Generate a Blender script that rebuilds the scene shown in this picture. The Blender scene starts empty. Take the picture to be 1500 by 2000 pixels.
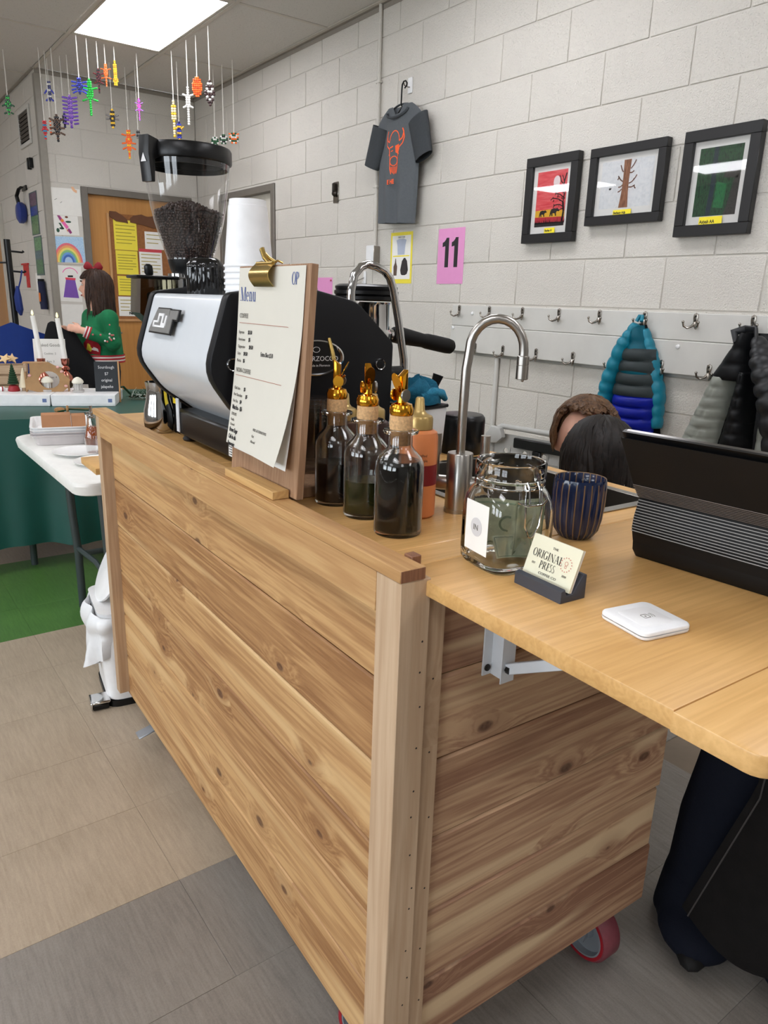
import bpy, bmesh, math, random
from mathutils import Vector, Matrix, Euler
S=bpy.context.scene; COL=S.collection; random.seed(7)
R_=math.radians
# ---------------------------------------------------------------- camera
CAM_H=1.31
cd=bpy.data.cameras.new('camera'); cam=bpy.data.objects.new('camera',cd); COL.objects.link(cam); S.camera=cam
cd.sensor_fit='VERTICAL'; cd.sensor_height=24; cd.sensor_width=18; cd.lens=1428.1/2000*24; cd.clip_start=.02
yaw,pit,rol=R_(36.633),R_(-16.083),R_(1.805)
_f=Vector((math.sin(yaw)*math.cos(pit),math.cos(yaw)*math.cos(pit),math.sin(pit)))
_r=Vector((math.cos(yaw),-math.sin(yaw),0)); _u=_r.cross(_f)
_r2=math.cos(rol)*_r+math.sin(rol)*_u; _u2=-math.sin(rol)*_r+math.cos(rol)*_u
cam.matrix_world=Matrix(((_r2.x,_u2.x,-_f.x,0),(_r2.y,_u2.y,-_f.y,0),(_r2.z,_u2.z,-_f.z,CAM_H),(0,0,0,1)))
# ---------------------------------------------------------------- world, exposure
S.view_settings.view_transform='Standard'; S.view_settings.look='None'; S.view_settings.gamma=1; S.view_settings.use_curve_mapping=False
S.view_settings.exposure=-.12
LAMP=11.0; SKY=10.5
w=bpy.data.worlds.new('sky'); S.world=w; w.use_nodes=True
w.node_tree.nodes['Background'].inputs[0].default_value=(.86,.93,1,1); w.node_tree.nodes['Background'].inputs[1].default_value=SKY
# daylight comes through three window openings of the left wall: light portals sit in them
WIN=[(-2.6,-.9),(-.3,1.4),(2.0,3.7)]; WZ=(.95,2.45); XL=-4.2
for a,b in WIN:
    l=bpy.data.lights.new('window_portal','AREA'); l.shape='RECTANGLE'; l.size=WZ[1]-WZ[0]; l.size_y=b-a; l.cycles.is_portal=True
    o=bpy.data.objects.new('window_portal',l); COL.objects.link(o); o.location=(XL-.05,(a+b)/2,sum(WZ)/2); o.rotation_euler=(0,R_(-90),0)
# ---------------------------------------------------------------- materials
def lin(c):
    return tuple(((v/255)/12.92 if v<=10 else ((v/255+.055)/1.055)**2.4) for v in c)
class NT:
    def __init__(s,name):
        s.m=bpy.data.materials.new(name); s.m.use_nodes=True; s.t=s.m.node_tree; s.n=s.t.nodes; s.b=s.n['Principled BSDF']
    def new(s,ty,**kw):
        n=s.n.new(ty)
        for k,v in kw.items():
            if k[0]=='_': setattr(n,k[1:],v)
            else:
                i=n.inputs[int(k[1:])] if k[0]=='i' and k[1:].isdigit() else n.inputs[k.replace('0',' ')]
                s.set(i,v)
        return n
    def set(s,i,v):
        if hasattr(v,'is_linked') or isinstance(v,bpy.types.NodeSocket): s.t.links.new(v,i)
        else: i.default_value=v
    def math(s,op,a,b=0.,c=None,clamp=False):
        n=s.n.new('ShaderNodeMath'); n.operation=op; n.use_clamp=clamp; s.set(n.inputs[0],a); s.set(n.inputs[1],b)
        if c is not None: s.set(n.inputs[2],c)
        return n.outputs[0]
    def mix(s,f,a,b,mode='MIX'):
        n=s.n.new('ShaderNodeMix'); n.data_type='RGBA'; n.blend_type=mode; s.set(n.inputs[0],f); s.set(n.inputs[6],a); s.set(n.inputs[7],b); return n.outputs[2]
    def ramp(s,f,stops):
        n=s.n.new('ShaderNodeValToRGB'); s.set(n.inputs[0],f); e=n.color_ramp.elements
        while len(e)<len(stops): e.new(.5)
        for x,(p,c) in zip(e,stops): x.position=p; x.color=(*c,1)
        return n.outputs[0]
    def coords(s,scale=(1,1,1),rand=0.,rot=(0,0,0)):
        tc=s.n.new('ShaderNodeTexCoord'); v=tc.outputs['Object']
        if rand:
            oi=s.n.new('ShaderNodeObjectInfo'); k=s.math('MULTIPLY',oi.outputs['Random'],rand)
            n=s.n.new('ShaderNodeVectorMath'); n.operation='ADD'; s.set(n.inputs[0],v); s.set(n.inputs[1],k); v=n.outputs[0]
        mp=s.n.new('ShaderNodeMapping'); s.set(mp.inputs[0],v); mp.inputs[2].default_value=rot; mp.inputs[3].default_value=scale; return mp.outputs[0]
    def bump(s,h,st=.3,d=.01):
        n=s.n.new('ShaderNodeBump'); n.inputs['Strength'].default_value=st; n.inputs['Distance'].default_value=d; s.set(n.inputs['Height'],h); s.t.links.new(n.outputs[0],s.b.inputs['Normal'])
    def out(s,col=None,rough=.5,metal=0.,**kw):
        if col is not None: s.set(s.b.inputs['Base Color'],col if not isinstance(col,tuple) else (*col[:3],1))
        s.set(s.b.inputs['Roughness'],rough); s.b.inputs['Metallic'].default_value=metal
        for k,v in kw.items(): s.set(s.b.inputs[k.replace('_',' ')],v)
        return s.m
_mc={}
def mat(name,rgb,rough=.5,metal=0.,var=.06,scale=30.,bump=0.,bs=200.,raw=False,**kw):
    """plain material: sRGB colour with a little procedural mottling, optional fine bump"""
    key=name
    if key in _mc: return _mc[key]
    n=NT(name); c=rgb if raw else lin(rgb)
    v=n.coords((1,1,1)); no=n.new('ShaderNodeTexNoise',Vector=v,Scale=scale,Detail=3.)
    f=no.outputs[0]
    col=n.mix(f,(*[x*(1-var*1.5) for x in c],1),(*[min(1,x*(1+var*1.5)) for x in c],1))
    if bump:
        nb=n.new('ShaderNodeTexNoise',Vector=v,Scale=bs,Detail=2.); n.bump(nb.outputs[0],bump,.004)
    n.out(col,rough,metal,**kw); _mc[key]=n.m; return n.m
def wood(name,light,dark,axis,fine=200.,wide=26.,knots=0.,cross=2,rough=.6,knotcol=(74,44,28),contrast=1.,streak=None,bump=.12,ringw=.22,along=.045):
    """grain running along one local axis (0,1,2); knots lie in the (axis,cross) plane"""
    if name in _mc: return _mc[name]
    n=NT(name)
    sc=[1,1,1]; sc[axis]=along
    tc=n.n.new('ShaderNodeTexCoord'); oi=n.n.new('ShaderNodeObjectInfo'); rnd=oi.outputs['Random']
    sx=n.new('ShaderNodeSeparateXYZ',i0=tc.outputs['Object'])
    A,Cc=sx.outputs[axis],sx.outputs[cross]
    kv=n.new('ShaderNodeCombineXYZ',i0=n.math('MULTIPLY_ADD',A,4.6,n.math('MULTIPLY',rnd,61.)),i1=n.math('MULTIPLY_ADD',Cc,8.,n.math('MULTIPLY',rnd,37.)))
    vor=n.n.new('ShaderNodeTexVoronoi'); vor.voronoi_dimensions='2D'; n.t.links.new(kv.outputs[0],vor.inputs['Vector']); vor.inputs['Scale'].default_value=1.
    d=vor.outputs['Distance']; r1=n.new('ShaderNodeSeparateColor',i0=vor.outputs['Color'])
    on=n.math('LESS_THAN',r1.outputs[0],knots)
    ksz=n.math('MULTIPLY_ADD',r1.outputs[1],.065,.03)
    near=n.math('MULTIPLY',n.math('POWER',n.math('SUBTRACT',1.,n.math('MULTIPLY',d,2.0),clamp=True),2.2),on)
    off=n.math('MULTIPLY',rnd,37.)
    va=n.n.new('ShaderNodeVectorMath'); va.operation='ADD'; n.set(va.inputs[0],tc.outputs['Object']); n.set(va.inputs[1],off)
    mp=n.n.new('ShaderNodeMapping'); n.set(mp.inputs[0],va.outputs[0]); mp.inputs[3].default_value=tuple(sc)
    # grain swerves round the knots
    vb=n.n.new('ShaderNodeVectorMath'); vb.operation='ADD'; n.set(vb.inputs[0],mp.outputs[0]); n.set(vb.inputs[1],n.math('MULTIPLY',near,.03)); v=vb.outputs[0]
    wob=n.new('ShaderNodeTexNoise',Vector=v,Scale=wide*.45,Detail=2.)
    big=n.new('ShaderNodeTexNoise',Vector=v,Scale=wide,Detail=3.,Distortion=.25)
    gr=n.new('ShaderNodeTexNoise',Vector=v,Scale=fine,Detail=3.,Roughness=.6)
    ph=n.math('ADD',n.math('MULTIPLY',big.outputs[0],7.),n.math('MULTIPLY',near,1.5))
    rings=n.math('MULTIPLY_ADD',n.math('SINE',n.math('MULTIPLY',ph,6.28)),.5,.5)
    f=n.math('ADD',n.math('MULTIPLY',rings,ringw),n.math('ADD',n.math('MULTIPLY',gr.outputs[0],.45),n.math('MULTIPLY',wob.outputs[0],.75)))
    f=n.math('MULTIPLY_ADD',n.math('SUBTRACT',f,.60+ringw*.5),1.7*contrast,.5,clamp=True)
    f=n.math('ADD',f,n.math('MULTIPLY',n.math('SUBTRACT',rnd,.5),.5*contrast),clamp=True)
    L,Dk=lin(light),lin(dark); mid=tuple((a*b)**.5 for a,b in zip(L,Dk))
    col=n.ramp(f,[(0.,Dk),(.45,mid),(1.,L)])
    if streak:
        st=n.new('ShaderNodeTexNoise',Vector=v,Scale=wide*.7,Detail=2.)
        col=n.mix(n.math('MULTIPLY',n.math('SUBTRACT',st.outputs[0],.54),7.,clamp=True),col,(*lin(streak),1))
    if knots:
        kd=n.math('MULTIPLY',n.math('SUBTRACT',ksz,d),30.,clamp=True)
        halo=n.math('MULTIPLY',n.math('MULTIPLY',n.math('SUBTRACT',.30,d),3.6,clamp=True),on)
        col=n.mix(n.math('MULTIPLY',halo,.55),col,(*lin(dark),1))
        kn=n.new('ShaderNodeTexNoise',Vector=tc.outputs['Object'],Scale=160.,Detail=2.)
        col=n.mix(n.math('MULTIPLY',n.math('MULTIPLY',kd,on),n.math('MULTIPLY_ADD',kn.outputs[0],.5,.5)),col,(*lin(knotcol),1))
    n.bump(gr.outputs[0],bump,.003)
    _mc[name]=n.out(col,rough); return n.m
def glass(name,rgb=(250,252,252),rough=0.,ior=1.45,alpha_mix=0.):
    """clear plastic / glass that lets light straight through for shadows"""
    if name in _mc: return _mc[name]
    n=NT(name); c=lin(rgb)
    lw=n.new('ShaderNodeLayerWeight',Blend=.5)
    tr=n.new('ShaderNodeBsdfTransparent',Color=(*c,1)); gl=n.new('ShaderNodeBsdfGlossy',Color=(1,1,1,1),Roughness=rough+.02)
    no=n.new('ShaderNodeTexNoise',Vector=n.coords(),Scale=14.)
    k=n.math('MULTIPLY',n.math('MULTIPLY_ADD',n.math('POWER',lw.outputs['Facing'],3.5),.75,.045),n.math('MULTIPLY_ADD',no.outputs[0],.3,.85))
    mx=n.new('ShaderNodeMixShader',i0=k,i1=tr.outputs[0],i2=gl.outputs[0])
    n.t.links.new(mx.outputs[0],n.n['Material Output'].inputs[0]); _mc[name]=n.m; return n.m
def realglass(name,rgb=(248,250,248),ior=1.47):
    if name in _mc: return _mc[name]
    n=NT(name); no=n.new('ShaderNodeTexNoise',Vector=n.coords(),Scale=60.); n.bump(no.outputs[0],.02,.001)
    n.out(lin(rgb),.0,IOR=ior); n.b.inputs['Transmission Weight'].default_value=1.; _mc[name]=n.m; return n.m
def emit(name,rgb,st):
    if name in _mc: return _mc[name]
    n=NT(name); n.out((.8,.8,.8),.5); n.b.inputs['Emission Color'].default_value=(*lin(rgb),1); n.b.inputs['Emission Strength'].default_value=st; _mc[name]=n.m; return n.m
# ---------------------------------------------------------------- mesh builder
class G:
    def __init__(s): s.bm=bmesh.new(); s.mi=0
    def _new(s,verts,M=None):
        if M is not None: bmesh.ops.transform(s.bm,matrix=M,verts=verts)
        fs=set()
        for v in verts:
            for f in v.link_faces: fs.add(f)
        for f in fs: f.material_index=s.mi
        return s
    def box(s,lo,hi,bev=0.,seg=1,M=None):
        d=[max(h-l,1e-5) for l,h in zip(lo,hi)]; c=[(l+h)/2 for l,h in zip(lo,hi)]
        r=bmesh.ops.create_cube(s.bm,size=1.,matrix=Matrix.Translation(c)@Matrix.Diagonal((*d,1)))
        vs=r['verts']
        if bev>0:
            es=list({e for v in vs for e in v.link_edges})
            q=bmesh.ops.bevel(s.bm,geom=es,offset=min(bev,min(d)*.49),segments=seg,affect='EDGES',profile=.5)
            vs=list({v for f in q['faces'] for v in f.verts}|{v for v in vs if v.is_valid})
            seen=set(vs); st=list(vs)
            while st:
                v=st.pop()
                for e in v.link_edges:
                    o=e.other_vert(v)
                    if o not in seen: seen.add(o); st.append(o)
            vs=list(seen)
        return s._new(vs,M)
    def rings(s,loops,close=True,cap0=True,cap1=True,M=None):
        """skin a list of equal-length vertex loops"""
        bm=s.bm; L=[[bm.verts.new(p) for p in lp] for lp in loops]; n=len(L[0])
        for a,b in zip(L,L[1:]):
            for i in range(n if close else n-1):
                j=(i+1)%n
                try: bm.faces.new((a[i],a[j],b[j],b[i]))
                except ValueError: pass
        if cap0 and n>2: bm.faces.new(L[0][::-1])
        if cap1 and n>2: bm.faces.new(L[-1])
        return s._new([v for l in L for v in l],M)
    def lathe(s,prof,c=(0,0,0),n=28,M=None,cap0=True,cap1=True):
        lp=[[(c[0]+r*math.cos(2*math.pi*i/n),c[1]+r*math.sin(2*math.pi*i/n),c[2]+z) for i in range(n)] for r,z in prof]
        return s.rings(lp,True,cap0,cap1,M)
    def tube(s,pts,r,n=10,cap=True,M=None,closed=False,flat=1.):
        P=[Vector(p) for p in pts]; rs=r if isinstance(r,(list,tuple)) else [r]*len(P); loops=[]
        T=[]
        for i in range(len(P)):
            a=P[i-1] if i>0 else (P[-1] if closed else P[i]); b=P[(i+1)%len(P)] if (i+1<len(P) or closed) else P[i]
            T.append((b-a).normalized())
        up=Vector((0,0,1)) if abs(T[0].z)<.9 else Vector((1,0,0))
        u=T[0].cross(up).normalized()
        for i,p in enumerate(P):
            u=(u-T[i]*u.dot(T[i])).normalized(); v=T[i].cross(u)
            loops.append([p+(u*math.cos(2*math.pi*k/n)+v*math.sin(2*math.pi*k/n)*flat)*rs[i] for k in range(n)])
        if closed: loops.append(loops[0]); cap=False
        return s.rings(loops,True,cap,cap,M)
    def cyl(s,a,b,r,r2=None,n=20,M=None): return s.tube([a,b],[r,r if r2 is None else r2],n,True,M)
    def prism(s,poly,ax,lo,hi,M=None,bev=0.,seg=2):
        """outline extruded along axis ax ('x': (y,z), 'y': (x,z), 'z': (x,y))"""
        def P(p,t): return {'x':(t,p[0],p[1]),'y':(p[0],t,p[1]),'z':(p[0],p[1],t)}[ax]
        a=[s.bm.verts.new(P(p,lo)) for p in poly]; b=[s.bm.verts.new(P(p,hi)) for p in poly]; n=len(poly)
        fs=[s.bm.faces.new(a[::-1]),s.bm.faces.new(b)]
        for i in range(n): fs.append(s.bm.faces.new((a[i],a[(i+1)%n],b[(i+1)%n],b[i])))
        bmesh.ops.recalc_face_normals(s.bm,faces=fs)
        vs=a+b
        if bev:
            es=[e for f in fs[:2] for e in f.edges]
            q=bmesh.ops.bevel(s.bm,geom=es,offset=bev,segments=seg,affect='EDGES',profile=.5)
            vs=list({v for v in vs if v.is_valid}|{v for f in q['faces'] for v in f.verts})
        return s._new(vs,M)
    def poly(s,pts,M=None):
        vs=[s.bm.verts.new(p) for p in pts]; s.bm.faces.new(vs); return s._new(vs,M)
    def ell(s,c,r,nu=14,nv=9,M=None):
        if not isinstance(r,(tuple,list)): r=(r,r,r)
        res=bmesh.ops.create_uvsphere(s.bm,u_segments=nu,v_segments=nv,radius=1.,matrix=Matrix.Translation(c)@Matrix.Diagonal((*r,1)))
        return s._new(res['verts'],M)
    def grid(s,fn,nu,nv,M=None,closed=False):
        """surface from fn(u,v), u,v in 0..1"""
        bm=s.bm; V=[[bm.verts.new(fn(i/(nu),j/(nv))) for j in range(nv+1)] for i in range(nu+(0 if closed else 1))]
        k=len(V)
        for i in range(k if closed else k-1):
            for j in range(nv):
                try: bm.faces.new((V[i][j],V[(i+1)%k][j],V[(i+1)%k][j+1],V[i][j+1]))
                except ValueError: pass
        return s._new([v for r in V for v in r],M)
    def mesh(s,name,mats,angle=38.,flat=False,solid=0.):
        me=bpy.data.meshes.new(name)
        if solid:
            bmesh.ops.solidify(s.bm,geom=list(s.bm.faces),thickness=solid)
        bmesh.ops.recalc_face_normals(s.bm,faces=list(s.bm.faces)) if not flat else None
        s.bm.to_mesh(me); s.bm.free()
        for m in (mats if isinstance(mats,(list,tuple)) else [mats]): me.materials.append(m)
        me.shade_smooth(); me.set_sharp_from_angle(angle=R_(angle)); return me
def link(name,me,parent=None,label=None,loc=None,rot=None):
    o=bpy.data.objects.new(name,me); COL.objects.link(o)
    if parent: o.parent=parent
    if label: o['label']=label
    if loc is not None: o.location=loc
    if rot is not None: o.rotation_euler=rot
    return o
def obj(name,g,mats,parent=None,label=None,angle=38.,flat=False,loc=None,rot=None,solid=0.): return link(name,g.mesh(name,mats,angle,flat,solid),parent,label,loc,rot)
CYAW=R_(-1.702)
def cw(x,y,z=0.):                                   # cart frame -> world
    return (math.cos(CYAW)*x-math.sin(CYAW)*y, math.sin(CYAW)*x+math.cos(CYAW)*y, z)
def tag(o,label,cat,group=None):
    o['label']=label; o['category']=cat
    if group: o['group']=group
    return o
def thing(name,label,cat,loc,rz=0.,cart=False,group=None,tilt=(0,0)):
    o=bpy.data.objects.new(name,None); COL.objects.link(o); o.empty_display_size=.05
    o.location=cw(*loc) if cart else loc; o.rotation_euler=(tilt[0],tilt[1],rz+(CYAW if cart else 0))
    return tag(o,label,cat,group)
def struct(o): o['kind']='structure'; return o
def dup(root,loc,rz=None,label=None,group=None):
    r=root.copy(); COL.objects.link(r); r.location=loc
    if rz is not None: r.rotation_euler.z=rz
    if label: r['label']=label
    if group: r['group']=group
    for ch in list(root.children):
        c=ch.copy(); COL.objects.link(c); c.parent=r
        for g in list(ch.children):
            d=g.copy(); COL.objects.link(d); d.parent=c
    return r
def T3(x,y,z): return Matrix.Translation((x,y,z))
def RX(a): return Matrix.Rotation(R_(a),4,'X')
def RY(a): return Matrix.Rotation(R_(a),4,'Y')
def RZ(a): return Matrix.Rotation(R_(a),4,'Z')
def text(name,body,size,M,m,parent,align='LEFT',sx=1.,bold=0.,label=None,ext=.0002):
    """flat sans lettering; M maps text plane (x right, y up, z out) into the parent's space"""
    cu=bpy.data.curves.new('lettering','FONT'); cu.body=body; cu.size=size; cu.align_x=align; cu.extrude=ext; cu.offset=bold; cu.resolution_u=2; cu.space_line=1.05
    t=bpy.data.objects.new('t',cu); me=bpy.data.meshes.new_from_object(t); bpy.data.objects.remove(t); bpy.data.curves.remove(cu)
    me.transform(M@Matrix.Diagonal((sx,1,1,1))); me.materials.clear(); me.materials.append(m)
    return link(name,me,parent,label)
def serif(g,s_,h,M,sx=.8,gap=.10):
    """hand-drawn high-contrast roman capitals and a few small letters, as flat polygons"""
    x=[0.]
    def q(*p): g.poly([(a,b,0) for a,b in p],M@Matrix.Diagonal((h*sx,h,h,1)))
    def bar(a,b,c,d): q((a,c),(b,c),(b,d),(a,d))
    def dia(x0,y0,x1,y1,w): q((x0,y0),(x0+w,y0),(x1+w,y1),(x1,y1))
    def arc(cx,cy,rx,ry,tx,ty,a0,a1,n=14):
        for i in range(n):
            p,r=[R_(a0+(a1-a0)*k/n) for k in (i,i+1)]
            q((cx+rx*math.cos(p),cy+ry*math.sin(p)),(cx+rx*math.cos(r),cy+ry*math.sin(r)),(cx+(rx-tx)*math.cos(r),cy+(ry-ty)*math.sin(r)),(cx+(rx-tx)*math.cos(p),cy+(ry-ty)*math.sin(p)))
    W_,t=.15,.045
    def ser(cx,y,w=.34): bar(cx-w/2,cx+w/2,y,y+t)
    for ch in s_:
        a=x[0]
        if ch=='O': arc(a+.46,.5,.46,.52,W_,t,0,360,26); ad=.92
        elif ch=='I': bar(a+.1,a+.1+W_,0,1); ser(a+.175,0); ser(a+.175,1-t); ad=.35
        elif ch in 'PR':
            bar(a+.1,a+.1+W_,0,1); ser(a+.175,0); bar(a,a+.4,1-t,1); bar(a+.2,a+.4,.46,.46+t); arc(a+.4,.73,.3,.27,W_,t,-90,90); ad=.72
            if ch=='R': dia(a+.72,0,a+.36,.48,W_); ad=.9
        elif ch=='G': arc(a+.46,.5,.46,.52,W_,t,40,330,22); bar(a+.7,a+.7+W_,.08,.45); ser(a+.76,.42); ad=.94
        elif ch=='N': bar(a+.1,a+.1+t,0,1); dia(a+.74,0,a+.08,1,W_); bar(a+.84,a+.84+t,0,1); ser(a+.12,0,.26); ser(a+.86,1-t,.26); ad=.98
        elif ch=='A': dia(a+.08,0,a+.42,1,t); dia(a+.74,0,a+.40,1,W_); bar(a+.2,a+.7,.34,.34+t); ser(a+.1,0,.24); ser(a+.82,0,.3); ad=.95
        elif ch=='L': bar(a+.1,a+.1+W_,0,1); ser(a+.175,1-t); bar(a,a+.66,0,t); bar(a+.62,a+.66,0,.3); ad=.68
        elif ch=='E': bar(a+.1,a+.1+W_,0,1); bar(a,a+.64,0,t); bar(a,a+.62,1-t,1); bar(a+.2,a+.5,.5,.5+t); bar(a+.6,a+.64,0,.26); bar(a+.58,a+.62,.76,1); bar(a+.47,a+.51,.4,.64); ad=.68
        elif ch=='S': arc(a+.28,.75,.26,.27,.1,t,40,270); arc(a+.28,.25,.28,.27,.1,t,-140,90); ad=.58
        elif ch=='M': bar(a+.1,a+.1+t,0,1); dia(a+.48,0,a+.08,1,W_); dia(a+.5,0,a+.94,1,t); bar(a+.94,a+.94+W_,0,1); ser(a+.12,0,.24); ser(a+1.0,0,.32); ser(a+.1,1-t,.2); ser(a+1.02,1-t,.28); ad=1.18
        elif ch=='e': arc(a+.3,.33,.29,.35,.11,t,0,320,18); bar(a+.08,a+.56,.34,.34+t); ad=.6
        elif ch=='n': bar(a+.08,a+.2,0,.66); ser(a+.14,0,.26); bar(a,a+.1,.62,.66); arc(a+.33,.44,.25,.24,.12,t,0,150); bar(a+.46,a+.58,0,.44); ser(a+.52,0,.26); ad=.66
        elif ch=='u': bar(a+.08,a+.2,.22,.66); arc(a+.33,.22,.25,.24,.12,t,180,330); bar(a+.46,a+.58,0,.66); ser(a+.1,.62,.2); ser(a+.5,.62,.2); ser(a+.58,0,.16); ad=.66
        else: ad=.4
        x[0]=a+ad+gap
    return (x[0]-gap)*h*sx
# ================================================================ THE ROOM
XW=2.72; YF=6.516; XC=1.473; ZC=2.895; YB=-4.0; YE=9.6
def painted(name,rgb,bump=.6):
    n=NT(name); v=n.coords((1,1,1),rand=23.)
    a=n.new('ShaderNodeTexNoise',Vector=v,Scale=150.,Detail=3.,Roughness=.65); b=n.new('ShaderNodeTexNoise',Vector=v,Scale=5.,Detail=2.)
    pit=n.new('ShaderNodeTexVoronoi',Vector=v,Scale=130.)
    h=n.math('ADD',a.outputs[0],n.math('MULTIPLY',n.math('SUBTRACT',.28,pit.outputs['Distance'],clamp=True),-2.2))
    n.bump(h,bump,.009); c=lin(rgb)
    oi=n.n.new('ShaderNodeObjectInfo')
    f=n.math('ADD',n.math('MULTIPLY',b.outputs[0],.6),n.math('MULTIPLY',oi.outputs['Random'],.4))
    col=n.mix(f,(*[x*.93 for x in c],1),(*[min(1,x*1.05) for x in c],1))
    return n.out(col,.42)
M_block=painted('painted_block',(216,211,202)); M_mortar=painted('painted_mortar',(208,203,194),.15)
M_grey=mat('grey_enamel',(112,106,98),.45); M_oak=wood('door_veneer',(205,150,84),(178,122,60),2,fine=160.,wide=12.,contrast=.5,rough=.4,bump=.02,cross=0)
M_ceil=None
def tilemat():
    n=NT('ceiling_tile'); v=n.coords((1,1,1),rand=11.)
    a=n.new('ShaderNodeTexVoronoi',Vector=v,Scale=120.); b=n.new('ShaderNodeTexNoise',Vector=v,Scale=60.,Detail=4.)
    k=n.math('MULTIPLY',n.math('SUBTRACT',.24,a.outputs['Distance'],clamp=True),6.,clamp=True)
    col=n.mix(n.math('MULTIPLY',k,n.math('GREATER_THAN',b.outputs[0],.5)),(*lin(  (206,203,198)),1),(*lin((120,115,108)),1))
    n.bump(b.outputs[0],.3,.004); return n.out(col,.9)
M_tile=tilemat(); M_tbar=mat('grid_bar',(196,190,180),.5)
def floormat(name,a,b):
    n=NT(name); v=n.coords((26.,2.2,1),rand=9.); v2=n.coords((1,1,1),rand=9.)
    s1=n.new('ShaderNodeTexNoise',Vector=v,Scale=5.,Detail=5.,Roughness=.7); s2=n.new('ShaderNodeTexNoise',Vector=v2,Scale=4.,Detail=3.); s3=n.new('ShaderNodeTexNoise',Vector=v2,Scale=300.,Detail=1.)
    f=n.math('ADD',n.math('MULTIPLY',s1.outputs[0],.7),n.math('ADD',n.math('MULTIPLY',s2.outputs[0],.35),n.math('MULTIPLY',s3.outputs[0],.25)))
    f=n.math('MULTIPLY_ADD',n.math('SUBTRACT',f,.65),1.9,.5,clamp=True)
    n.bump(s1.outputs[0],.06,.002)
    return n.out(n.mix(f,(*lin(a),1),(*lin(b),1)),.42)
M_tan=floormat('tan_floor',(152,136,116),(186,170,149)); M_dk=floormat('grey_floor',(112,106,100),(150,143,135)); M_grn=floormat('green_floor',(52,92,34),(84,128,58)); M_seam=mat('floor_seam',(128,114,98),.6)
# floor: one slab, with the tiles as pieces lying on it
floor=struct(obj('floor',G().box((XL,YB,-.08),(XW+.1,YE,-.004)),M_seam))
FT={}
def ftile(x0,y0,m):
    key=m.name
    if key not in FT: FT[key]=G().box((.0003,.0003,-.004),(.922-.0003,.3074-.0003,0),.0003).mesh('floor_tile',m)
    link('floor_tile',FT[key],floor,loc=(x0,y0,0))
for j in range(-5,27):
    y=1.389+.3074*j
    m=M_dk if y<1.38 else M_tan if y<2.9 else M_grn if y<3.84 else M_tan
    for i in range(-3,3):
        x=.472+.922*i+(.461 if (j<-1) else 0)
        if x<-1.9 and 0<y<3: continue
        if x+.922<=XW+.3 and x>-2.8:
            if x+.922>XW: continue
            ftile(x,y,m)
    # a narrower last tile against the wall on the right
    xl=.472+.922*2+(.461 if (j<-1) else 0)
    if xl<XW-.05: obj('floor_tile',G().box((xl+.0003,y+.0003,-.004),(XW-.001,y+.3071,0),.0003),m,floor)
# painted block walls
BM={}
def blocks(par,plane,u0,u1,z0,z1,phase,holes=(),zj=1.31,ch=.2025,bl=.4055,face=-1,vis=True):
    """plane 'x' (wall at x=c, u=y) or 'y' (wall at y=c, u=x): separate blocks in running bond, clipped to the wall and its openings"""
    ax,c=plane; g=.003
    n0=math.floor((z0-zj)/ch); n1=math.ceil((z1-zj)/ch)
    for n in range(n0,n1):
        za,zb=max(z0,zj+n*ch),min(z1,zj+(n+1)*ch)
        if zb-za<.03: continue
        ph=phase+(0 if n%2==0 else bl/2)
        k0=math.floor((u0-ph)/bl); k1=math.ceil((u1-ph)/bl)
        for k in range(k0,k1):
            segs=[(max(u0,ph+k*bl),min(u1,ph+(k+1)*bl))]
            for ha,hb,hz0,hz1 in holes:
                if za<hz1-.01 and zb>hz0+.01:
                    ns=[]
                    for a,b in segs:
                        if hb<=a or ha>=b: ns.append((a,b))
                        else:
                            if ha-a>.02: ns.append((a,ha))
                            if b-hb>.02: ns.append((hb,b))
                    segs=ns
            for a,b in segs:
                if b-a<.03: continue
                key=(ax,round(b-a,3),round(zb-za,3))
                if key not in BM:
                    w_,h_=(b-a)/2-g,(zb-za)/2-g
                    lo,hi=((-.0,-w_,-h_),(.012,w_,h_)) if ax=='x' else ((-w_,-.0,-h_),(w_,.012,h_))
                    BM[key]=G().box(lo,hi,.0022,1).mesh('block',M_block)
                loc=(c,(a+b)/2,(za+zb)/2) if ax=='x' else ((a+b)/2,c,(za+zb)/2)
                link('block',BM[key],par,loc=loc)
d2=(5.101,6.06,0,2.105)
g=G()
for lo,hi in (((XW+.0045,YB,0),(XW+.15,d2[0],ZC)),((XW+.0045,d2[1],0),(XW+.15,YF+.15,ZC)),((XW+.0045,d2[0],d2[3]),(XW+.15,d2[1],ZC))): g.box(lo,hi)
wr=struct(obj('wall_right',g,M_mortar)); blocks(wr,('x',XW),.9,YF,0,ZC-.02,1.826-.4055*2,holes=[d2])
d1=(1.743,2.66,0,2.113)
g=G()
for lo,hi in (((XC+.001,YF+.0045,0),(d1[0],YF+.15,ZC)),((d1[1],YF+.0045,0),(XW,YF+.15,ZC)),((d1[0],YF+.0045,d1[3]),(d1[1],YF+.15,ZC))): g.box(lo,hi)
wf=struct(obj('wall_back',g,M_mortar)); blocks(wf,('y',YF),XC+.012,XW-.001,0,ZC-.02,XC+.1,holes=[d1])
wc=struct(obj('wall_corridor',G().box((XC+.0045,YF+.15,0),(XC+.15,YE,ZC)).box((XC+.0045,YF+.012,0),(XC+.0655,YF+.15,ZC)),M_mortar)); blocks(wc,('x',XC),YF+.012,YE,0,ZC-.02,YF+.2)
ws=[]
g=G().box((XL-.15,YB,0),(XL,YE,WZ[0])).box((XL-.15,YB,WZ[1]),(XL,YE,ZC+.1))
ed=[YB]+[v for p in WIN for v in p]+[YE]
for a,b in zip(ed[0::2],ed[1::2]): g.box((XL-.15,a,WZ[0]),(XL,b,WZ[1]))
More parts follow.
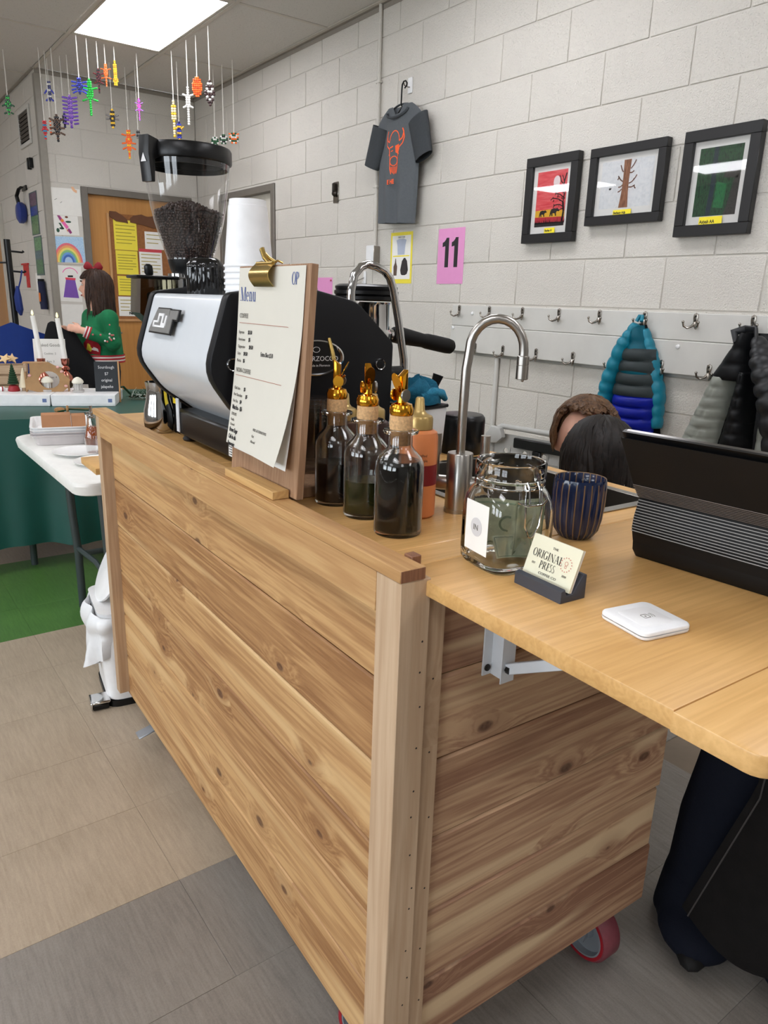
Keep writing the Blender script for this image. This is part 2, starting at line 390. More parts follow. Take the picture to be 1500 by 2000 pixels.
M_far=mat('grey_far_wall',(138,134,128),.6); struct(obj('wall_left',g,M_far))
for k,(a,b) in enumerate(WIN):
    g=G()
    for y in (a,(a+b)/2-.02,b-.04): g.box((XL-.1,y,WZ[0]),(XL-.05,y+.04,WZ[1]))
    for z in (WZ[0],WZ[1]-.04,1.9): g.box((XL-.1,a,z),(XL-.05,b,z+.04))
    struct(obj('window_%d'%(k+1),g,M_grey))
struct(obj('wall_front',G().box((XL,YB-.15,0),(XW+.15,YB,ZC+.1)),M_far)); struct(obj('wall_end',G().box((XL,YE,0),(XC+.15,YE+.15,ZC+.1)),M_mortar))
# corner guard of the block corner
struct(obj('trim_1',G().box((XC-.006,YF-.006,0),(XC+.045,YF+.0,ZC-.03),.002).box((XC-.006,YF,0),(XC,YF+.05,ZC-.03),.002),mat('corner_guard',(150,144,134),.4)))
# ceiling: slab, tiles as pieces, grid bars
ceil=struct(obj('ceiling',G().box((XL-.15,YB-.15,ZC+.02),(XW+.15,YE+.15,ZC+.12)),M_tbar))
GX=[XW-.035-.61*k for k in range(0,12)]; GX=[2.69-.6075*k for k in range(12)]; GY=[4.34+1.19*k for k in range(-7,5)]
lights=[(1.475,4.34),(1.475,1.96),(1.475,-.42),(-.955,4.34),(-.955,1.96),(-.955,-.42),(-.955,-2.8),(-3.385,4.34),(-3.385,1.96),(-3.385,-.42),(1.475,-2.8),(-.955,6.72),(-3.385,6.72)]  # only the first is in view; the rest are added to light the room
TM=G().box((.013,.013,0),(.6075-.013,1.19-.013,.014),.005).mesh('ceiling_tile',M_tile)
for x in GX[1:]:
    for y in GY:
        if any(abs(x-a)<.1 and abs(y-b)<.1 for a,b in lights): continue
        if x<-1.3 or y<1.5: continue
        if y+1.19>YF and x>XC-.1:
            if y<YF-.1: obj('ceiling_tile',G().box((.013,.013,0),(.6075-.013,YF-y-.03,.014),.005),M_tile,ceil,loc=(x,y,ZC))
            continue
        if y+1.19>YE: continue
        link('ceiling_tile',TM,ceil,loc=(x,y,ZC))
g=G().box((XL,YB,ZC+.012),(-1.31,YE,ZC+.02)).box((-1.31,YB,ZC+.012),(XW,1.5,ZC+.02)); obj('ceiling_panel',g,M_tile,ceil)
g=G()
for x in GX: g.box((x-.012,YB,ZC-.004),(x+.012,YE if x<XC else YF,ZC+.004),.001)
obj('grid_runner',g,M_tbar,ceil)
g=G()
for y in GY: g.box((XL,y-.012,ZC-.003),(XW if y<YF else XC,y+.012,ZC+.005),.001)
obj('grid_cross_bar',g,M_tbar,ceil)
g=G().box((XW-.022,1,ZC-.006),(XW,YF,ZC),.001).box((XW-.004,1,ZC-.03),(XW-.001,YF,ZC),.001).box((XC,YF-.022,ZC-.006),(XW,YF,ZC),.001).box((XC,YF-.004,ZC-.03),(XW,YF-.001,ZC),.001).box((XC-.022,YF,ZC-.006),(XC,YE,ZC),.001)
obj('wall_angle',g,mat('wall_angle',(150,143,133),.5),ceil)
M_lens=emit('lamp_lens',(250,250,255),LAMP)
fl=None
for k,(x,y) in enumerate(lights):
    lab='rectangular recessed ceiling light glowing white above the hanging ornaments' if k==0 else 'unseen recessed ceiling light added to light the room, out of view'
    if k<2:
        fl=thing('ceiling_light',lab,'light',(x+.304,y+.595,ZC),group=None if k==0 else 'unseen ceiling lights added to light the room')
        g=G()
        for lo,hi in (((-.29,-.58,-.002),(.29,-.556,.012)),((-.29,.556,-.002),(.29,.58,.012)),((-.29,-.556,-.002),(-.272,.556,.012)),((.272,-.556,-.002),(.29,.556,.012))): g.box(lo,hi,.002)
        obj('frame',g,M_tbar,fl); obj('diffuser',G().box((-.272,-.556,.001),(.272,.556,.008)),M_lens,fl)
    else: dup(fl,(x+.304,y+.595,ZC),group='unseen ceiling lights added to light the room')
# doors
door1=struct(obj('door_1',G().box((d1[0]+.045,YF+.03,.008),(d1[1]-.045,YF+.075,d1[3]-.05),.002),M_oak))
g=G().box((d1[0],YF-.012,0),(d1[0]+.05,YF+.12,d1[3]),.003).box((d1[1]-.05,YF-.012,0),(d1[1],YF+.12,d1[3]),.003).box((d1[0]+.05,YF-.012,d1[3]-.05),(d1[1]-.05,YF+.12,d1[3]),.003)
obj('door_frame',g,M_grey,door1)
g=G().cyl((1.87,YF+.03,.985),(1.87,YF-.02,.985),.011).tube([(1.87,YF-.02,.985),(1.885,YF-.026,.985),(1.985,YF-.026,.982)],.009).cyl((1.87,YF+.03,.985),(1.87,YF+.022,.985),.026)
obj('lever_handle',g,mat('brushed_nickel',(150,146,140),.35,1.),door1)
door2=struct(obj('door_2',G().box((XW+.035,d2[0]+.05,.008),(XW+.08,d2[1]-.05,d2[3]-.05),.002),mat('door_paint',(205,200,188),.4)))
g=G().box((XW-.012,d2[0],0),(XW+.12,d2[0]+.055,d2[3]),.003).box((XW-.012,d2[1]-.05,0),(XW+.12,d2[1],d2[3]),.003).box((XW-.012,d2[0]+.05,d2[3]-.05),(XW+.12,d2[1]-.05,d2[3]),.003)
obj('door_frame',g,M_grey,door2)
g=G()
for z in (1.82,.3):
    for k in range(5): g.cyl((XW+.03,d2[0]+.058,z-.055+k*.022),(XW+.03,d2[0]+.058,z-.036+k*.022),.008,n=10)
    g.box((XW+.03,d2[0]+.06,z-.055),(XW+.0355,d2[0]+.085,z+.053))
obj('hinge',g,mat('dark_hinge',(70,66,60),.4,1.),door2)
door3=struct(obj('door_3',G().box((XC-.03,8.35,.01),(XC-.0005,9.2,2.05),.002),M_oak))
obj('door_frame',G().box((XC-.035,8.29,0),(XC-.0005,8.349,2.1),.002).box((XC-.035,9.201,0),(XC-.0005,9.26,2.1),.002).box((XC-.035,8.349,2.051),(XC-.0005,9.201,2.1),.002),mat('pale_frame',(200,196,186),.4),door3)
# ================================================================ THE COFFEE CART (cart frame, base at its middle)
CX,CY0=.84,1.415
M_cedar=wood('cedar_plank',(194,153,102),(140,97,57),1,knots=.42,cross=2,contrast=1.2,streak=(206,170,120))
M_cedar_x=wood('cedar_end_plank',(196,162,126),(138,98,74),0,knots=.42,cross=2,contrast=1.25,streak=(208,180,142))
M_cedar_z=wood('cedar_post',(204,178,148),(166,135,104),2,knots=.2,cross=1,contrast=.8,wide=20.)
M_cap=wood('cedar_cap',(208,172,120),(166,122,76),1,knots=.3,cross=2,contrast=.8)
M_captop=wood('cedar_cap_top',(208,170,116),(166,122,74),1,knots=.15,cross=0,contrast=.9)
M_endgrain=wood('cedar_end_grain',(150,105,76),(112,72,50),2,fine=160.,wide=90.,contrast=.9)
M_butcher=wood('rubberwood',(224,180,118),(190,144,84),0,fine=240.,wide=34.,contrast=.7,rough=.32,bump=.05,cross=1)
M_steel=mat('white_enamel_steel',(214,218,222),.3); M_screw=mat('dark_screw',(60,58,56),.4,.9)
M_inox=mat('stainless_steel',(176,172,166),.28,1.,scale=60.)
cart=thing('coffee_cart','cedar-clad coffee cart on casters with a butcher block top, filling the foreground','cart',(CX,CY0,0),0,True)
def CB(lo,hi,b=.0015,seg=1,g=None):
    return (g or G()).box((lo[0]-CX,lo[1]-CY0,lo[2]),(hi[0]-CX,hi[1]-CY0,hi[2]),b,seg)
def cpart(name,lo,hi,m,b=.0015,seg=1,label=None,parent=None): 
    # origin in the middle of the piece so that grain differs from piece to piece
    c=[(a+d)/2 for a,d in zip(lo,hi)]; h=[(d-a)/2 for a,d in zip(lo,hi)]
    return obj(name,G().box([-v for v in h],h,b,seg),m,parent or cart,label,loc=(c[0]-CX,c[1]-CY0,c[2]))
zs=[.105,.2435,.382,.520,.659,.797,.936]
for i in range(6): cpart('front_plank',(.527,.722,zs[i]+.0008),(.545,2.125,zs[i+1]-.0008),M_cedar,.0035)
cpart('top_rail',(.497,.7248,.922),(.527,2.106,.978),M_cap,.001)
cpart('corner_post',(.497,.6705,.095),(.5445,.7242,.978),M_cedar_z,.0012)
cpart('corner_trim',(.5447,.677,.19),(.5765,.7215,.952),M_cedar_z,.0012)
cpart('end_post',(.497,2.106,.118),(.531,2.140,.978),M_cedar_z,.0012)
cpart('cap_board',(.4955,.670,.9782),(.5345,2.165,.995),M_captop,.0012)
cpart('cap_end_face',(.4965,.6694,.9792),(.5335,.6702,.9942),M_endgrain,0,label='dark sawn end grain of the cap board')
cpart('offcut_block',(.5355,.701,.976),(.551,.7185,.9975),M_endgrain,.001,label='small rough block tucked behind the cap')
ze=[.150,.2845,.4185,.5525,.686,.82,.945]
for i in range(6): cpart('end_plank',(.5768,.688,ze[i]+.0008),(1.158-(.006 if i%2 else .0),.704,ze[i+1]-.0008),M_cedar_x,.004)
for i in range(4): 
    a=.16+i*.195; cpart('far_end_plank',(.532,2.106,a),(1.158,2.122,a+.194),M_cedar_x,.003)
for i in range(4):
    a=.16+i*.195; cpart('back_plank',(1.14,.705,a),(1.157,2.105,a+.194),M_cedar,.003)
cpart('base_shelf',(.546,.705,.15),(1.139,2.105,.168),M_butcher,.001)
# worktop: staves around the sink opening
SX0,SX1,SY0,SY1=.825,1.135,.782,1.205
cpart('counter_board',(.5355,.7222,.945),(1.188,SY0,.975),M_butcher,.002)
cpart('counter_board',(.5355,SY0+.0006,.945),(SX0,1.42,.975),M_butcher,.002)
cpart('counter_board',(SX1,SY0+.0006,.945),(1.188,1.42,.975),M_butcher,.002)
cpart('counter_board',(SX0+.0006,SY1,.945),(SX1-.0006,1.42,.975),M_butcher,.002)
cpart('counter_board',(.5355,1.4206,.945),(1.188,1.79,.975),M_butcher,.002)
cpart('counter_board',(.5355,1.7906,.945),(1.188,2.16,.975),M_butcher,.002)
def leaf(name,x0,x1,y0,y1,z0,z1,r,near):
    pts=[]; cs=[(x0+r,y0+r,180),(x1-r,y0+r,270)] if near else []
    for cx,cy,a0 in cs: pts+=[(cx+r*math.cos(R_(a0+90*k/5)),cy+r*math.sin(R_(a0+90*k/5))) for k in range(6)]
    pts=(pts if near else [(x0,y0),(x1,y0)])+[(x1,y1),(x0,y1)]
    mx,my=(x0+x1)/2,(y0+y1)/2
    return obj(name,G().prism([(a-mx,b-my) for a,b in pts],'z',z0,z1,bev=.002),M_butcher,cart,loc=(mx-CX,my-CY0,0))
leaf('folding_leaf_board',.537,1.188,.3173,.7214,.954,.975,0,False)
leaf('folding_leaf_board',.534,1.188,.229,.3165,.954,.975,.02,True)
leaf('far_leaf_board',.492,1.1,2.166,2.345,.800,.820,0,False)
g=G(); rn=random.Random(21)
for k in range(13):
    z=.90-.055*k+rn.uniform(-.012,.012); g.lathe([(.0016,0),(.0012,.0004)],n=7,M=T3(.533+rn.uniform(-.004,.004)-CX,.6704-CY0,z)@RX(90))
    if k%2: g.lathe([(.0016,0),(.0012,.0004)],n=7,M=T3(.563+rn.uniform(-.004,.006)-CX,.6769-CY0,z-.02)@RX(90))
o=obj('nail_holes',g,mat('nail_dark',(40,32,28),.8),cart); o['kind']='stuff'
# folding bracket under the leaf
bx,by=.679,.688
g=G().box((bx-.021,by-.003,.800),(bx-.004,by,.953),.001).box((bx-.005,by-.022,.800),(bx-.003,by,.953),.0005).box((bx-.005,by-.024,.792),(bx+.021,by-.022,.953),.0005)
g2=G()
for v in (g,): pass
br=obj('folding_bracket',g,M_steel,cart,'white enamelled folding bracket',loc=(-CX,-CY0,0))
obj('bracket_arm',G().box((-.004,-.25,-.008),(.004,.0,.008),.001,M=T3(bx+.006,by-.026,.815)@RZ(6)@RX(-27)),M_steel,br)
for z in (.932,.812): obj('screw',G().lathe([(.0055,0),(.005,.002),(.003,.003)],n=12,M=T3(bx-.0125,by-.003,z)@RX(90)),M_screw,br)
obj('pivot_bolt',G().lathe([(.0055,0),(.0055,.006)],n=6,M=T3(bx+.004,by-.026,.815)@RX(90)),M_screw,br)
# casters
M_tire=mat('red_polyurethane',(122,58,66),.55,var=.15,scale=90.); M_tirered=mat('red_tire_edge',(150,20,34),.4); M_rim=mat('zinc_rim',(150,156,162),.35,.4)
def caster(x,y,rz,r=.06,wd=.05):
    z0=r
    c=obj('caster',G().box((-.034,.0,.143),(.034,.072,.149),.001).cyl((0,.03,.130),(0,.03,.143),.024).box((-.034,.005,.126),(.034,.058,.1305),.001)
       .prism([(.008,.127),(.055,.127),(.045,r-.012),(.02,r-.012)],'x',-.033,-.029).prism([(.008,.127),(.055,.127),(.045,r-.012),(.02,r-.012)],'x',.029,.033).cyl((-.036,.033,r),(.036,.033,r),.007,n=12),M_rim,cart,loc=(x-CX,y-CY0,0),rot=(0,0,rz))
    M=T3(0,.033,r)@RY(90); h=wd/2
    obj('tire',G().lathe([(r*.80,-h),(r*.93,-h),(r,-h+.006),(r,h-.006),(r*.93,h),(r*.80,h)],n=40,M=M,cap0=False,cap1=False),M_tire,c)
    obj('tire_edge',G().lathe([(r*.80,-h-.0006),(r*.90,-h-.0006),(r*.90,-h+.002)],n=40,M=M,cap0=False,cap1=False),M_tirered,c)
    g=G().lathe([(r*.80,-h),(r*.75,-h),(r*.72,-h+.014),(r*.3,-h+.016),(r*.26,-h+.002),(.008,-h+.001),(.008,h-.001),(r*.26,h-.002),(r*.3,h-.016),(r*.72,h-.014),(r*.75,h),(r*.80,h)],n=40,M=M,cap0=False,cap1=False); obj('rim',g,M_rim,c)
caster(1.083,.719,0,.0635); caster(.60,.80,.4); caster(.60,1.9,-.5); caster(1.08,1.98,.3)
obj('brake_pedal',G().box((-.045,-.02,0),(.012,.02,.005),.002,M=T3(.545-CX,1.955-CY0,.06)@RY(-14)),M_rim,cart,'zinc brake lever sticking out under the front')
# ================================================================ ON THE COUNTER (cart frame)
ZT=.975
M_black=mat('black_satin',(12,13,17),.45,Specular_IOR_Level=.25); M_blackp=mat('black_plastic',(14,14,15),.32,Specular_IOR_Level=.35); M_blackm=mat('black_matt',(18,17,17),.6,Specular_IOR_Level=.25)
M_white=mat('white_plastic',(236,236,236),.35); M_whitec=mat('white_enamel',(208,212,216),.22,var=.02)
M_chrome=mat('chrome',(205,205,205),.08,1.,var=.03); M_gold=mat('gold_metal',(224,160,48),.16,1.); M_brass=mat('pale_brass',(206,176,104),.25,1.)
M_goldp=mat('champagne_plastic',(186,158,100),.32,.55); M_cork=mat('cork',(206,166,118),.85,var=.35,scale=260.,bump=.3,bs=500.); M_corkw=mat('wet_cork',(150,104,56),.7,var=.4,scale=260.)
M_glass=realglass('clear_glass'); M_plas=glass('clear_plastic',(246,246,246),.05,1.4); M_smoke=glass('smoky_plastic',(150,146,132),.03)
M_ink=mat('black_ink',(34,32,34),.7); M_inkb=mat('blue_ink',(62,84,150),.7); M_inkr=mat('red_ink',(170,110,92),.7); M_inkg=mat('grey_ink',(120,116,108),.7); M_wtext=mat('white_print',(215,215,215),.5)
M_paper=mat('white_paper',(238,236,230),.7,var=.03); M_cream=mat('cream_paper',(228,224,208),.7,var=.02)
M_card=mat('cream_card',(226,222,196),.6,var=.02); M_walnut=wood('oiled_oak',(176,142,110),(132,98,72),2,fine=240.,wide=40.,contrast=.8,cross=1)
M_lip=wood('pale_oak_lip',(216,176,116),(176,134,80),1,contrast=.7)
# --- espresso machine
ex=thing('espresso_machine','white and black espresso machine with angular sides and chrome rails','espresso machine',(.725,1.523,ZT),0,True); ex.scale=(1.036,1.036,1)
def E_(p,dx=0.): return [(a-.70,b-ZT) for a,b in p]
def inset(p,d):
    c=(sum(a for a,b in p)/len(p),sum(b for a,b in p)/len(p))
    out=[]
    for a,b in p:
        v=Vector((c[0]-a,c[1]-b)); v=v.normalized()*d; out.append((a+v.x,b+v.y))
    return out
def roundpoly(p,rad,n=4):
    out=[]; k=len(p)
    for i in range(k):
        r=rad[i] if isinstance(rad,(list,tuple)) else rad
        a,b,c=[Vector(p[(i+j)%k]) for j in (-1,0,1)]
        if r<=0: out.append(tuple(b)); continue
        u=(a-b); v=(c-b); d=min(r,u.length*.45,v.length*.45); s=b+u.normalized()*d; e=b+v.normalized()*d
        for t in range(n+1):
            f=t/n; out.append(tuple(s*(1-f)**2+b*2*f*(1-f)+e*f*f))
    return out
prof=[(.528,1.316),(.484,1.172),(.535,1.096),(.640,1.018),(.86,1.000),(.882,1.06),(.885,1.226),(.797,1.307),(.66,1.337),(.60,1.326)]
pr=roundpoly(E_(prof),[.012,.035,.02,.01,.01,.01,.01,.02,.02,.02])
obj('side_panel',G().prism(pr,'y',-.220,-.192,bev=.005),M_black,ex); obj('side_panel',G().prism(pr,'y',.192,.220,bev=.005),M_black,ex)
cov=[(.531,1.312),(.489,1.172),(.539,1.099),(.640,1.024),(.66,1.05),(.66,1.312)]
obj('body_cover',G().prism(roundpoly(E_(cov),[.01,.03,.02,0,0,0]),'y',-.192,.192),M_whitec,ex)
obj('top_tray',G().box((-.04,-.192,.325),(.075,.192,.334),.002),M_chrome,ex)
obj('rear_body',G().prism(E_([(.66,1.02),(.80,1.02),(.80,1.29),(.72,1.31),(.66,1.31)]),'y',-.192,.192),M_inox,ex)
obj('base',G().box((-.135,-.185,.012),(.165,.185,.075),.006),M_blackp,ex)
g=G()
for x in (-.11,.14):
    for y in (-.16,.16): g.lathe([(.02,0),(.022,.004),(.017,.013)],(x,y,0),16)
o=obj('feet',g,M_blackp,ex); o['kind']='stuff'
obj('cover_plate',G().box((-.1385,.165,.02),(-.1352,.182,.1),.001),M_whitec,ex)
obj('power_switch',G().box((-.139,-.155,.05),(-.1352,-.125,.085),.002).box((-.1415,-.148,.055),(-.139,-.133,.08),.001),M_blackp,ex)
lb=obj('rating_label',G().box((-.136,-.185,.018),(-.1352,-.115,.042)),M_paper,ex,'white printed label')
for k in range(4): text('lettering','LA MARZOCCO SRL 230V 50Hz 1600W'[:26-k*3],.0046,T3(-.1361,-.117,.0365-.0052*k)@RZ(-90)@RX(90),M_ink,lb,sx=.85)
# logo badge on the slanted white back, slightly proud
sl=math.atan2(.528-.484,1.316-1.172)
MB=T3(.5075-.70-.0035,1.535-1.47,1.254-ZT)@Matrix.Rotation(sl,4,'Y')@RZ(-90)@RX(90)
g=G(); g.prism([(-.066,-.024),(.062,-.024),(.062,.006),(.086,.006),(.086,.024),(.04,.024),(.04,.012),(.034,.026),(-.040,.026)],'z',0,.004,M=MB); lo=obj('logo_badge',g,mat('badge_grey',(150,150,148),.35,.6),ex,'grey angular logo badge with white mark and black outline',flat=True)
g=G(); g.prism([(-.069,-.027),(.065,-.027),(.065,.003),(.089,.003),(.089,.027),(.037,.027),(.033,.029),(-.043,.029)],'z',-.001,.002,M=MB); obj('badge_backing',g,M_blackp,lo,flat=True)
g=G()
for a,b,c,d in ((-.044,-.014,.03,-.010),(-.044,-.014,-.036,.0),(-.036,-.004,-.014,0),(-.02,-.002,-.012,.016),(-.012,.010,.01,.016),(.004,-.01,.012,.016),(.012,-.01,.03,-.004),(.024,-.01,.032,.012)): g.box((a,b,.004),(c,d,.0055),M=MB)
obj('badge_mark',g,M_white,lo)
# oval badge and round caps on the near side panel
MO=T3(.700-.70,-.2205,1.198-ZT)@RX(90)
ov=obj('oval_badge',G().lathe([(.060,0),(.060,.004),(.057,.006)],n=44,M=MO@Matrix.Diagonal((1,.56,1,1))),M_blackp,ex,'black oval badge with a chrome ring')
obj('chrome_ring',G().lathe([(.0535,.0055),(.057,.0095),(.061,.0075),(.062,.004),(.062,0)],n=44,M=MO@Matrix.Diagonal((1,.57,1,1)),cap0=False,cap1=False),M_chrome,ov)
text('lettering','LA MARZOCCO',.0135,MO@T3(0,-.006,.0064),M_wtext,ov,'CENTER',1.0); text('lettering','handmade in Florence',.0068,MO@T3(0,-.017,.0064),M_wtext,ov,'CENTER'); 
g=G(); g.lathe([(.008,.0062),(.008,.0066),(.0068,.0066)],n=20,M=MO@T3(0,.016,0)@Matrix.Diagonal((1,.7,1,1)),cap0=False,cap1=False); obj('emblem',g,M_wtext,ov)
for x,z,r in ((.533,1.188,.012),(.851,1.182,.0115)):
    M=T3(x-.70,-.2203,z-ZT)@RX(90)
    c=obj('screw_cap',G().lathe([(r*.85,0),(r*.85,.003),(r*.6,.0035)],n=28,M=M),M_blackp,ex); obj('cap_ring',G().lathe([(r*.84,.0035),(r*.95,.0045),(r*1.08,.002),(r*1.08,0)],n=28,M=M,cap0=False,cap1=False),M_chrome,c)
# group, portafilter
gx,gy=.945-.70,-.02
gh=obj('group_head',G().lathe([(.040,.18),(.048,.20),(.056,.222),(.062,.232),(.062,.262),(.055,.27),(.055,.326),(.058,.332)],(gx,gy,0),36),M_chrome,ex)
obj('group_cap',G().lathe([(.070,.334),(.073,.337),(.073,.344),(.069,.346),(.073,.349),(.073,.356),(.069,.358),(.071,.362),(.071,.366),(.062,.371),(.0,.371)],(gx,gy,0),40),M_blackp,gh)
g=G().box((.10,gy-.05,.20),(gx,gy+.05,.30),.01,2); obj('group_neck',g,M_inox,gh)
pf=obj('portafilter',G().lathe([(.030,.172),(.036,.178),(.036,.206),(.030,.21)],(gx,gy,0),32).tube([(gx+.03,gy,.262),(gx+.075,gy-.002,.257)],[.014,.013],12),M_chrome,ex)
obj('handle',G().tube([(gx+.07,gy-.002,.2575),(gx+.078,gy-.002,.257),(gx+.10,gy-.003,.254),(gx+.14,gy-.004,.247),(gx+.165,gy-.004,.2425),(gx+.175,gy-.004,.241),(gx+.20,gy-.004,.2365),(gx+.24,gy-.004,.229),(gx+.252,gy-.004,.2265),(gx+.258,gy-.004,.225)],[.011,.019,.021,.0185,.017,.019,.0195,.0195,.018,.012],18),M_blackm,pf)
def arch(name,y,lab=None):
    pts=[(.113,y,.30),(.112,y,.352),(.119,y,.385),(.134,y,.402),(.150,y,.408),(.170,y,.405),(.192,y,.396),(.206,y,.383),(.215,y,.36),(.23,y,.30),(.249,y,.21),(.25,y,.19)]
    return obj(name,G().tube(pts,.0085,12),M_chrome,ex)
arch('cup_rail',-.168); arch('cup_rail',.168)
obj('steam_knob',G().tube([(.178,-.175,.182),(.185,-.175,.182),(.232,-.18,.182),(.238,-.18,.182)],[.010,.016,.016,.012],16),M_blackp,ex)
obj('drip_tray',G().box((.166,-.18,.02),(.22,.18,.06),.004),M_inox,ex)
# --- paper cups upside down on the machine
def papercup(z,label):
    t=thing('paper_cup',label,'cup',(.661,1.456,ZT+.3345+z),0,True,'upside down white paper cups on the machine')
    r0,r1,h=.049,.0375,.128
    g=G().lathe([(r0-.0012,.002),(r0+.0012,0),(r0+.0022,.002),(r0+.0015,.0045),(r0-.0002,.005),(r1+.001,h-.012),(r1,h-.011),(r1-.001,h),(r1-.0035,h),(r1-.0035,h-.008),(0,h-.008)],n=36,cap0=False,cap1=False)
    g.lathe([(r0-.0012,.002),(r1-.0045,h-.010),(0,h-.010)],n=36,cap0=False,cap1=False)
    obj('cup_wall',g,M_white,t)
labs=['lowest rim of the stack of upside down white paper cups','second rim up in the stack of upside down white paper cups','middle rim in the stack of upside down white paper cups','fourth rim up in the stack of upside down white paper cups','second highest rim in the stack of upside down paper cups','topmost white paper cup, upside down on its stack, wall fully showing']
for k in range(6): papercup(.0115*k,labs[k])
# --- black ribbed cup
t=thing('ribbed_cup','glossy black vertically ribbed cup standing upside down on the espresso machine','cup',(.620,1.590,ZT+.3345),0,True)
n=72; loops=[]
for r,z in ((.038,0),(.039,.004),(.0385,.056),(.0375,.064),(.033,.073),(.025,.078),(.0,.079)):
    loops.append([((r+(.0011*(1 if i%3 else -1) if 0<z<.068 else 0))*math.cos(2*math.pi*i/n),(r+(.0011*(1 if i%3 else -1) if 0<z<.068 else 0))*math.sin(2*math.pi*i/n),z) for i in range(n)])
obj('cup_wall',G().rings(loops),mat('glossy_black',(14,14,15),.08),t)
# --- grinder with its bean hopper
gr=thing('coffee_grinder','coffee grinder with a tall clear hopper of dark beans under a black lid','grinder',(.714,1.93,ZT),0,True); gr.scale=(1,1,.965)
obj('body',G().box((-.05,-.08,.0),(.10,.10,.30),.02,3).box((-.09,-.11,.30),(.07,.10,.352),.008,2),M_blackm,gr)
obj('chrome_ring',G().lathe([(.068,.352),(.07,.354),(.07,.386),(.066,.39),(.035,.392),(.035,.40)],(-.025,-.0,0),40),M_chrome,gr)
obj('hopper_collar',G().lathe([(.045,.392),(.047,.40),(.052,.412),(.056,.428),(.057,.436)],(0,0,0),36),M_blackp,gr)
HP=[(.0575,.436),(.060,.445),(.075,.49),(.086,.53),(.094,.57),(.099,.61),(.1035,.65),(.106,.678)]
hop=obj('hopper',G().lathe(HP,n=48,cap0=False,cap1=False),M_plas,gr,'clear tapered plastic hopper')
obj('hopper_lip',G().lathe([(.057,.437),(.0585,.436),(.0585,.44),(.057,.441)],n=40,cap0=False,cap1=False),M_plas,hop)
lid=obj('hopper_lid',G().lathe([(.1065,.672),(.110,.674),(.111,.678),(.111,.703),(.108,.709),(.0,.709)],n=52,cap0=False,cap1=False).lathe([(.1065,.672),(.1055,.676),(.1055,.70),(0,.70)],n=52,cap0=False,cap1=False).lathe([(.100,.66),(.103,.66),(.103,.672),(.099,.672)],n=48,cap0=False,cap1=False),M_blackp,gr,'flat black hopper lid')
al=math.atan2(-.80,-.60)
ML=RZ(math.degrees(math.atan2(-.42,-.9)))
tab=obj('lid_tab',G().prism([(.100,.672),(.118,.664),(.121,.612),(.133,.612),(.139,.675),(.136,.716),(.10,.709)],'y',-.017,.017,M=ML,bev=.003),M_blackp,lid)
MT=ML@T3(.1375,0,.668)@RY(90)@RZ(90)
obj('warning_mark',G().poly([(-.009,-.012,.0022),(.009,-.012,.0022),(0,.008,.0022)],M=MT),M_wtext,tab)
# beans: a dark core with loose beans over it
bp=[(.0,.437),(.056,.437),(.0585,.445),(.0725,.49),(.083,.53),(.0885,.548),(.084,.553),(.06,.565),(.03,.573),(0,.576)]
core=G().lathe([(max(r-.004,0),z) for r,z in bp],n=40,cap0=False,cap1=False)
M_bean=mat('roasted_bean',(52,34,28),.38,var=.5,scale=45.,bump=.1)
beans=obj('bean_core',core,mat('bean_dark',(24,16,13),.8),gr)
g=G(); rb=random.Random(3)
BM_=[]
tmp=bmesh.new(); bmesh.ops.create_uvsphere(tmp,u_segments=8,v_segments=5,radius=1.); bv=[v.co.copy() for v in tmp.verts]; bf=[[v.index for v in f.verts] for f in tmp.faces]; tmp.free()
V=[];F=[]
def bean(p):
    M=Matrix.Translation(p)@Euler((rb.uniform(0,6),rb.uniform(0,6),rb.uniform(0,6))).to_matrix().to_4x4()@Matrix.Diagonal((.0054,.0040,.0030,1)); b=len(V)
    V.extend([tuple(M@c) for c in bv]); F.extend([[b+i for i in f] for f in bf])
z=.441
while z<.551:
    for (r0,z0),(r1,z1) in zip(bp[1:],bp[2:]):
        if z0<=z<=z1 and z1>z0: r=r0+(r1-r0)*(z-z0)/(z1-z0); break
    m=int(2*math.pi*r/.0076); ph=rb.uniform(0,6)
    for k in range(m):
        a=ph+2*math.pi*k/m+rb.uniform(-.04,.04); q=r-.0062+rb.uniform(-.001,.0003); bean((q*math.cos(a),q*math.sin(a),z+rb.uniform(-.0015,.0015)))
    z+=.0062
for k in range(420):
    a=rb.uniform(0,6.28); r=.083*math.sqrt(rb.random()); zz=.551+.024*(1-(r/.084)**1.6)*(1+.25*math.cos(a+2.5))
    bean((r*math.cos(a),r*math.sin(a),zz+rb.uniform(-.001,.003)))
me=bpy.data.meshes.new('coffee_beans'); me.from_pydata(V,[],F); me.materials.append(M_bean); me.shade_smooth()
o=link('coffee_beans',me,gr); o['kind']='stuff'
# doser chamber at the grinder's left
DX,DY=-.118,-.035
obj('doser',G().prism([(-.042,.30),(-.006,.268),(.05,.268),(.05,.384),(-.036,.384)],'y',-.04,.04,M=T3(DX,DY,0)),M_smoke,gr,'smoky clear doser')
obj('doser_lid',G().box((-.047,-.045,.384),(.058,.045,.392),.003,2,M=T3(DX,DY,0)).tube([(.0,0,.392),(-.003,0,.40),(-.004,0,.415),(-.004,0,.42)],[.008,.011,.010,.005],14,M=T3(DX,DY,0)),M_blackp,gr)
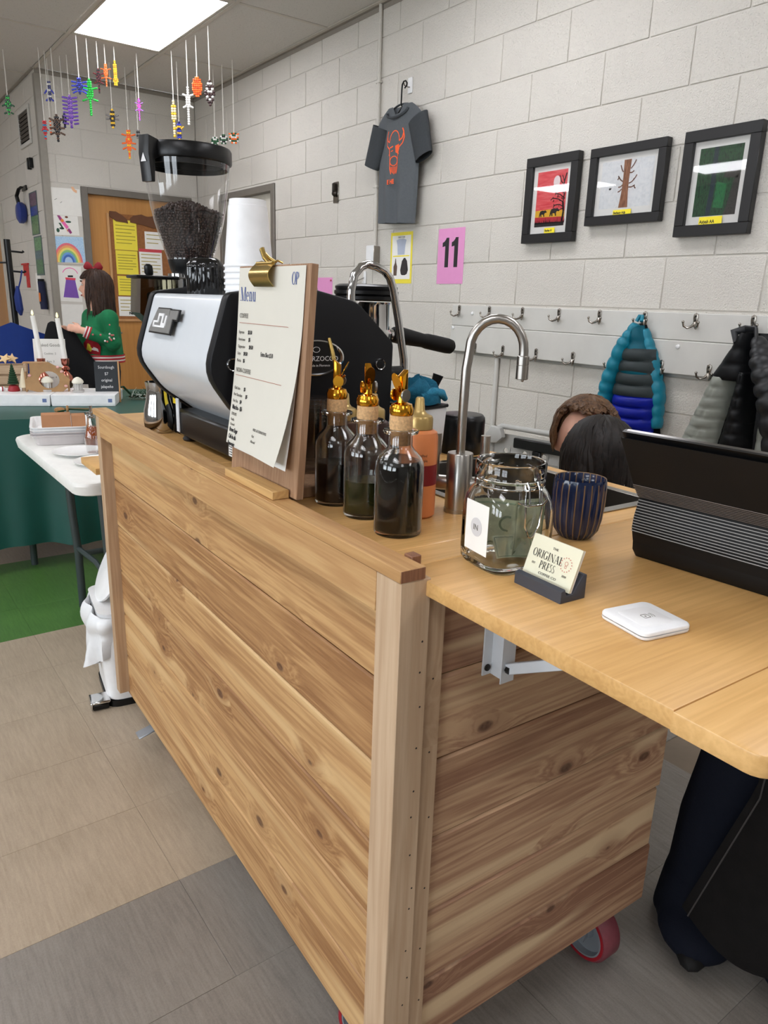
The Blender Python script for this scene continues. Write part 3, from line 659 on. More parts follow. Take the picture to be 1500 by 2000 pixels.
# --- steel milk pitcher
t=thing('milk_pitcher','polished steel milk pitcher behind the left end of the espresso machine','pitcher',(.582,1.835,ZT),0,True)
obj('body',G().lathe([(.0,.0),(.034,0),(.038,.005),(.040,.03),(.038,.055),(.031,.085),(.029,.105),(.033,.125),(.032,.125),(.028,.105),(.030,.085),(.036,.055),(.0,.01)],n=36,cap0=False,cap1=False),M_chrome,t)
obj('handle',G().tube([(.03,-.012,.11),(.055,-.022,.112),(.066,-.027,.09),(.06,-.024,.05),(.036,-.015,.035)],.0045,8),M_chrome,t)
t=thing('yellow_label_box','small black box with a yellow label beside the steel milk pitcher','box',(.630,1.785,ZT),.1,True)
obj('case',G().box((-.022,-.022,0),(.022,.022,.115),.003),M_blackp,t); obj('label',G().box((-.0226,-.016,.075),(-.0221,.018,.108)),mat('yellow_label',(236,206,40),.5),t,'yellow paper label')
# --- menu board
MN=thing('menu_board','wooden menu board with a brass clip holding two printed pages','menu',(.542,1.146,.995),0,True)
obj('backboard',G().box((-.0065,-.131,.001),(.0065,.131,.367),.001,M=RY(4.2)),M_walnut,MN)
obj('front_lip',G().box((-.0385,-.11,.0005),(-.0085,.085,.0145),.001),M_lip,MN,'pale oak lip lying across the cap')
obj('base_plate',G().box((.0085,-.056,-.0195),(.15,.10,-.0005),.001),M_walnut,MN)
MP=RY(4.2)@T3(-.0068,0,0)                 # plane of the board's face: x out of the board is -x
def page(name,y0,y1,z0,z1,curl,off,m):
    def fn(u,v):
        y=y0+(y1-y0)*u; z=z1+(z0-z1)*v
        k=max(0.,v-.25)/.75
        return (-off-curl*k*k*(.35+.65*(1-u)),y,z)
    return obj(name,G().grid(fn,8,14,M=MP),m,MN,solid=.0003)
M_page=mat('menu_paper',(208,204,192),.65,var=.015)
page('page',-.112,.119,.045,.362,.013,.0004,M_paper)
p2_=page('page',-.118,.127,.053,.364,.036,.0012,M_page)
def PT(y,z):                              # point on the front page, lettering frame reading along -y
    u=(y+.118)/(.245); v=(.364-z)/(.311); k=max(0.,v-.25)/.75; x=-.0012-.036*k*k*(.35+.65*(1-u))
    dv=.004; k2=max(0.,v+dv-.25)/.75; slope=math.atan2((.036*(k2*k2-k*k)*(.35+.65*(1-u))),dv*.311)
    return MP@T3(x-.0009,y,z)@RY(math.degrees(slope))@RZ(math.degrees(math.atan(.0)) )@RZ(-90-math.degrees(math.atan(.65*.036*k*k/.245)))@RX(90)
g=G(); serif(g,'Menu',.0235,PT(.117,.308),.78); obj('lettering',g,M_inkb,p2_,flat=True)
g=G(); serif(g,'OP',.0185,PT(-.075,.336),.72,.04); obj('lettering',g,M_inkb,p2_,flat=True)
text('lettering','COFFEE',.0115,PT(.117,.279),M_inkg,p2_,sx=.9); text('lettering','NON-COFFEE',.0115,PT(.117,.184),M_inkg,p2_,sx=.9)
for z in (.270,.178):
    ga=G()
    for k in range(12):
        ya,yb=.117-.19*k/12,.117-.19*(k+1)/12
        a,b=PT(ya,z).translation,PT(yb,z).translation; dz=Vector((0,0,.0009)); ga.poly([a,b,b+dz,a+dz])
    obj('rule',ga,M_inkr,p2_,flat=True)
z=.259
for s1,s2 in (('Espresso','$3.50'),('Americano','$5'),('Cappuccino','$4.50'),('Latte','$4.50'),('Mocha','$5')):
    text('lettering',s1,.0076,PT(.117,z-.007),M_inkg,p2_,sx=.85); text('lettering',s2,.0092,PT(.117-.0050*len(s1)*.82-.006,z-.007),M_ink,p2_,sx=.8,bold=.0001); z-=.0125
text('lettering','Extra Shot $.50',.0105,PT(.020,.218),M_ink,p2_,sx=.72)
z=.160
for s1,s2 in (('Chai Latte','$5'),('Hot Chocolate','$5'),('Hot Tea','$4')):
    text('lettering',s1,.0076,PT(.117,z-.007),M_inkg,p2_,sx=.85); text('lettering',s2,.0092,PT(.117-.0046*len(s1)*.82-.006,z-.007),M_ink,p2_,sx=.8,bold=.0001); z-=.0118
text('lettering','Matcha - $6',.0115,PT(.117,z-.008),M_ink,p2_,sx=.85,bold=.0001)
text('lettering','SYRUPS',.0075,PT(.117,z-.019),M_inkg,p2_); text('lettering','Vanilla',.0065,PT(.117,z-.029),M_inkg,p2_); text('lettering','Caramel',.0065,PT(.117,z-.0375),M_inkg,p2_)
for k,s1 in enumerate(('Brown Sugar','Café de olla','Peppermint')):
    text('lettering',s1,.0115,PT(.117,z-.049-.0125*k),M_ink,p2_,sx=.72,bold=.0001)
text('lettering','MILK ALTERNATIVES',.0065,PT(.005,z-.032),M_inkg,p2_); text('lettering','Oat',.0065,PT(.005,z-.043),M_inkg,p2_); text('lettering','Almond',.0065,PT(.005,z-.052),M_inkg,p2_)
# brass clip
g=G().box((-.006,-.02,0),(.0,.055,.001),M=T3(0,0,0))
MC=RY(4.2)@T3(-.0075,.018,.357)
def plate(u,v):
    y=-.037+.074*u; t=v
    x=-.0015-.016*math.sin(t*math.pi*.92)*.85-.003*(1-t); z=.012-.037*t
    return (x,y,z)
clip=obj('clip',G().grid(plate,4,12,M=MC).cyl((-.004,-.03,.012),(-.004,.03,.012),.0035,n=10,M=MC),M_brass,MN,'brass bulldog clip',solid=.0008)
g=G().tube([(-.004,-.012,.013),(-.006,-.002,.020),(-.006,.010,.034),(-.004,.014,.036),(-.002,.012,.030),(.002,-.004,.02),(.006,-.02,.015)],[.003,.004,.0045,.004,.003,.003,.002],10,M=MC); obj('clip_lever',g,M_brass,clip)
g=G().tube([(-.004,-.03,.013),(.003,-.032,.0165),(.012,-.032,.014)],.0016,8,M=MC).tube([(-.004,.03,.013),(.003,.028,.0165),(.012,.028,.014)],.0016,8,M=MC); obj('clip_spring',g,M_brass,clip)
# --- clear plastic cups behind the menu
rb=random.Random(4)
for k in range(6):
    t=thing('clear_cup',('clear plastic cup, bottom of the nested stack behind the menu board','clear plastic cup, second from bottom of the nested stack','clear plastic cup, third from bottom of the nested stack','clear plastic cup, third from top of the nested stack','clear plastic cup, second from top of the nested stack','clear plastic cup, uppermost rim of the nested stack')[k],'cup',(.668,1.192,.9955+.0075*k),0,True,'nested clear cups behind the menu')
    obj('cup_wall',G().lathe([(.0,.001),(.026,.001),(.027,.003),(.0335,.098),(.0355,.099),(.0355,.1015),(.0335,.1018)],n=28,cap0=False,cap1=False),M_plas,t)
# --- syrup bottles with cork and pourer
M_syr={1:mat('dark_red_syrup',(16,6,6),.12,Specular_IOR_Level=.1),2:mat('olive_syrup',(44,44,18),.12,Specular_IOR_Level=.1),3:mat('black_syrup',(8,5,5),.1,Specular_IOR_Level=.1)}
def bottle(x,y,lv,k,label,rz):
    t=thing('syrup_bottle',label,'bottle',(x,y,ZT),rz,True,'glass syrup bottles with gold pourers')
    R=.0365
    prof=[(.0,.003),(R-.006,.002),(R-.002,.0),(R,.004),(R,.100),(R-.001,.108),(R-.0045,.116),(R-.0105,.123),(.0205,.1285),(.0180,.133),(.0176,.150),(.0255,.1515),(.0265,.154),(.0255,.1565),(.0162,.1565),(.0162,.133),(.0185,.1275),(R-.0125,.121),(R-.0062,.1145),(R-.0028,.107),(R-.0018,.100),(R-.0018,.006),(R-.007,.0055),(0,.0055)]
    obj('bottle_glass',G().lathe(prof,n=44,cap0=False,cap1=False),M_glass,t)
    ri=R-.0028
    pl=[(0,.0065),(ri-.004,.0065),(ri,.009)]
    if lv>.1: pl+=[(ri,.099),(ri-.001,.106),(ri-.003,lv),(0,lv)]
    else: pl+=[(ri,lv),(ri-.0006,lv),(0,lv-.0004)]
    obj('syrup',G().lathe(pl,n=40,cap0=False,cap1=False),M_syr[k],t)
    obj('stopper',G().lathe([(.0146,.134),(.0152,.1565)],n=24),M_corkw,t,'wet cork in the neck'); obj('cork',G().lathe([(.0165,.157),(.0172,.160),(.0166,.177),(.0152,.1778)],n=28),M_cork,t)
    p=obj('pourer',G().lathe([(.0165,.178),(.0175,.180),(.0175,.187),(.0155,.191),(.0150,.1935),(.0075,.196),(.0065,.204)],n=28).prism([(-.0062,.0),(.0062,.0),(.0062,.040),(-.0062,.031)],'y',-.0055,.0055,M=T3(0,0,.202),bev=.002),M_gold,t)
    obj('pourer_flap',G().lathe([(.0105,-.0006),(.0105,.0006)],n=24,M=T3(-.012,0,.224)@RY(64)@Matrix.Diagonal((1.5,.75,1,1))).tube([(-.006,0,.208),(-.013,0,.216)],.002,6),M_gold,p)
    for s in (-1,1): obj('pourer_weight',G().lathe([(.0088,-.0015),(.0092,0),(.0088,.0015)],n=24,M=T3(.007*0-.004,s*.0105,.2065)@RX(90)),mat('zinc_disc',(150,148,142),.35,1.) if s<0 else M_gold,p,'zinc disc' if s<0 else None)
    obj('pour_tube',G().cyl((0,0,.111),(0,0,.1335),.0022,n=8),M_plas,t)
    return t
bottle(.629,1.047,.072,1,'glass bottle of dark syrup nearest the menu board, leftmost of the corked three',2.4)
bottle(.631,.957,.060,2,'glass bottle with a little olive syrup, middle of the corked three',1.2)
bottle(.622,.854,.112,3,'full glass bottle of black syrup, front and right of the corked three',.2)
# --- squeeze bottles
def squeeze(x,y,label,cols,h=.142,r=.0315,txt=False):
    t=thing('sauce_bottle',label,'bottle',(x,y,ZT),0,True,'sauce bottles with champagne caps')
    obj('body',G().lathe([(0,0),(r-.004,0),(r,.004),(r,h-.012),(r-.002,h-.004),(r-.008,h)],n=40,cap0=False),cols[0],t)
    if len(cols)>1: obj('label_band',G().lathe([(r+.0004,.055),(r+.0004,.088)],n=40,cap0=False,cap1=False),cols[1],t)
    obj('cap',G().lathe([(.020,h),(.0222,h+.001),(.0222,h+.017),(.0205,h+.021),(.012,h+.025),(.0085,h+.030),(.0068,h+.048),(.005,h+.05),(0,h+.05)],n=36,cap0=False),M_goldp,t)
    if txt:
        for k,s_ in enumerate(('Carefully crafted','for coffee people')):
            text('lettering',s_,.0062,RZ(-38)@T3(-.018,-r-.0006,.103-.008*k)@RX(90),M_ink,t,sx=.8)
squeeze(.702,.916,'orange squeeze bottle with a dark red band beside the front corked bottle',(mat('orange_plastic',(212,128,76),.35),mat('dark_red_label',(120,20,30),.4)),txt=True)
squeeze(.782,1.165,'dark squeeze bottle seen between the second and third corked bottles',(mat('dark_sauce',(52,30,24),.3),),h=.115)
squeeze(.722,1.172,'squeeze bottle behind the leftmost corked bottle',(mat('brown_sauce',(70,42,30),.3),),h=.118)
# --- twisted bar spoon
t=thing('bar_spoon','gold twisted bar spoon leaning against the espresso machine','spoon',(.752,1.150,ZT+.002),0,True)
pts=[];a,b=Vector((0,0,0)),Vector((-.03,.085,.262))
g=G(); lp=[]
d=(b-a).normalized(); u=d.cross(Vector((1,0,0))).normalized(); v=d.cross(u)
for i in range(60):
    f=i/59; p=a+(b-a)*f; tw=0 if f>.8 else i*.6; r=.0024 if f<.8 else .0034+.001*(1-abs(f-.9)*10)
    lp.append([p+(u*math.cos(tw+k*math.pi/3)+v*math.sin(tw+k*math.pi/3))*r*(1 if (k%3 or f>.8) else .5) for k in range(6)])
obj('shaft',g.rings(lp),M_brass,t); obj('bowl',G().ell((0,0,.006),(.012,.006,.006)),M_brass,t)
# --- sink, tap, jar
sk=thing('sink','stainless steel drop-in sink set into the cart top','sink',((SX0+SX1)/2,(SY0+SY1)/2,ZT),0,True)
hx,hy=(SX1-SX0)/2-.001,(SY1-SY0)/2-.001; fx=.016
g=G()
for lo,hi in (((-hx-fx,-hy-fx,.0006),(hx+fx,-hy+.002,.003)),((-hx-fx,hy-.002,.0006),(hx+fx,hy+fx,.003)),((-hx-fx,-hy+.002,.0006),(-hx+.002,hy-.002,.003)),((hx-.002,-hy+.002,.0006),(hx+fx,hy-.002,.003))): g.box(lo,hi,.0008)
obj('rim',g,M_inox,sk)
M_basin=mat('brushed_basin',(120,114,106),.38,1.)
g=G()
def bas(u,v):
    a=2*math.pi*u; sx,sy=math.cos(a),math.sin(a); q=max(abs(sx),abs(sy)); k=1-.06*v if v<.8 else (1-.048)*(1-(v-.8)*4.9)
    return (sx/q*(hx-.002)*k,sy/q*(hy-.002)*k,.002-.16*min(v/.8,1))
g.grid(bas,48,15,closed=True); obj('basin',g,M_basin,sk)
obj('drain',G().lathe([(.026,-.157),(.024,-.1555),(.0,-.1565)],n=24),M_chrome,sk)
fc=thing('faucet','brushed steel gooseneck faucet with two lever handles beside the sink','faucet',(.778,.900,ZT+.0001),0,True)
obj('body',G().lathe([(.0,0),(.0225,0),(.0225,.006),(.0215,.0065),(.0215,.098),(.0205,.0995),(.0,.0995)],n=40,cap0=False,cap1=False),M_inox,fc)
dx,dy=.064,-.0555
cv=[(0,0,.0995),(-.0,.0,.16),(.001,-.001,.235),(.0035,-.003,.262)]
for k in range(1,13):
    a=math.pi*(1-k/12.)*1.0; f=.5+.5*math.cos(a); cv.append((.0035+dx*f,-.003+dy*f,.266+.048*math.sin(a)))
cv+=[(.0035+dx,-.003+dy,.258)]
obj('spout',G().tube(cv,.0075,16),M_inox,fc)
ex_,ey_=.0035+dx,-.003+dy
obj('aerator',G().lathe([(.0085,-.0),(.0098,.001),(.0098,.022),(.0092,.0225),(.0098,.023),(.0098,.036),(.0085,.037)],(ex_,ey_,.222),24).ell((ex_+.002,ey_,.221),(.0025,.0025,.003)),M_inox,fc)
def lever(sgn,zz,name):
    v=Vector((-.62,.78,0))*sgn if sgn>0 else Vector((.80,-.60,0))
    p=Vector((0,0,zz)); e=p+v*.052
    h=obj(name,G().cyl(p+v*.017,e,.0125,n=20),M_inox,fc)
    m=p+v*.040
    obj('lever',G().tube([m,m+Vector((0,0,.048)),m+Vector((0,0,.048)),m+Vector((0,0,.082))],[.0052,.0056,.0078,.0078],16),M_inox,h)
lever(1,.047,'valve'); lever(-1,.047,'valve')
# glass swing-top jar with notes
JX,JY=.671,.674
jr=thing('glass_jar','square-shouldered glass swing-top jar of banknotes with a white sticker','jar',(JX,JY,ZT),0,True)
JA=math.atan2(-.70,-.71)     # the stickered side faces the camera's left
def sq(r,z,k,n=48):
    out=[]
    for i in range(n):
        a=2*math.pi*i/n; c,s_=math.cos(a),math.sin(a); p=(abs(c)**k+abs(s_)**k)**(-1./k); out.append((r*p*c,r*p*s_,z))
    return out
JM=RZ(-8)
lp=[sq(.0,.003,4),sq(.040,.003,4),sq(.045,.0,4.5),sq(.0485,.006,5),sq(.0495,.02,5),sq(.0490,.078,5),sq(.0475,.092,4),sq(.045,.103,3),sq(.0435,.110,2),sq(.046,.112,2),sq(.046,.117,2),sq(.0435,.119,2),sq(.0465,.121,2),sq(.0465,.139,2),sq(.045,.1415,2),sq(.0425,.141,2),sq(.0412,.135,2),sq(.0405,.108,2),sq(.0425,.1015,3),sq(.0450,.091,4),sq(.0463,.078,5),sq(.0468,.02,5),sq(.044,.010,4.5),sq(.038,.0085,4),sq(0,.0085,4)]
obj('jar_glass',G().rings(lp,cap0=False,cap1=False,M=JM),M_glass,jr)
obj('sticker',G().box((-.0502,-.029,.022),(-.0497,.022,.089),M=JM),M_paper,jr,'white sticker with a grey disc')
st=obj('sticker_disc',G().lathe([(.0125,0),(.0125,.0004)],n=28,M=JM@T3(-.0503,-.0035,.056)@RY(-90)),mat('pale_grey',(206,204,204),.6),jr)
text('lettering','IN',.011,JM@T3(-.0509,.003,.052)@RZ(-90)@RX(90),M_inkg,st)
g=G()
def wire(pts,r=.0013): g.tube(pts,r,8,M=JM)
x=-.0475
yw=-.050
for s_ in (-1,1): wire([(s_*.010,-.0455,.118),(s_*.012,-.052,.110),(s_*.013,-.054,.092),(s_*.011,-.0535,.066),(s_*.004,-.0525,.052),(0,-.0522,.050)])
wire([(-.0225,-.051,.098),(-.012,-.0555,.0935),(.012,-.0555,.0935),(.0225,-.051,.098)])
wire([(-.008,-.048,.122),(-.008,-.053,.114),(-.0078,-.0548,.096)]); wire([(.008,-.048,.122),(.008,-.053,.114),(.0078,-.0548,.096)])
lw=[(.0452*math.cos(R_(a)),.0452*math.sin(R_(a)),.1105) for a in range(0,360,12)]; g.tube(lw,.0011,6,M=JM,closed=True)
obj('wire_clasp',g,M_chrome,jr)
g=G().box((-.012,.040,.128),(.012,.0435,.133),.001,M=JM).cyl((-.018,.0425,.126),(.018,.0425,.126),.0018,n=8,M=JM); obj('hinge_wire',g,M_chrome,jr)
M_bill=mat('banknote',(196,200,172),.75,var=.25,scale=70.); M_billd=mat('banknote_print',(126,138,112),.75)
def note(x,y,rz,z0,z1,w_,curl,lab,lean=0.):
    t=thing('banknote',lab,'banknote',cw(JX+x,JY+y,ZT),CYAW+rz,group='banknotes in the jar')
    def fn(u,v): return ((u-.5)*w_,curl*math.sin(u*math.pi*1.3+.4)+lean*v,z0+(z1-z0)*v)
    b=obj('paper',G().grid(fn,10,4),M_bill,t,solid=.0004)
    g=G()
    for (u0,u1,v0,v1) in ((.04,.96,.06,.10),(.04,.96,.90,.94),(.04,.07,.1,.9),(.93,.96,.1,.9)):
        n_=6
        for k in range(n_):
            if u1-u0>.5: a,c=u0+(u1-u0)*k/n_,u0+(u1-u0)*(k+1)/n_; g.poly([Vector(fn(a,v0))+Vector((0,-.0008,0)),Vector(fn(c,v0))+Vector((0,-.0008,0)),Vector(fn(c,v1))+Vector((0,-.0008,0)),Vector(fn(a,v1))+Vector((0,-.0008,0))])
        if u1-u0<.5: g.poly([Vector(fn(u0,v0))+Vector((0,-.0008,0)),Vector(fn(u1,v0))+Vector((0,-.0008,0)),Vector(fn(u1,v1))+Vector((0,-.0008,0)),Vector(fn(u0,v1))+Vector((0,-.0008,0))])
    cx=.62
    g.lathe([(.012,0),(.009,0)],n=16,M=T3((cx-.5)*w_,fn(cx,.5)[1]-.0009,(z0+z1)/2)@RX(90),cap0=False,cap1=False)
    obj('print',g,M_billd,b,flat=True)
note(.016,-.024,.05,.014,.092,.052,.004,'banknote standing upright at the right of the jar, its scroll border showing')
note(.002,.012,-.55,.014,.084,.072,.006,'pale banknote bent behind the white sticker in the jar',.004)
note(-.006,-.028,-.3,.014,.040,.055,.003,'crumpled banknote lying low in the jar by the card stand',.018)
# mug
mg=thing('ribbed_mug','dark blue ribbed stoneware cup without handle behind the jar','cup',(.848,.705,ZT+.0001),0,True)
n=132; R0=[(.0,.001),(.020,.001),(.022,0),(.026,.004),(.033,.014),(.0365,.03),(.038,.05),(.0385,.075),(.0385,.088),(.0375,.092),(.0365,.091),(.036,.07),(.034,.03),(.026,.01),(0,.008)]
loops=[]
for j,(r,z) in enumerate(R0):
    loops.append([])
    for i in range(n):
        q=r+((.0009 if i%6 in (0,1) else (-.0005 if i%6 in (3,4) else .0003)) if 3<=j<=7 else 0)
        a=2*math.pi*i/n; loops[-1].append((q*math.cos(a),q*math.sin(a),z))
M_glaze=mat('blue_glaze',(24,36,66),.12,var=.3,scale=30.); M_ridge=mat('bare_ridge',(112,86,54),.3,var=.3)
g=G().rings(loops,cap0=False,cap1=False)
for f in g.bm.faces:
    c=f.calc_center_median(); i=int((math.atan2(c.y,c.x)/(2*math.pi))%1*n)
    r_=math.hypot(c.x,c.y); outer=c.z<.0885 and r_>.0355+(-.02 if c.z<.03 else 0)
    f.material_index=1 if (i%6==0 and outer) or (.0905<c.z) else 0
obj('cup_wall',g,[M_glaze,M_ridge],mg,angle=60)
# card stand with its cards
M_slate=mat('slate_plastic',(58,60,68),.55)
cs=thing('card_stand','dark grey stand for business cards in front of the glass jar','card holder',(.647,.570,ZT),R_(-2),True)
obj('tray',G().prism([(-.019,0),(.022,0),(.022,.030),(.016,.031),(.0005,.009),(-.0095,.009),(-.0125,.017),(-.019,.015)],'y',-.0395,.0405,bev=.0012),M_slate,cs)
CM=T3(-.0065,0,.0112)@RY(19)
for k in range(5):
    t=thing('business_card',('front business card with the black printed name, in the slate stand','second business card in the slate stand','middle business card in the slate stand','second from last business card in the slate stand','rearmost business card in the slate stand')[k],'card',(.647,.570,ZT),R_(-2),True,'business cards in the stand')
    b=obj('card',G().box((.0016*k,-.0395+.0006*k,.0),(.0016*k+.0009,.0405,.053),M=CM),M_card if k<3 else M_paper,t)
    if k==0:
        def CT(y,z): return CM@T3(-.0007,y,z)@RZ(-90)@RX(90)
        g=G(); serif(g,'ORIGINAL',.0098,CT(.033,.0265),.74); obj('lettering',g,M_ink,b,flat=True)
        g=G(); serif(g,'PRESS',.0092,CT(.017,.0145),.72); obj('lettering',g,M_ink,b,flat=True)
        text('lettering','THE',.0042,CT(.0,.0415),M_inkg,b,'CENTER',1.2); text('lettering','COFFEE CO',.0044,CT(.0,.0072),M_inkg,b,'CENTER',1.3); text('lettering','EST',.0036,CT(.030,.0168),M_inkg,b); text('lettering','2020',.0036,CT(-.021,.0148),M_inkg,b)
        g=G()
        for a in range(0,360,24): g.lathe([(.0008,0),(.0008,.0001)],n=6,M=CT(-.0225+.0085*math.cos(R_(a)),.030+.0085*math.sin(R_(a))))
        g.lathe([(.0026,0),(.0021,0)],n=14,M=CT(-.0225,.0315),cap0=False,cap1=False).lathe([(.0018,0),(.0013,0)],n=12,M=CT(-.0225,.0272),cap0=False,cap1=False)
        obj('seal',g,mat('pink_ink',(206,128,112),.7),b,'pink round seal',flat=True)
# card reader
rd=thing('card_reader','white rounded-square card reader lying near the edge of the leaf','card reader',(.666,.444,ZT),R_(-9),True)
def rsq(h,r,n=6):
    o=[]
    for cx,cy,a0 in ((1,1,0),(-1,1,90),(-1,-1,180),(1,-1,270)):
        o+=[(cx*(h-r)+r*math.cos(R_(a0+90*k/n)),cy*(h-r)+r*math.sin(R_(a0+90*k/n))) for k in range(n+1)]
    return o
lp=[[(a,b,z) for a,b in rsq(h,.009)] for h,z in ((.033,0),(.0345,.0012),(.035,.003),(.035,.0042))]; obj('lower_shell',G().rings(lp),M_white,rd)
lp=[[(a,b,z) for a,b in rsq(h,.009)] for h,z in ((.035,.0056),(.035,.0078),(.0343,.0092),(.033,.0098))]; obj('upper_shell',G().rings(lp),M_white,rd)
lp=[[(a+.0018,b,z) for a,b in rsq(.0328,.008)] for z in (.0042,.0056)]; obj('slot_core',G().rings(lp),mat('slot_grey',(150,148,146),.6),rd)
obj('tap_zone',G().rings([[(a,b,z) for a,b in rsq(h,.007)] for h,z in ((.0225,.0098),(.0222,.01005))]),mat('tap_grey',(228,227,226),.5),rd)
g=G(); lg=[(a,b,.0101) for a,b in rsq(.0042,.0012,3)]; g.tube(lg,.0004,6,closed=True).box((-.0012,-.0012,.01),(.0012,.0012,.0102)); g.tube([(.007,-.004,.0101),(.0085,0,.0101),(.007,.004,.0101)],.0003,6).tube([(.0095,-.005,.0101),(.0112,0,.0101),(.0095,.005,.0101)],.0003,6); obj('emblem',g,M_inkg,rd)
# tablet in its folio
tb=thing('tablet','tablet in a black keyboard folio with pale ribs, seen from behind','tablet',(.854,.599,ZT),math.atan2(-.9957,.093),True)
# local: x along the case, y outwards to the left of it (away from camera is +y)
LEN=.262
def slab(name,prof,m,x0=0.,x1=LEN,par=tb,bev=.002): return obj(name,G().prism(prof,'x',x0,x1,bev=bev),m,par)
# offsets towards the camera are -y here
slab('folio_back',[(-.0105,.088),(-.0135,.0878),(-.031,.1085),(-.0745,.176),(-.0705,.176)],M_blackm)
slab('tablet_body',[(-.0100,.0905),(-.0695,.1775),(-.0752,.184),(-.0685,.187),(-.0625,.1805),(-.003,.093)],M_blackp,.001,LEN-.001)
slab('metal_edge',[(-.0742,.1842),(-.0684,.1874),(-.0666,.1862),(-.0726,.1828)],mat('space_grey',(128,126,124),.3,1.),.006,LEN-.006,tb,.0004)
slab('lower_panel',[(-.0105,.0875),(-.0185,.062),(-.0205,.046),(-.0165,.034),(-.0135,.025),(-.004,.025),(-.003,.089)],M_blackm)
slab('foot',[(-.001,.0003),(-.0115,.0125),(-.0133,.0265),(-.002,.029),(.09,.009),(.09,.0003)],M_blackm)
M_rib=mat('pale_rib',(150,148,146),.45); M_ribd=mat('brown_rib',(98,88,82),.5)
for k in range(8):
    f=(k+.5)/8; y=-.0137-.0178*f; z=.0880+.021*f
    obj('rib',G().box((.001,-.0010,-.0006),(LEN-.001,.0004,.0006),M=T3(0,y,z)@RX(-40)),M_ribd,tb)
for k in range(12):
    z=.084-k*.0038; y=-.0105-.008*(.0875-z)/.0255 if z>.062 else -.0185-.002*(.062-z)/.016
    obj('rib',G().box((.001,-.0010,-.00045),(LEN-.001,.0004,.00045),M=T3(0,y,z)),M_rib,tb)
# knock box with the blue cloth, black canister, cup, brush
kb=thing('knock_box','white box with a black rim under the blue cloth','box',(1.0,1.31,ZT),.2,True)
obj('box_body',G().lathe([(0,0),(.045,0),(.047,.004),(.053,.108),(.050,.11),(0,.11)],n=4,M=RZ(45)@Matrix.Diagonal((1.2,1.2,1,1)),cap0=False,cap1=False),M_white,kb); obj('black_rim',G().box((-.049,-.049,.1102),(.049,.049,.1175),.002),M_blackp,kb)
cl=thing('blue_cloth','crumpled teal blue cleaning cloth on the white box','cloth',(1.0,1.31,ZT+.1178),.2,True)
rc=random.Random(5); folds=[(rc.uniform(0,6.28),rc.uniform(2,5),rc.uniform(.003,.008)) for _ in range(6)]
def cloth(u,v):
    a=2*math.pi*u; r=.052*math.sin(min(v*1.15,1)*math.pi/2)*(1+.12*math.sin(3*a+1)); z=.055*(1-v)**.8+.003
    for ph,k,am in folds: r+=am*math.sin(k*a+ph+v*4)*v; z+=am*.9*math.sin(k*a*1.3+ph+7*v)*(1-abs(v-.5)*1.4)
    return (r*math.cos(a)*1.05,r*math.sin(a),max(z,.0006))
M_blue=mat('teal_terry',(44,128,160),.95,var=.25,scale=120.,bump=.5,bs=500.)
obj('fold',G().grid(cloth,40,14,closed=True),M_blue,cl,solid=.0015); obj('fold',G().tube([(.02,-.03,.012),(.045,-.03,.02),(.062,-.015,.017),(.066,.005,.012),(.055,.02,.01)],[.007,.009,.010,.009,.006],12),M_blue,cl); obj('fold',G().tube([(-.03,-.035,.02),(-.005,-.046,.03),(.025,-.045,.024),(.045,-.04,.01)],[.006,.01,.010,.006],12),M_blue,cl)
t=thing('brush','small black brush standing behind the blue cloth','brush',(1.09,1.37,ZT),0,True); obj('handle',G().tube([(0,0,0),(0,0,.10),(0,0,.14),(.004,-.002,.158),(.008,-.004,.172)],[.012,.010,.008,.011,.013],12),M_blackm,t)
t=thing('black_canister','black rounded canister behind the faucet','canister',(1.115,1.29,ZT),0,True); obj('body',G().lathe([(0,0),(.050,0),(.052,.003),(.053,.075),(.052,.083),(.047,.089),(.038,.0905),(0,.0885)],n=44,cap0=False,cap1=False),M_blackp,t)
t=thing('black_tumbler','black metal tumbler between the orange bottle and the faucet','cup',(.93,1.247,ZT),0,True)
obj('wall',G().lathe([(0,0),(.029,0),(.031,.003),(.034,.088),(.033,.0885),(.030,.005),(0,.005)],n=36,cap0=False,cap1=False),mat('navy_black',(24,27,36),.35),t); obj('handle',G().tube([(-.0,.031,.075),(.0,.05,.075),(.0,.055,.055),(.0,.04,.025),(0,.031,.02)],.0045,8),M_blackp,t)
# ================================================================ ON THE WALLS
XS=XW-.0005          # wall face
def WP(y,z,off=0.): return T3(XW-off,y,z)@RZ(-90)@RX(90)      # lettering frame on the right wall: x runs to the right (-y), y up, z out of the wall
def FP(x,z,off=0.): return T3(x,YF-off,z)@RX(90)               # on the back wall: x to the right, z out towards the room
M_y=mat('yellow_paper',(240,222,70),.6,var=.03); M_yt=mat('yellow_tape',(246,226,40),.5,var=.02); M_pink=mat('pink_paper',(226,150,200),.45,var=.03)
M_frame=mat('black_frame',(20,19,20),.4); M_mat=mat('mount_board',(232,230,226),.8,var=.02); M_nick=mat('nickel_hook',(150,144,136),.25,1.)
M_pane=glass('picture_glass',(252,252,252),.0)
def flat(g,M,pts): g.poly([M@Vector((a,b,0)) for a,b in pts])
def sheet(g,M,w,h): flat(g,M,[(0,0),(w,0),(w,h),(0,h)])
def layer(name,par,M,polys,m,z=.0004,label=None):
    g=G()
    for p in polys: flat(g,M@T3(0,0,z),p)
    return obj(name,g,m,par,label,flat=True)
def circ(cx,cy,rx,ry=None,n=20): 
    ry=ry or rx
    return [(cx+rx*math.cos(2*math.pi*k/n),cy+ry*math.sin(2*math.pi*k/n)) for k in range(n)]
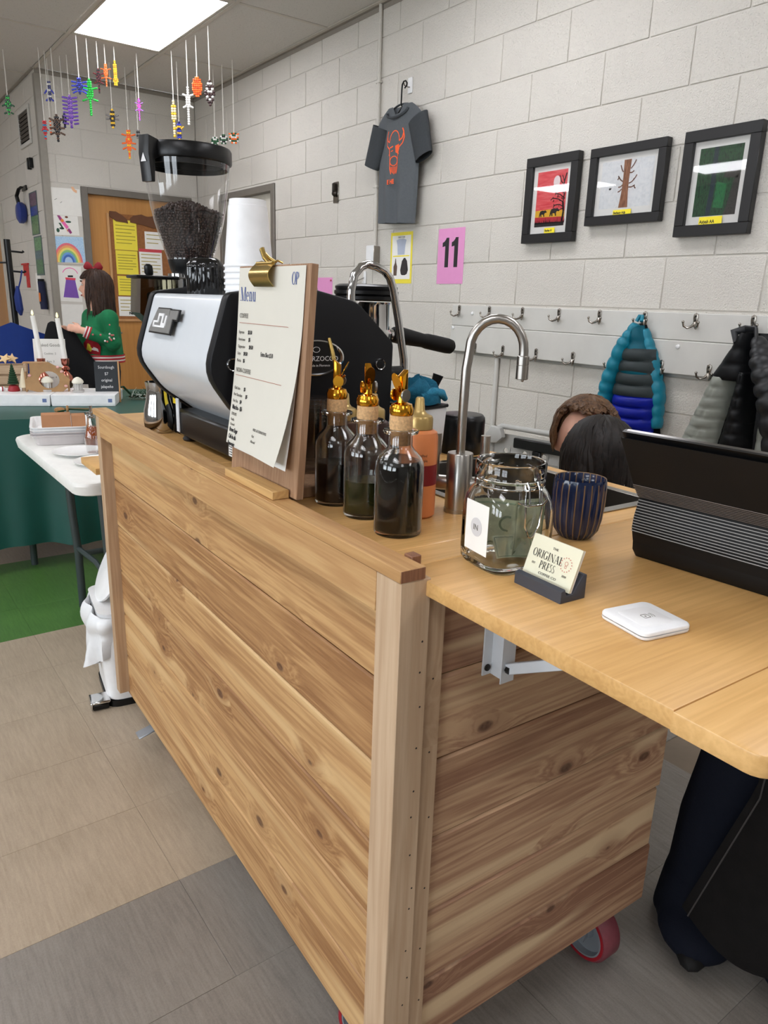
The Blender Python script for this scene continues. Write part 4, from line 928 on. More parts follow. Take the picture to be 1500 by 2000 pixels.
def line(pts,w):
    out=[]
    for a,b in zip(pts,pts[1:]):
        d=Vector((b[0]-a[0],b[1]-a[1])); 
        if d.length<1e-6: continue
        n=Vector((-d.y,d.x)).normalized()*w/2; out.append([(a[0]+n.x,a[1]+n.y),(a[0]-n.x,a[1]-n.y),(b[0]-n.x,b[1]-n.y),(b[0]+n.x,b[1]+n.y)])
    return out
def arcband(cx,cy,r0,r1,a0,a1,n=14,sy=1.):
    o=[]
    for k in range(n):
        p,q=R_(a0+(a1-a0)*k/n),R_(a0+(a1-a0)*(k+1)/n)
        o.append([(cx+r0*math.cos(p),cy+sy*r0*math.sin(p)),(cx+r1*math.cos(p),cy+sy*r1*math.sin(p)),(cx+r1*math.cos(q),cy+sy*r1*math.sin(q)),(cx+r0*math.cos(q),cy+sy*r0*math.sin(q))])
    return o
def paint(name,cols,scale=(12,12,12),sc=6.,rough=.7):
    n=NT(name); v=n.coords(scale); no=n.new('ShaderNodeTexNoise',Vector=v,Scale=sc,Detail=5.,Distortion=.6)
    return n.out(n.ramp(no.outputs[0],[(.32+.36*i/(len(cols)-1),lin(c)) for i,c in enumerate(cols)]),rough)
# --- three framed pictures, tipped forward a little at the top
def picture(name,label,ya,yb,z0,z1,fr,mt,tilt=2.2):
    t=thing(name,label,'picture',(XW-.004,(ya+yb)/2,z0),R_(-90),group=None)
    w,h=ya-yb,z1-z0; M=RX(90)@RX(-tilt*0)
    D_=.032
    def bar(a,b,c,d): return G().box((a,-D_,c),(b,-.001,d),.0015)
    f=obj('frame',bar(-w/2,w/2,0,fr).box((-w/2,-D_,h-fr),(w/2,-.001,h),.0015).box((-w/2,-D_,fr),(-w/2+fr,-.001,h-fr),.0015).box((w/2-fr,-D_,fr),(w/2,-.001,h-fr),.0015),M_frame,t)
    iw,ih=w-2*fr,h-2*fr
    obj('mount',G().box((-iw/2,-.016,fr),(iw/2,-.012,h-fr)),M_mat,t)
    ax,az0,az1=-iw/2+mt,fr+mt*1.25,h-fr-mt
    obj('glass_pane',G().box((-iw/2,-.0215,fr),(iw/2,-.0205,h-fr)),M_pane,t)
    return t,T3(-iw/2+mt,-.0164,fr+mt*1.25)@RX(90),iw-2*mt,ih-mt*2.25
def nametape(t,x,z,w,h,txt,size):
    b=obj('name_tape',G().box((x-w/2,-.0228,z-h/2),(x+w/2,-.0222,z+h/2)),M_yt,t,'yellow name tape')
    text('lettering',txt,size,T3(x-w/2+.003,-.0231,z-size*.35)@RX(90),M_ink,b,sx=.85,bold=.0004)
t,A,w,h=picture('framed_picture','framed picture of two bears under a red sky, left of the three',2.594,2.292,1.590,1.957,.040,.024)
sk_=obj('artwork',G().box((0,0,0),(w,h,.0002),M=A),paint('red_sky',[(214,60,70),(226,84,90),(232,110,112)],(4,4,40),5.),t)
layer('artwork_layer',sk_,A,[[(0,h*.15),(w,h*.12),(w,h*.27),(w*.5,h*.31),(0,h*.30)]],mat('ochre',(226,176,40),.7),.0004)
layer('artwork_layer',sk_,A,[[(0,h*.06),(w,h*.06),(w,h*.16),(0,h*.18)]],mat('crimson_grass',(190,40,56),.7),.0006)
layer('artwork_layer',sk_,A,[circ(w*.66,h*.80,.019,.024)],mat('moon_white',(240,226,226),.7),.0006)
rp=random.Random(2); bl=[]
def bear(cx,cy,s,fl):
    o=[[(cx+fl*a*s,cy+b*s) for a,b in ((-1,.1),(-.8,.55),(-.2,.72),(.3,.62),(.62,.75),(.95,.5),(1.1,.3),(.95,.18),(.6,.2),(.4,-.1),(.5,-.6),(.25,-.6),(.1,-.15),(-.4,-.1),(-.35,-.6),(-.62,-.6),(-.7,-.15),(-.9,-.6),(-1.1,-.6))]]
    return o
bl+=bear(w*.27,h*.235,.021,1)+bear(w*.66,h*.245,.025,1)
bl+=[[(0,0),(w,0),(w,h*.07),(0,h*.08)]]
for k in range(60):
    x=rp.uniform(0,w); bl.append([(x,h*.05),(x+.003,h*.05),(x+rp.uniform(-.004,.006),h*rp.uniform(.1,.17))])
tr=[(w*.93,h*.08),(w*.96,h*.25),(w*.92,h*.42),(w*.95,h*.6),(w*.9,h*.76),(w*.97,h*.93)]
bl+=line(tr[:3],.010)+line(tr[2:],.006)
for (a,b,c,d) in ((.92,.42,.6,.5),(.93,.5,.68,.58),(.94,.56,.72,.68),(.95,.65,.8,.8),(.93,.34,.7,.38),(.96,.3,.78,.26),(.92,.75,.83,.9),(.62,.5,.5,.47),(.68,.58,.58,.62),(.8,.8,.74,.9),(.7,.38,.6,.33)): bl+=line([(w*a,h*b),(w*(a+c)/2,h*((b+d)/2+.02)),(w*c,h*d)],.0042)
for k in range(26): 
    x,y=w*rp.uniform(.55,.95),h*rp.uniform(.32,.72); bl.append([(x,y),(x+.006,y+.002),(x+.003,y+.009)])
layer('artwork_layer',sk_,A,bl,mat('paint_black',(24,18,20),.7),.0008)
nametape(t,.012,.052,.062,.022,'Harlan H',.0135)
t,A,w,h=picture('framed_picture','wide framed picture of a bare brown tree trunk, middle of the three',2.229,1.863,1.647,1.950,.036,.022)
sk_=obj('artwork',G().box((0,0,0),(w,h,.0002),M=A),paint('mist',[(214,216,218),(224,226,228),(230,230,230)]),t)
tk=[(w*.40,0),(w*.58,0),(w*.56,h*.3),(w*.555,h*.6),(w*.57,h),(w*.43,h),(w*.44,h*.6),(w*.43,h*.3)]
layer('artwork_layer',sk_,A,[tk],paint('bark',[(112,72,50),(142,94,66),(168,118,88)],(60,60,8),4.),.0004)
bl=[]
for (a,b,c,d) in ((.44,.55,.34,.68),(.44,.48,.36,.44),(.43,.75,.37,.9),(.56,.5,.66,.58),(.56,.42,.68,.45),(.57,.8,.66,.97),(.56,.72,.64,.75),(.36,.66,.33,.6),(.64,.57,.7,.66),(.43,.4,.36,.34),(.66,.45,.7,.38)): bl+=line([(w*a,h*b),(w*(a+c)/2,h*((b+d)/2-.02)),(w*c,h*d)],.005)
layer('artwork_layer',sk_,A,bl,mat('bark_dark',(110,72,54),.7),.0006); layer('artwork_layer',sk_,A,[circ(w*.2,h*.42,.006,.004),[(w*.2,h*.42),(w*.235,h*.45),(w*.215,h*.41)]],mat('paint_black',(24,18,20)),.0006)
nametape(t,.0,.044,.088,.022,'Bethany Adp',.0135)
t,A,w,h=picture('framed_picture','framed dark green forest painting, right of the three',1.790,1.493,1.582,1.952,.040,.024)
sk_=obj('artwork',G().box((0,0,0),(w,h,.0002),M=A),paint('forest',[(14,30,22),(24,58,36),(36,84,48),(22,46,40)],(30,30,9),6.),t)
layer('artwork_layer',sk_,A,[[(w*.30,0),(w*.42,0),(w*.45,h*.5),(w*.43,h),(w*.33,h),(w*.34,h*.4)]],paint('blue_trunk',[(24,34,52),(34,48,64),(26,40,40)],(50,50,8),5.),.0004)
layer('artwork_layer',sk_,A,[[(w*.72,0),(w,0),(w,h*.62),(w*.86,h*.5),(w*.8,h*.2)],[(w*.62,h*.55),(w*.95,h*.52),(w,h*.75),(w*.7,h*.72)]],paint('grey_rock',[(30,30,30),(62,58,56),(44,48,40)],(30,30,30),6.),.0006)
layer('artwork_layer',sk_,A,[[(w*.46,h*.12),(w*.7,h*.1),(w*.72,h*.45),(w*.48,h*.5)]],paint('light_green',[(30,84,50),(40,120,66),(28,70,60)],(40,40,8),6.),.0005)
nametape(t,-.004,.050,.092,.034,'Asiyah AA',.0165)
# --- t-shirt on its hanger
hk=thing('wall_hook','white adhesive hook on the wall holding the hanger','hook',(XW-.0005,3.535,2.40),R_(-90))
obj('plate',G().box((-.019,-.008,.0),(.019,-.0002,.078),.004,2),M_white,hk); obj('hook',G().tube([(0,-.008,.03),(0,-.018,.028),(0,-.044,.032),(0,-.048,.042)],.0032,8),M_nick,hk)
hg=thing('clothes_hanger','black plastic hanger carrying the grey t-shirt','hanger',(XW-.046,3.535,2.43),R_(-90))
pts=[(.006,0,-.012),(.022,0,-.002),(.024,0,.010),(.012,0,.022),(-.004,0,.022),(-.017,0,.008),(-.020,0,-.02),(-.022,0,-.085),(-.016,0,-.095),(-.008,0,-.099)]
g=G().tube(pts,.0042,8); obj('hook',g,M_blackp,hg)
g=G().tube([(-.19,0,-.235),(-.10,0,-.17),(-.008,0,-.099),(.085,0,-.17),(.185,0,-.235),(.10,0,-.235),(-.10,0,-.235),(-.19,0,-.235)],.0048,8); obj('shoulder_bar',g,M_blackp,hg)
ts=thing('t_shirt','dark grey t-shirt with an orange bison print hung on the wall','t-shirt',(XW-.052,3.555,1.735),R_(-90))
HT=.60
def shirt(u,v,back=False):
    # u across (0..1), v from hem (0) to shoulders (1)
    z=HT*v; half=.170+.012*math.sin(v*3.0)+(0 if v<.68 else .03*(v-.68)/.32)
    if v>.86: half=.205-.10*((v-.86)/.14)**1.6
    x=(u-.5)*2*half; e=math.cos((u-.5)*math.pi)**.5
    fold=.012*math.sin(u*19+.6+v*1.2)*(1-v)**1.1+.006*math.sin(u*9-v*4)
    y=-.030*e*(.6+.7*(1-v))-fold*e if not back else .016*e+.006*math.sin(u*12)*(1-v)*e
    if not back and v>.93 and abs(u-.5)<.24: z-=.052*(1-(abs(u-.5)/.24)**2)*(v-.93)/.07
    return (x,y,z+.012*(u-.5)*(1-v)*-1.5)
M_tee=mat('grey_jersey',(84,88,92),.85,var=.08,scale=90.)
bodyf=obj('front',G().grid(lambda u,v: shirt(u,v),36,30),M_tee,ts,angle=80); obj('back',G().grid(lambda u,v: shirt(u,v,True),24,20),M_tee,ts,angle=80)
def sleeve(sg):
    def fn(u,v):
        a=2*math.pi*u; c=Vector((sg*(.165+.075*v),-.004-.010*v,.515-.20*v)); r=.085-.012*v
        d=Vector((sg*.35,0,-.94)); n1=Vector((sg*.94,0,.35))
        p=c+n1*(r*math.cos(a)*(.9))+Vector((0,1,0))*(r*.36*math.sin(a)); return tuple(p)
    return G().grid(fn,24,8,closed=True)
for sg in (-1,1): obj('sleeve',sleeve(sg),M_tee,ts,angle=80,solid=.0012)
g=G().tube([(.095*math.cos(R_(a)),-.020-.016*abs(math.sin(R_(a))) if a>180 else .012,.575+.036*math.sin(R_(a))) for a in range(0,361,15)],.007,8,flat=.6); obj('collar',g,mat('dark_grey_rib',(64,68,72),.85),ts)
M_org=mat('orange_print',(248,92,30),.6)
def SP(x,z):
    x,z=-.004+(x+.004)*.82,.40+(z-.36)*.80 if z>.16 else z+.055
    u,v=.5+x/.36,z/HT; p=shirt(u,v); return Vector((x,p[1]-.0016,z))
g=G()
def sl(pts,wd):
    for q in line(pts,wd): g.poly([SP(a,b) for a,b in q])
cx,cz=-.005,.345
sl([(cx+.052*math.cos(R_(a)),cz+.048+.06*math.sin(R_(a))) for a in range(-10,191,12)],.007)
for s_ in (-1,1):
    sl([(cx+s_*.052,cz+.04),(cx+s_*.082,cz+.055),(cx+s_*.092,cz+.09),(cx+s_*.080,cz+.115)],.009); sl([(cx+s_*.088,cz+.10),(cx+s_*.098,cz+.06),(cx+s_*.085,cz+.022),(cx+s_*.052,cz+.0)],.008)
    sl([(cx+s_*.05,cz+.0),(cx+s_*.036,cz-.06),(cx+s_*.032,cz-.13),(cx+s_*.020,cz-.165)],.006)
    sl([(cx+s_*.05,cz+.005),(cx+s_*.042,cz-.03),(cx+s_*.046,cz-.045)],.008)
g.poly([SP(cx+a,cz+b) for a,b in ((.008,.012),(.05,.02),(.056,-.01),(.04,-.04),(.014,-.03))])
sl([(cx-.042,cz+.004),(cx-.012,cz+.012)],.008); sl([(cx-.03,cz-.02),(cx-.01,cz-.014)],.006)
sl([(cx+.034*math.cos(R_(a)),cz-.082+.03*math.sin(R_(a))) for a in range(0,361,20)],.006)
for k in range(7):
    x=-.030+.010*k; sl([(cx+x,cz-.118),(cx+x*.8+.003,cz-.15-.018*(1-abs(k-3)/3))],.005)
obj('bison_print',g,M_org,bodyf,flat=True)
g=G()
p0=SP(-.045,.148); text('lettering','E HE',.032,T3(p0.x,p0.y-.006,p0.z)@RX(90),M_org,bodyf,sx=1.0,bold=.0012)
# --- sheets on the right wall
t=thing('number_sign','pink laminated sign with the black number 11','sign',(XW-.0005,3.133,1.410),R_(-90)); 
s_=obj('sheet',G().box((-.106,-.0012,0),(.106,-.0002,.282)),M_pink,t)
g=G()
for x in (-.068,.006): g.poly([(x+a,-.0018,.085+b) for a,b in ((.022,0),(.052,0),(.052,.150),(.030,.150),(.026,.142),(.014,.131),(0,.126),(0,.104),(.022,.108))])
obj('numeral',g,M_ink,s_,flat=True)
t=thing('dress_notice','yellow bordered notice with clothing pictures under the grey t-shirt','notice',(XW-.0005,3.568,1.412),R_(-90))
s_=obj('sheet',G().box((-.103,-.001,0),(.103,-.0002,.282)),M_y,t); A=T3(-.088,-.0014,.024)@RX(90)
layer('white_field',s_,A,[[(0,0),(.176,0),(.176,.240),(0,.240)]],M_paper,.0)
layer('picture',s_,A,[[(.055,.135),(.12,.135),(.125,.185),(.135,.215),(.11,.222),(.065,.222),(.04,.215),(.05,.185)]],mat('pale_blue_garment',(178,186,204),.7),.0003,'pale blue garment picture')
layer('picture',s_,A,[[(.02,.0+.02),(.05,.02),(.054,.07),(.044,.09),(.04,.115),(.034,.115),(.03,.09),(.018,.07)]],mat('brown_garment',(92,74,62),.7),.0003,'brown garment picture')
layer('picture',s_,A,[[(.09,.03),(.10,.022),(.13,.022),(.15,.03),(.142,.075),(.148,.03),(.158,.05),(.146,.10),(.128,.117),(.116,.117),(.098,.10),(.084,.05)]],mat('black_garment',(48,44,44),.7),.0003,'black garment picture')
text('lettering','DRESS CODE',.014,A@T3(.088,.226,.0004),M_ink,s_,'CENTER',.8); layer('rule',s_,A,line([(.01,.128),(.166,.128)],.006),M_yt,.0003)
t=thing('pink_sign','pink sheet on the wall behind the espresso machine','sign',(XW-.0005,4.42,1.24),R_(-90)); obj('sheet',G().box((-.11,-.001,0),(.11,-.0002,.21)),M_pink,t)
obj('pin',G().ell((.096,-.005,.192),(.006,.005,.006),10,6),mat('red_pin',(190,60,70),.4),t)
t=thing('cord_hook','small white hook with a grey cord beside the pink sheet','hook',(XW-.0005,3.93,1.40),R_(-90)); obj('plate',G().box((-.014,-.006,0),(.014,-.0002,.085),.003),M_white,t); obj('hook',G().tube([(0,-.006,.02),(0,-.016,.012),(0,-.022,.02)],.004,8),M_white,t)
obj('cord',G().tube([(0,-.012,.045),(-.12,-.006,.020),(-.25,-.004,-.035)],.0025,6),mat('grey_cord',(150,148,142),.7),t)
t=thing('conduit','painted conduit running down from the ceiling to a metal switch box','conduit',(XW-.0005,3.815,1.50),R_(-90))
obj('tube',G().cyl((0,-.014,.125),(0,-.014,ZC-1.50-.004),.0105,n=14),M_block,t); obj('switch_box',G().box((-.036,-.048,.0),(.036,-.0005,.125),.003),M_nick,t); obj('cover_plate',G().box((-.038,-.052,-.003),(.038,-.048,.128),.002),M_white,t)
g=G()
for z in (.45,1.0): g.box((-.02,-.026,z),(.02,-.0005,z+.012),.002)
o=obj('strap',g,M_block,t); o['kind']='stuff'
t=thing('wall_latch','small metal door holder on the wall between the doorway and the t-shirt','latch',(XW-.0005,4.275,1.905),R_(-90)); obj('plate',G().box((-.03,-.006,0),(.03,-.0005,.125),.003),M_nick,t); obj('catch',G().lathe([(.018,0),(.02,.01),(.012,.022),(.0,.024)],n=18,M=T3(0,-.006,.055)@RX(90)).box((-.008,-.03,.06),(.006,-.006,.115),.003),mat('dark_metal',(70,66,62),.4,1.),t)
# --- coat rack
M_rack=mat('rack_paint',(206,204,198),.45,var=.05,scale=12.,bump=.05)
RK=thing('coat_rack','two painted boards with rows of double nickel coat hooks','coat rack',(XW-.001,2.14,1.055),R_(-90))
def RB(y,z): return (-(y-2.14),z-1.055)
obj('upper_board',G().box((-.93,-.022,.142),(.945,-.0,.247),.003),M_rack,RK); obj('lower_board',G().box((-.922,-.034,.010),(.945,-.0,.1405),.003),M_rack,RK)
obj('metal_strip',G().box((-.918,-.012,-.004),(.945,0,.0095),.002),mat('grey_strip',(176,174,170),.4,.6),RK)
g0=G().prism([(-.010,.012),(-.006,-.012),(.006,-.012),(.010,.012),(.009,.026),(0,.031),(-.009,.026)],'y',-.004,0,bev=.001)
for s_ in (-1,1): g0.tube([(0,-.004,-.006),(s_*.007,-.012,-.020),(s_*.018,-.024,-.027),(s_*.029,-.032,-.020),(s_*.032,-.034,-.006)],[.0055,.005,.0042,.004,.0038],8).ell((s_*.032,-.034,-.004),.0055,8,6)
HK=g0.mesh('coat_hook',M_nick)
gs=G()
for z in (.018,.003): gs.lathe([(.0042,0),(.003,.0012),(0,.0014)],n=10,M=T3(0,-.004,z)@RX(90),cap0=False)
SCR=gs.mesh('hook_screw',M_screw)
def hook(y,z,d):
    a,b=RB(y,z); o=link('coat_hook',HK,RK,loc=(a,-d,b)); s=link('hook_screw',SCR,o); s['kind']='stuff'
for y in [3.012-.2275*k for k in range(9)]: hook(y,1.272,.0222)
for y in (2.859,2.658,2.437,2.215,1.985,1.762,1.555,1.34): hook(y,1.086,.0342)
for y,z,d in ((2.91,1.262,.022),(3.04,1.185,.034),(1.70,1.172,.034)): 
    a,b=RB(y,z); obj('cap_bolt',G().lathe([(.009,0),(.008,.005),(.003,.008),(0,.008)],n=14,M=T3(a,-d,b)@RX(90),cap0=False),M_white,RK)
t=thing('wall_pipe','thin white conduit running down the wall below the coat rack','pipe',(XW-.0005,2.717,.02),R_(-90)); obj('tube',G().cyl((0,-.0135,0),(0,-.0135,1.028),.0125,n=14),M_rack,t); o=obj('strap',G().box((-.022,-.027,.6),(.022,-.0005,.612),.002),M_rack,t)
# --- quilted jackets: rows of puffed baffles round a hanging body
def garment(name,label,y,ztop,loc_off,mats,panels,hang=None):
    t=thing(name,label,'jacket',(XW-.062-loc_off,y,ztop),R_(-90)); return t
def quilt(prof,x0f,x1f,depth,rows,puff,ph=0.,nu=18,wav=0.,z0=None,z1=None,col_quilt=0):
    """panel between left edge x0f(z) and right edge x1f(z), bulging out, with horizontal baffles"""
    g=G(); nv=rows*6
    def fn(u,v):
        z=z0+(z1-z0)*v; a,b=x0f(v),x1f(v); x=a+(b-a)*u
        e=math.sin(math.pi*min(max(u,.0),1))**.6
        p=abs(math.sin(math.pi*(v*rows+ph+wav*math.sin(u*5))))**.55
        if col_quilt: p=min(p,abs(math.sin(math.pi*(u*col_quilt+(.5 if int(v*rows)%2 else 0))))**.4)
        return (x,-(depth(v)*e+puff*p*(.35+.65*e)),z)
    return g.grid(fn,nu,nv)
t=thing('jacket','teal, grey and blue puffer jacket hanging by its collar from the sixth hook','jacket',(XW-.058,1.862,1.262),R_(-90))
M_teal=mat('teal_nylon',(0,122,146),.45,var=.1,bump=.1,bs=60.); M_gry=mat('slate_nylon',(74,84,86),.5,var=.08,bump=.1,bs=60.); M_cob=mat('cobalt_nylon',(18,40,190),.42,var=.1,bump=.1,bs=60.); M_dk=mat('dark_lining',(26,34,38),.8)
# local x = -(y-1.862): left of the picture is -x
bodyj=obj('body',G().grid(lambda u,v:(-.01+(-.012+(u-.5)*.03)*(1-v)+((u-.5)*(.02+.28*v**.85)),.03-.055*math.sin(math.pi*u)*(.3+.7*v),-.01-.46*v),20,24),M_dk,t,angle=80,solid=.01)
def L_(a,b): return lambda v:a+(b-a)*v
obj('front_panel',quilt(None,lambda v:-.070+.05*v**1.3,lambda v:.100-.085*v**1.1,lambda v:.045+.02*(1-v),3,.012,z0=-.215,z1=-.015),M_teal,t,angle=80,solid=.002)
o=obj('front_panel',quilt(None,lambda v:-.095+.028*v,lambda v:.120-.035*v,lambda v:.066-.004*v,4,.016,z0=-.300,z1=-.105),M_gry,t,angle=80,solid=.002)
o=obj('front_panel',quilt(None,lambda v:-.105+.02*v,lambda v:.120-.0*v,lambda v:.068,4,.017,z0=-.475,z1=-.296),M_cob,t,angle=80,solid=.002)
def slv(pts,rad,rows,m,name='sleeve'):
    n=rows*5; P=[Vector(p) for p in pts]; out=[]; rs=[]
    for i in range(n+1):
        f=i/n*(len(P)-1); k=min(int(f),len(P)-2); q=P[k].lerp(P[k+1],f-k); out.append(q); rs.append((rad[k]+(rad[k+1]-rad[k])*(f-k))*(.84+.16*abs(math.sin(math.pi*i/5))**.6))
    return obj(name,G().tube(out,rs,14,flat=.7),m,t,angle=80)
slv([(-.005,-.03,-.01),(-.045,-.035,-.10),(-.105,-.02,-.25),(-.135,.0,-.38)],[.024,.050,.055,.048],9,M_teal)
slv([(.02,.0,-.03),(.065,.005,-.14),(.112,.012,-.28),(.125,.01,-.42)],[.02,.036,.038,.03],9,M_teal)
obj('hood_loop',G().tube([(-.012,-.02,.0),(-.005,-.012,.022),(.006,-.012,.022),(.012,-.02,.0)],.008,8),M_teal,t)
t=thing('jacket','black and pale grey quilted jacket hanging at the right end of the rack','jacket',(XW-.062,1.40,1.245),R_(-90))
M_blk=mat('black_nylon',(24,25,28),.45,var=.1,bump=.1,bs=60.); M_pg=mat('pale_grey_nylon',(190,194,184),.55,var=.06,bump=.15,bs=60.)
obj('body',G().grid(lambda u,v:(.02*(1-v)+((u-.5)*(.05+.33*min(1,v*1.3))),.035-.06*math.sin(math.pi*u)*(.3+.7*v),-.005-.45*v),20,24),M_blk,t,angle=80,solid=.01)
obj('front_panel',quilt(None,lambda v:-.055+.05*v,lambda v:.085-.035*v,lambda v:.070,7,.008,z0=-.455,z1=-.14,col_quilt=2),M_blk,t,angle=80,solid=.002)
obj('front_panel',quilt(None,lambda v:-.215+.105*v,lambda v:-.050+.025*v,lambda v:.062,7,.009,z0=-.440,z1=-.165,col_quilt=1),M_pg,t,angle=80,solid=.002)
obj('front_panel',quilt(None,lambda v:-.125+.10*v,lambda v:.04-.02*v,lambda v:.060,3,.006,z0=-.175,z1=-.005),M_blk,t,angle=80,solid=.002)
obj('front_panel',quilt(None,lambda v:.085,lambda v:.160-.02*v,lambda v:.035,4,.008,z0=-.44,z1=-.20,col_quilt=1),M_pg,t,angle=80,solid=.002)
slv([(.04,-.03,-.02),(.09,-.05,-.10),(.15,-.05,-.22),(.19,-.04,-.42)],[.025,.06,.075,.06],8,M_blk)
obj('collar',G().tube([(-.02,-.055,-.04),(-.045,-.035,-.005),(-.02,-.01,.006),(.02,-.012,.006),(.045,-.045,-.03),(.06,-.075,-.10),(.075,-.085,-.15)],[.012,.016,.016,.016,.016,.014,.008],10,flat=.5),M_blk,t)
obj('hanger_loop',G().tube([(-.008,-.008,.006),(-.006,.012,.026),(.006,.012,.026),(.008,-.008,.006)],.0025,6),M_blk,t)
# --- grey plastic frame with round holes, behind the counter
t=thing('perforated_stand','grey moulded stand with round holes and a black T bar behind the counter','stand',(2.42,2.13,.0),R_(-80))
M_gp=mat('light_grey_plastic',(176,176,172),.5)
g=G()
W_,Hh=.50,.80
xs=[-.25+.05*i for i in range(11)]; zz=[.10+.05*i for i in range(14)]
bmh=g.bm
for i in range(10):
    for j in range(13):
        x0,x1,z0,z1=xs[i],xs[i+1],zz[j],zz[j+1]; cx,cz=(x0+x1)/2,(z0+z1)/2
        if (i+j)%2==0 and 0<i<9 and 0<j<12:
            n=8; o=[(x0,z0),(cx,z0),(x1,z0),(x1,cz),(x1,z1),(cx,z1),(x0,z1),(x0,cz)]; r=[(cx+.013*math.cos(R_(225+45*k)),cz+.013*math.sin(R_(225+45*k))) for k in range(8)]
            for k in range(8): g.poly([(o[k][0],0,o[k][1]),(o[(k+1)%8][0],0,o[(k+1)%8][1]),(r[(k+1)%8][0],0,r[(k+1)%8][1]),(r[k][0],0,r[k][1])])
        else: g.poly([(x0,0,z0),(x1,0,z0),(x1,0,z1),(x0,0,z1)])
bmesh.ops.remove_doubles(g.bm,verts=g.bm.verts,dist=1e-5)
obj('holed_sheet',g,M_gp,t,solid=.006,flat=False)
obj('rim',G().tube([(-.25,0,.0),(-.25,-.0,.70),(-.245,-.01,.76),(-.20,-.01,.785),(.20,-.01,.785),(.25,-.01,.76),(.25,0,.0)],.012,10),M_gp,t)
obj('hand_grip',G().prism([(-.27,.70),(-.245,.705),(-.2,.71),(-.17,.74),(-.185,.78),(-.235,.785),(-.262,.75)],'y',-.045,-.013,bev=.008),M_gp,t)
obj('t_bar',G().box((-.12,-.03,.70),(.22,-.012,.745),.004).box((-.02,-.03,.10),(.02,-.012,.70),.004),M_blackp,t)
# --- back wall: door board and drawings
NB=thing('door_board','framed cork board with yellow and white notices on the tan wooden door','notice board',(2.22,YF+.0295,1.075))
obj('cork',G().box((-.265,-.012,.012),(.265,-.001,.86)),mat('cork_board',(150,98,56),.9,var=.2,scale=60.),NB)
M_bf=wood('board_frame',(206,160,110),(176,128,80),2,contrast=.4)
for lo,hi in (((-.285,-.02,.0),(-.265,-.001,.86)),((.265,-.02,0),(.285,-.001,.86)),((-.265,-.02,0),(.265,-.001,.02))): obj('frame_bar',G().box(lo,hi,.003),M_bf,NB)
M_blub=mat('blue_border',(120,150,190),.7)
def notice(x0,x1,z0,z1,m,label,rows=6,head=None):
    t=thing('notice',label,'notice',(2.22,YF+.0155,1.075),group='notices on the door board'); s=obj('sheet',G().box((x0,-.0015,z0),(x1,-.0005,z1)),m,t)
    g=G()
    for k in range(rows):
        z=z1-(z1-z0)*(.2+.7*k/rows)
        g.box((x0+.015,-.0017,z),(x1-.015-(.03 if k%3==2 else 0),-.0015,z+.006))
    o=obj('print_lines',g,mat('faded_print',(168,150,52) if m is M_y else (160,160,160),.7),s); o['kind']='stuff'
    return t,s
notice(-.235,-.045,.58,.815,M_y,'uppermost yellow notice on the door board'); notice(-.232,-.05,.385,.575,M_y,'middle yellow notice on the door board'); notice(-.230,-.075,.215,.372,M_y,'lowest yellow notice on the door board',5)
t,s_=notice(-.235,-.10,.045,.205,M_paper,'white notice at the foot of the yellow notices',4); text('lettering','NS',.03,T3(-.15,-.0022,.06)@RX(90),M_ink,s_,bold=.002)
t,s_=notice(-.035,.16,.36,.60,M_paper,'white notice with a red band beside the middle yellow notice'); obj('red_band',G().box((-.035,-.002,.575),(.16,-.0015,.60)),mat('red_band',(206,70,80),.7),s_)
notice(.02,.18,.60,.74,M_paper,'small white notice above the red banded one',3)
bd=obj('scalloped_border',G().prism([(-.26,.875),(-.262,.835),(-.21,.80),(-.13,.795),(-.115,.79),(-.12,.82),(-.16,.85),(-.21,.875)],'y',-.022,-.0125).prism([(-.095,.80),(-.095,.83),(-.07,.855),(.0,.87),(.05,.855),(.12,.87),(.2,.86),(.25,.85),(.25,.78),(.1,.77),(0,.79)],'y',-.022,-.0125),mat('brown_card',(104,66,42),.8),NB,'brown scalloped paper border')
def drawing(x,z,w,h,label,rz=0.):
    t=thing('drawing',label,'drawing',(x,YF-.0005,z),group='drawings beside the door'); t.rotation_euler=(0,R_(rz),0)
    s=obj('sheet',G().box((-w/2,-.001,-h/2),(w/2,-.0002,h/2)),M_paper,t); return s,T3(-w/2,-.0012,-h/2)@RX(90)
s_,A=drawing(1.608,1.985,.258,.20,'blank looking white sheet, topmost beside the wooden door',-1.5); layer('pencil',s_,A,line([(.06,.11),(.08,.12)],.003)+line([(.10,.09),(.115,.10)],.003),M_inkg); layer('crayon',s_,A,arcband(.24,.215,.025,.045,180,262),mat('peach_crayon',(240,190,150),.7)); 
s_,A=drawing(1.602,1.810,.205,.145,'drawing of a pink figure slanting across white paper',-2)
layer('crayon',s_,A,[[(.06,.12),(.075,.14),(.13,.06),(.11,.045)]],mat('pink_crayon',(240,110,180),.7),.0004); layer('crayon',s_,A,[[(.05,.145),(.07,.145),(.085,.115),(.07,.105)],[(.12,.05),(.135,.05),(.15,.02),(.135,.01),(.12,.03)]],mat('purple_crayon',(150,60,120),.7),.0006); layer('crayon',s_,A,[circ(.085,.108,.012),[(.11,.045),(.12,.04),(.115,.02)]],mat('orange_crayon',(232,130,60),.7),.0008)
layer('crayon',s_,A,[circ(.045,.035,.012,.016),circ(.075,.05,.018,.008),circ(.13,.10,.022,.008),[(.055,.09),(.07,.09),(.09,.05),(.08,.045)]],mat('green_crayon',(46,84,66),.7),.0005); layer('crayon',s_,A,[circ(.12,.135,.012,.008)],mat('brown_crayon',(120,70,50),.7),.0006)
s_,A=drawing(1.612,1.630,.245,.195,'rainbow drawing on blue paper beside the wooden door',-2); 
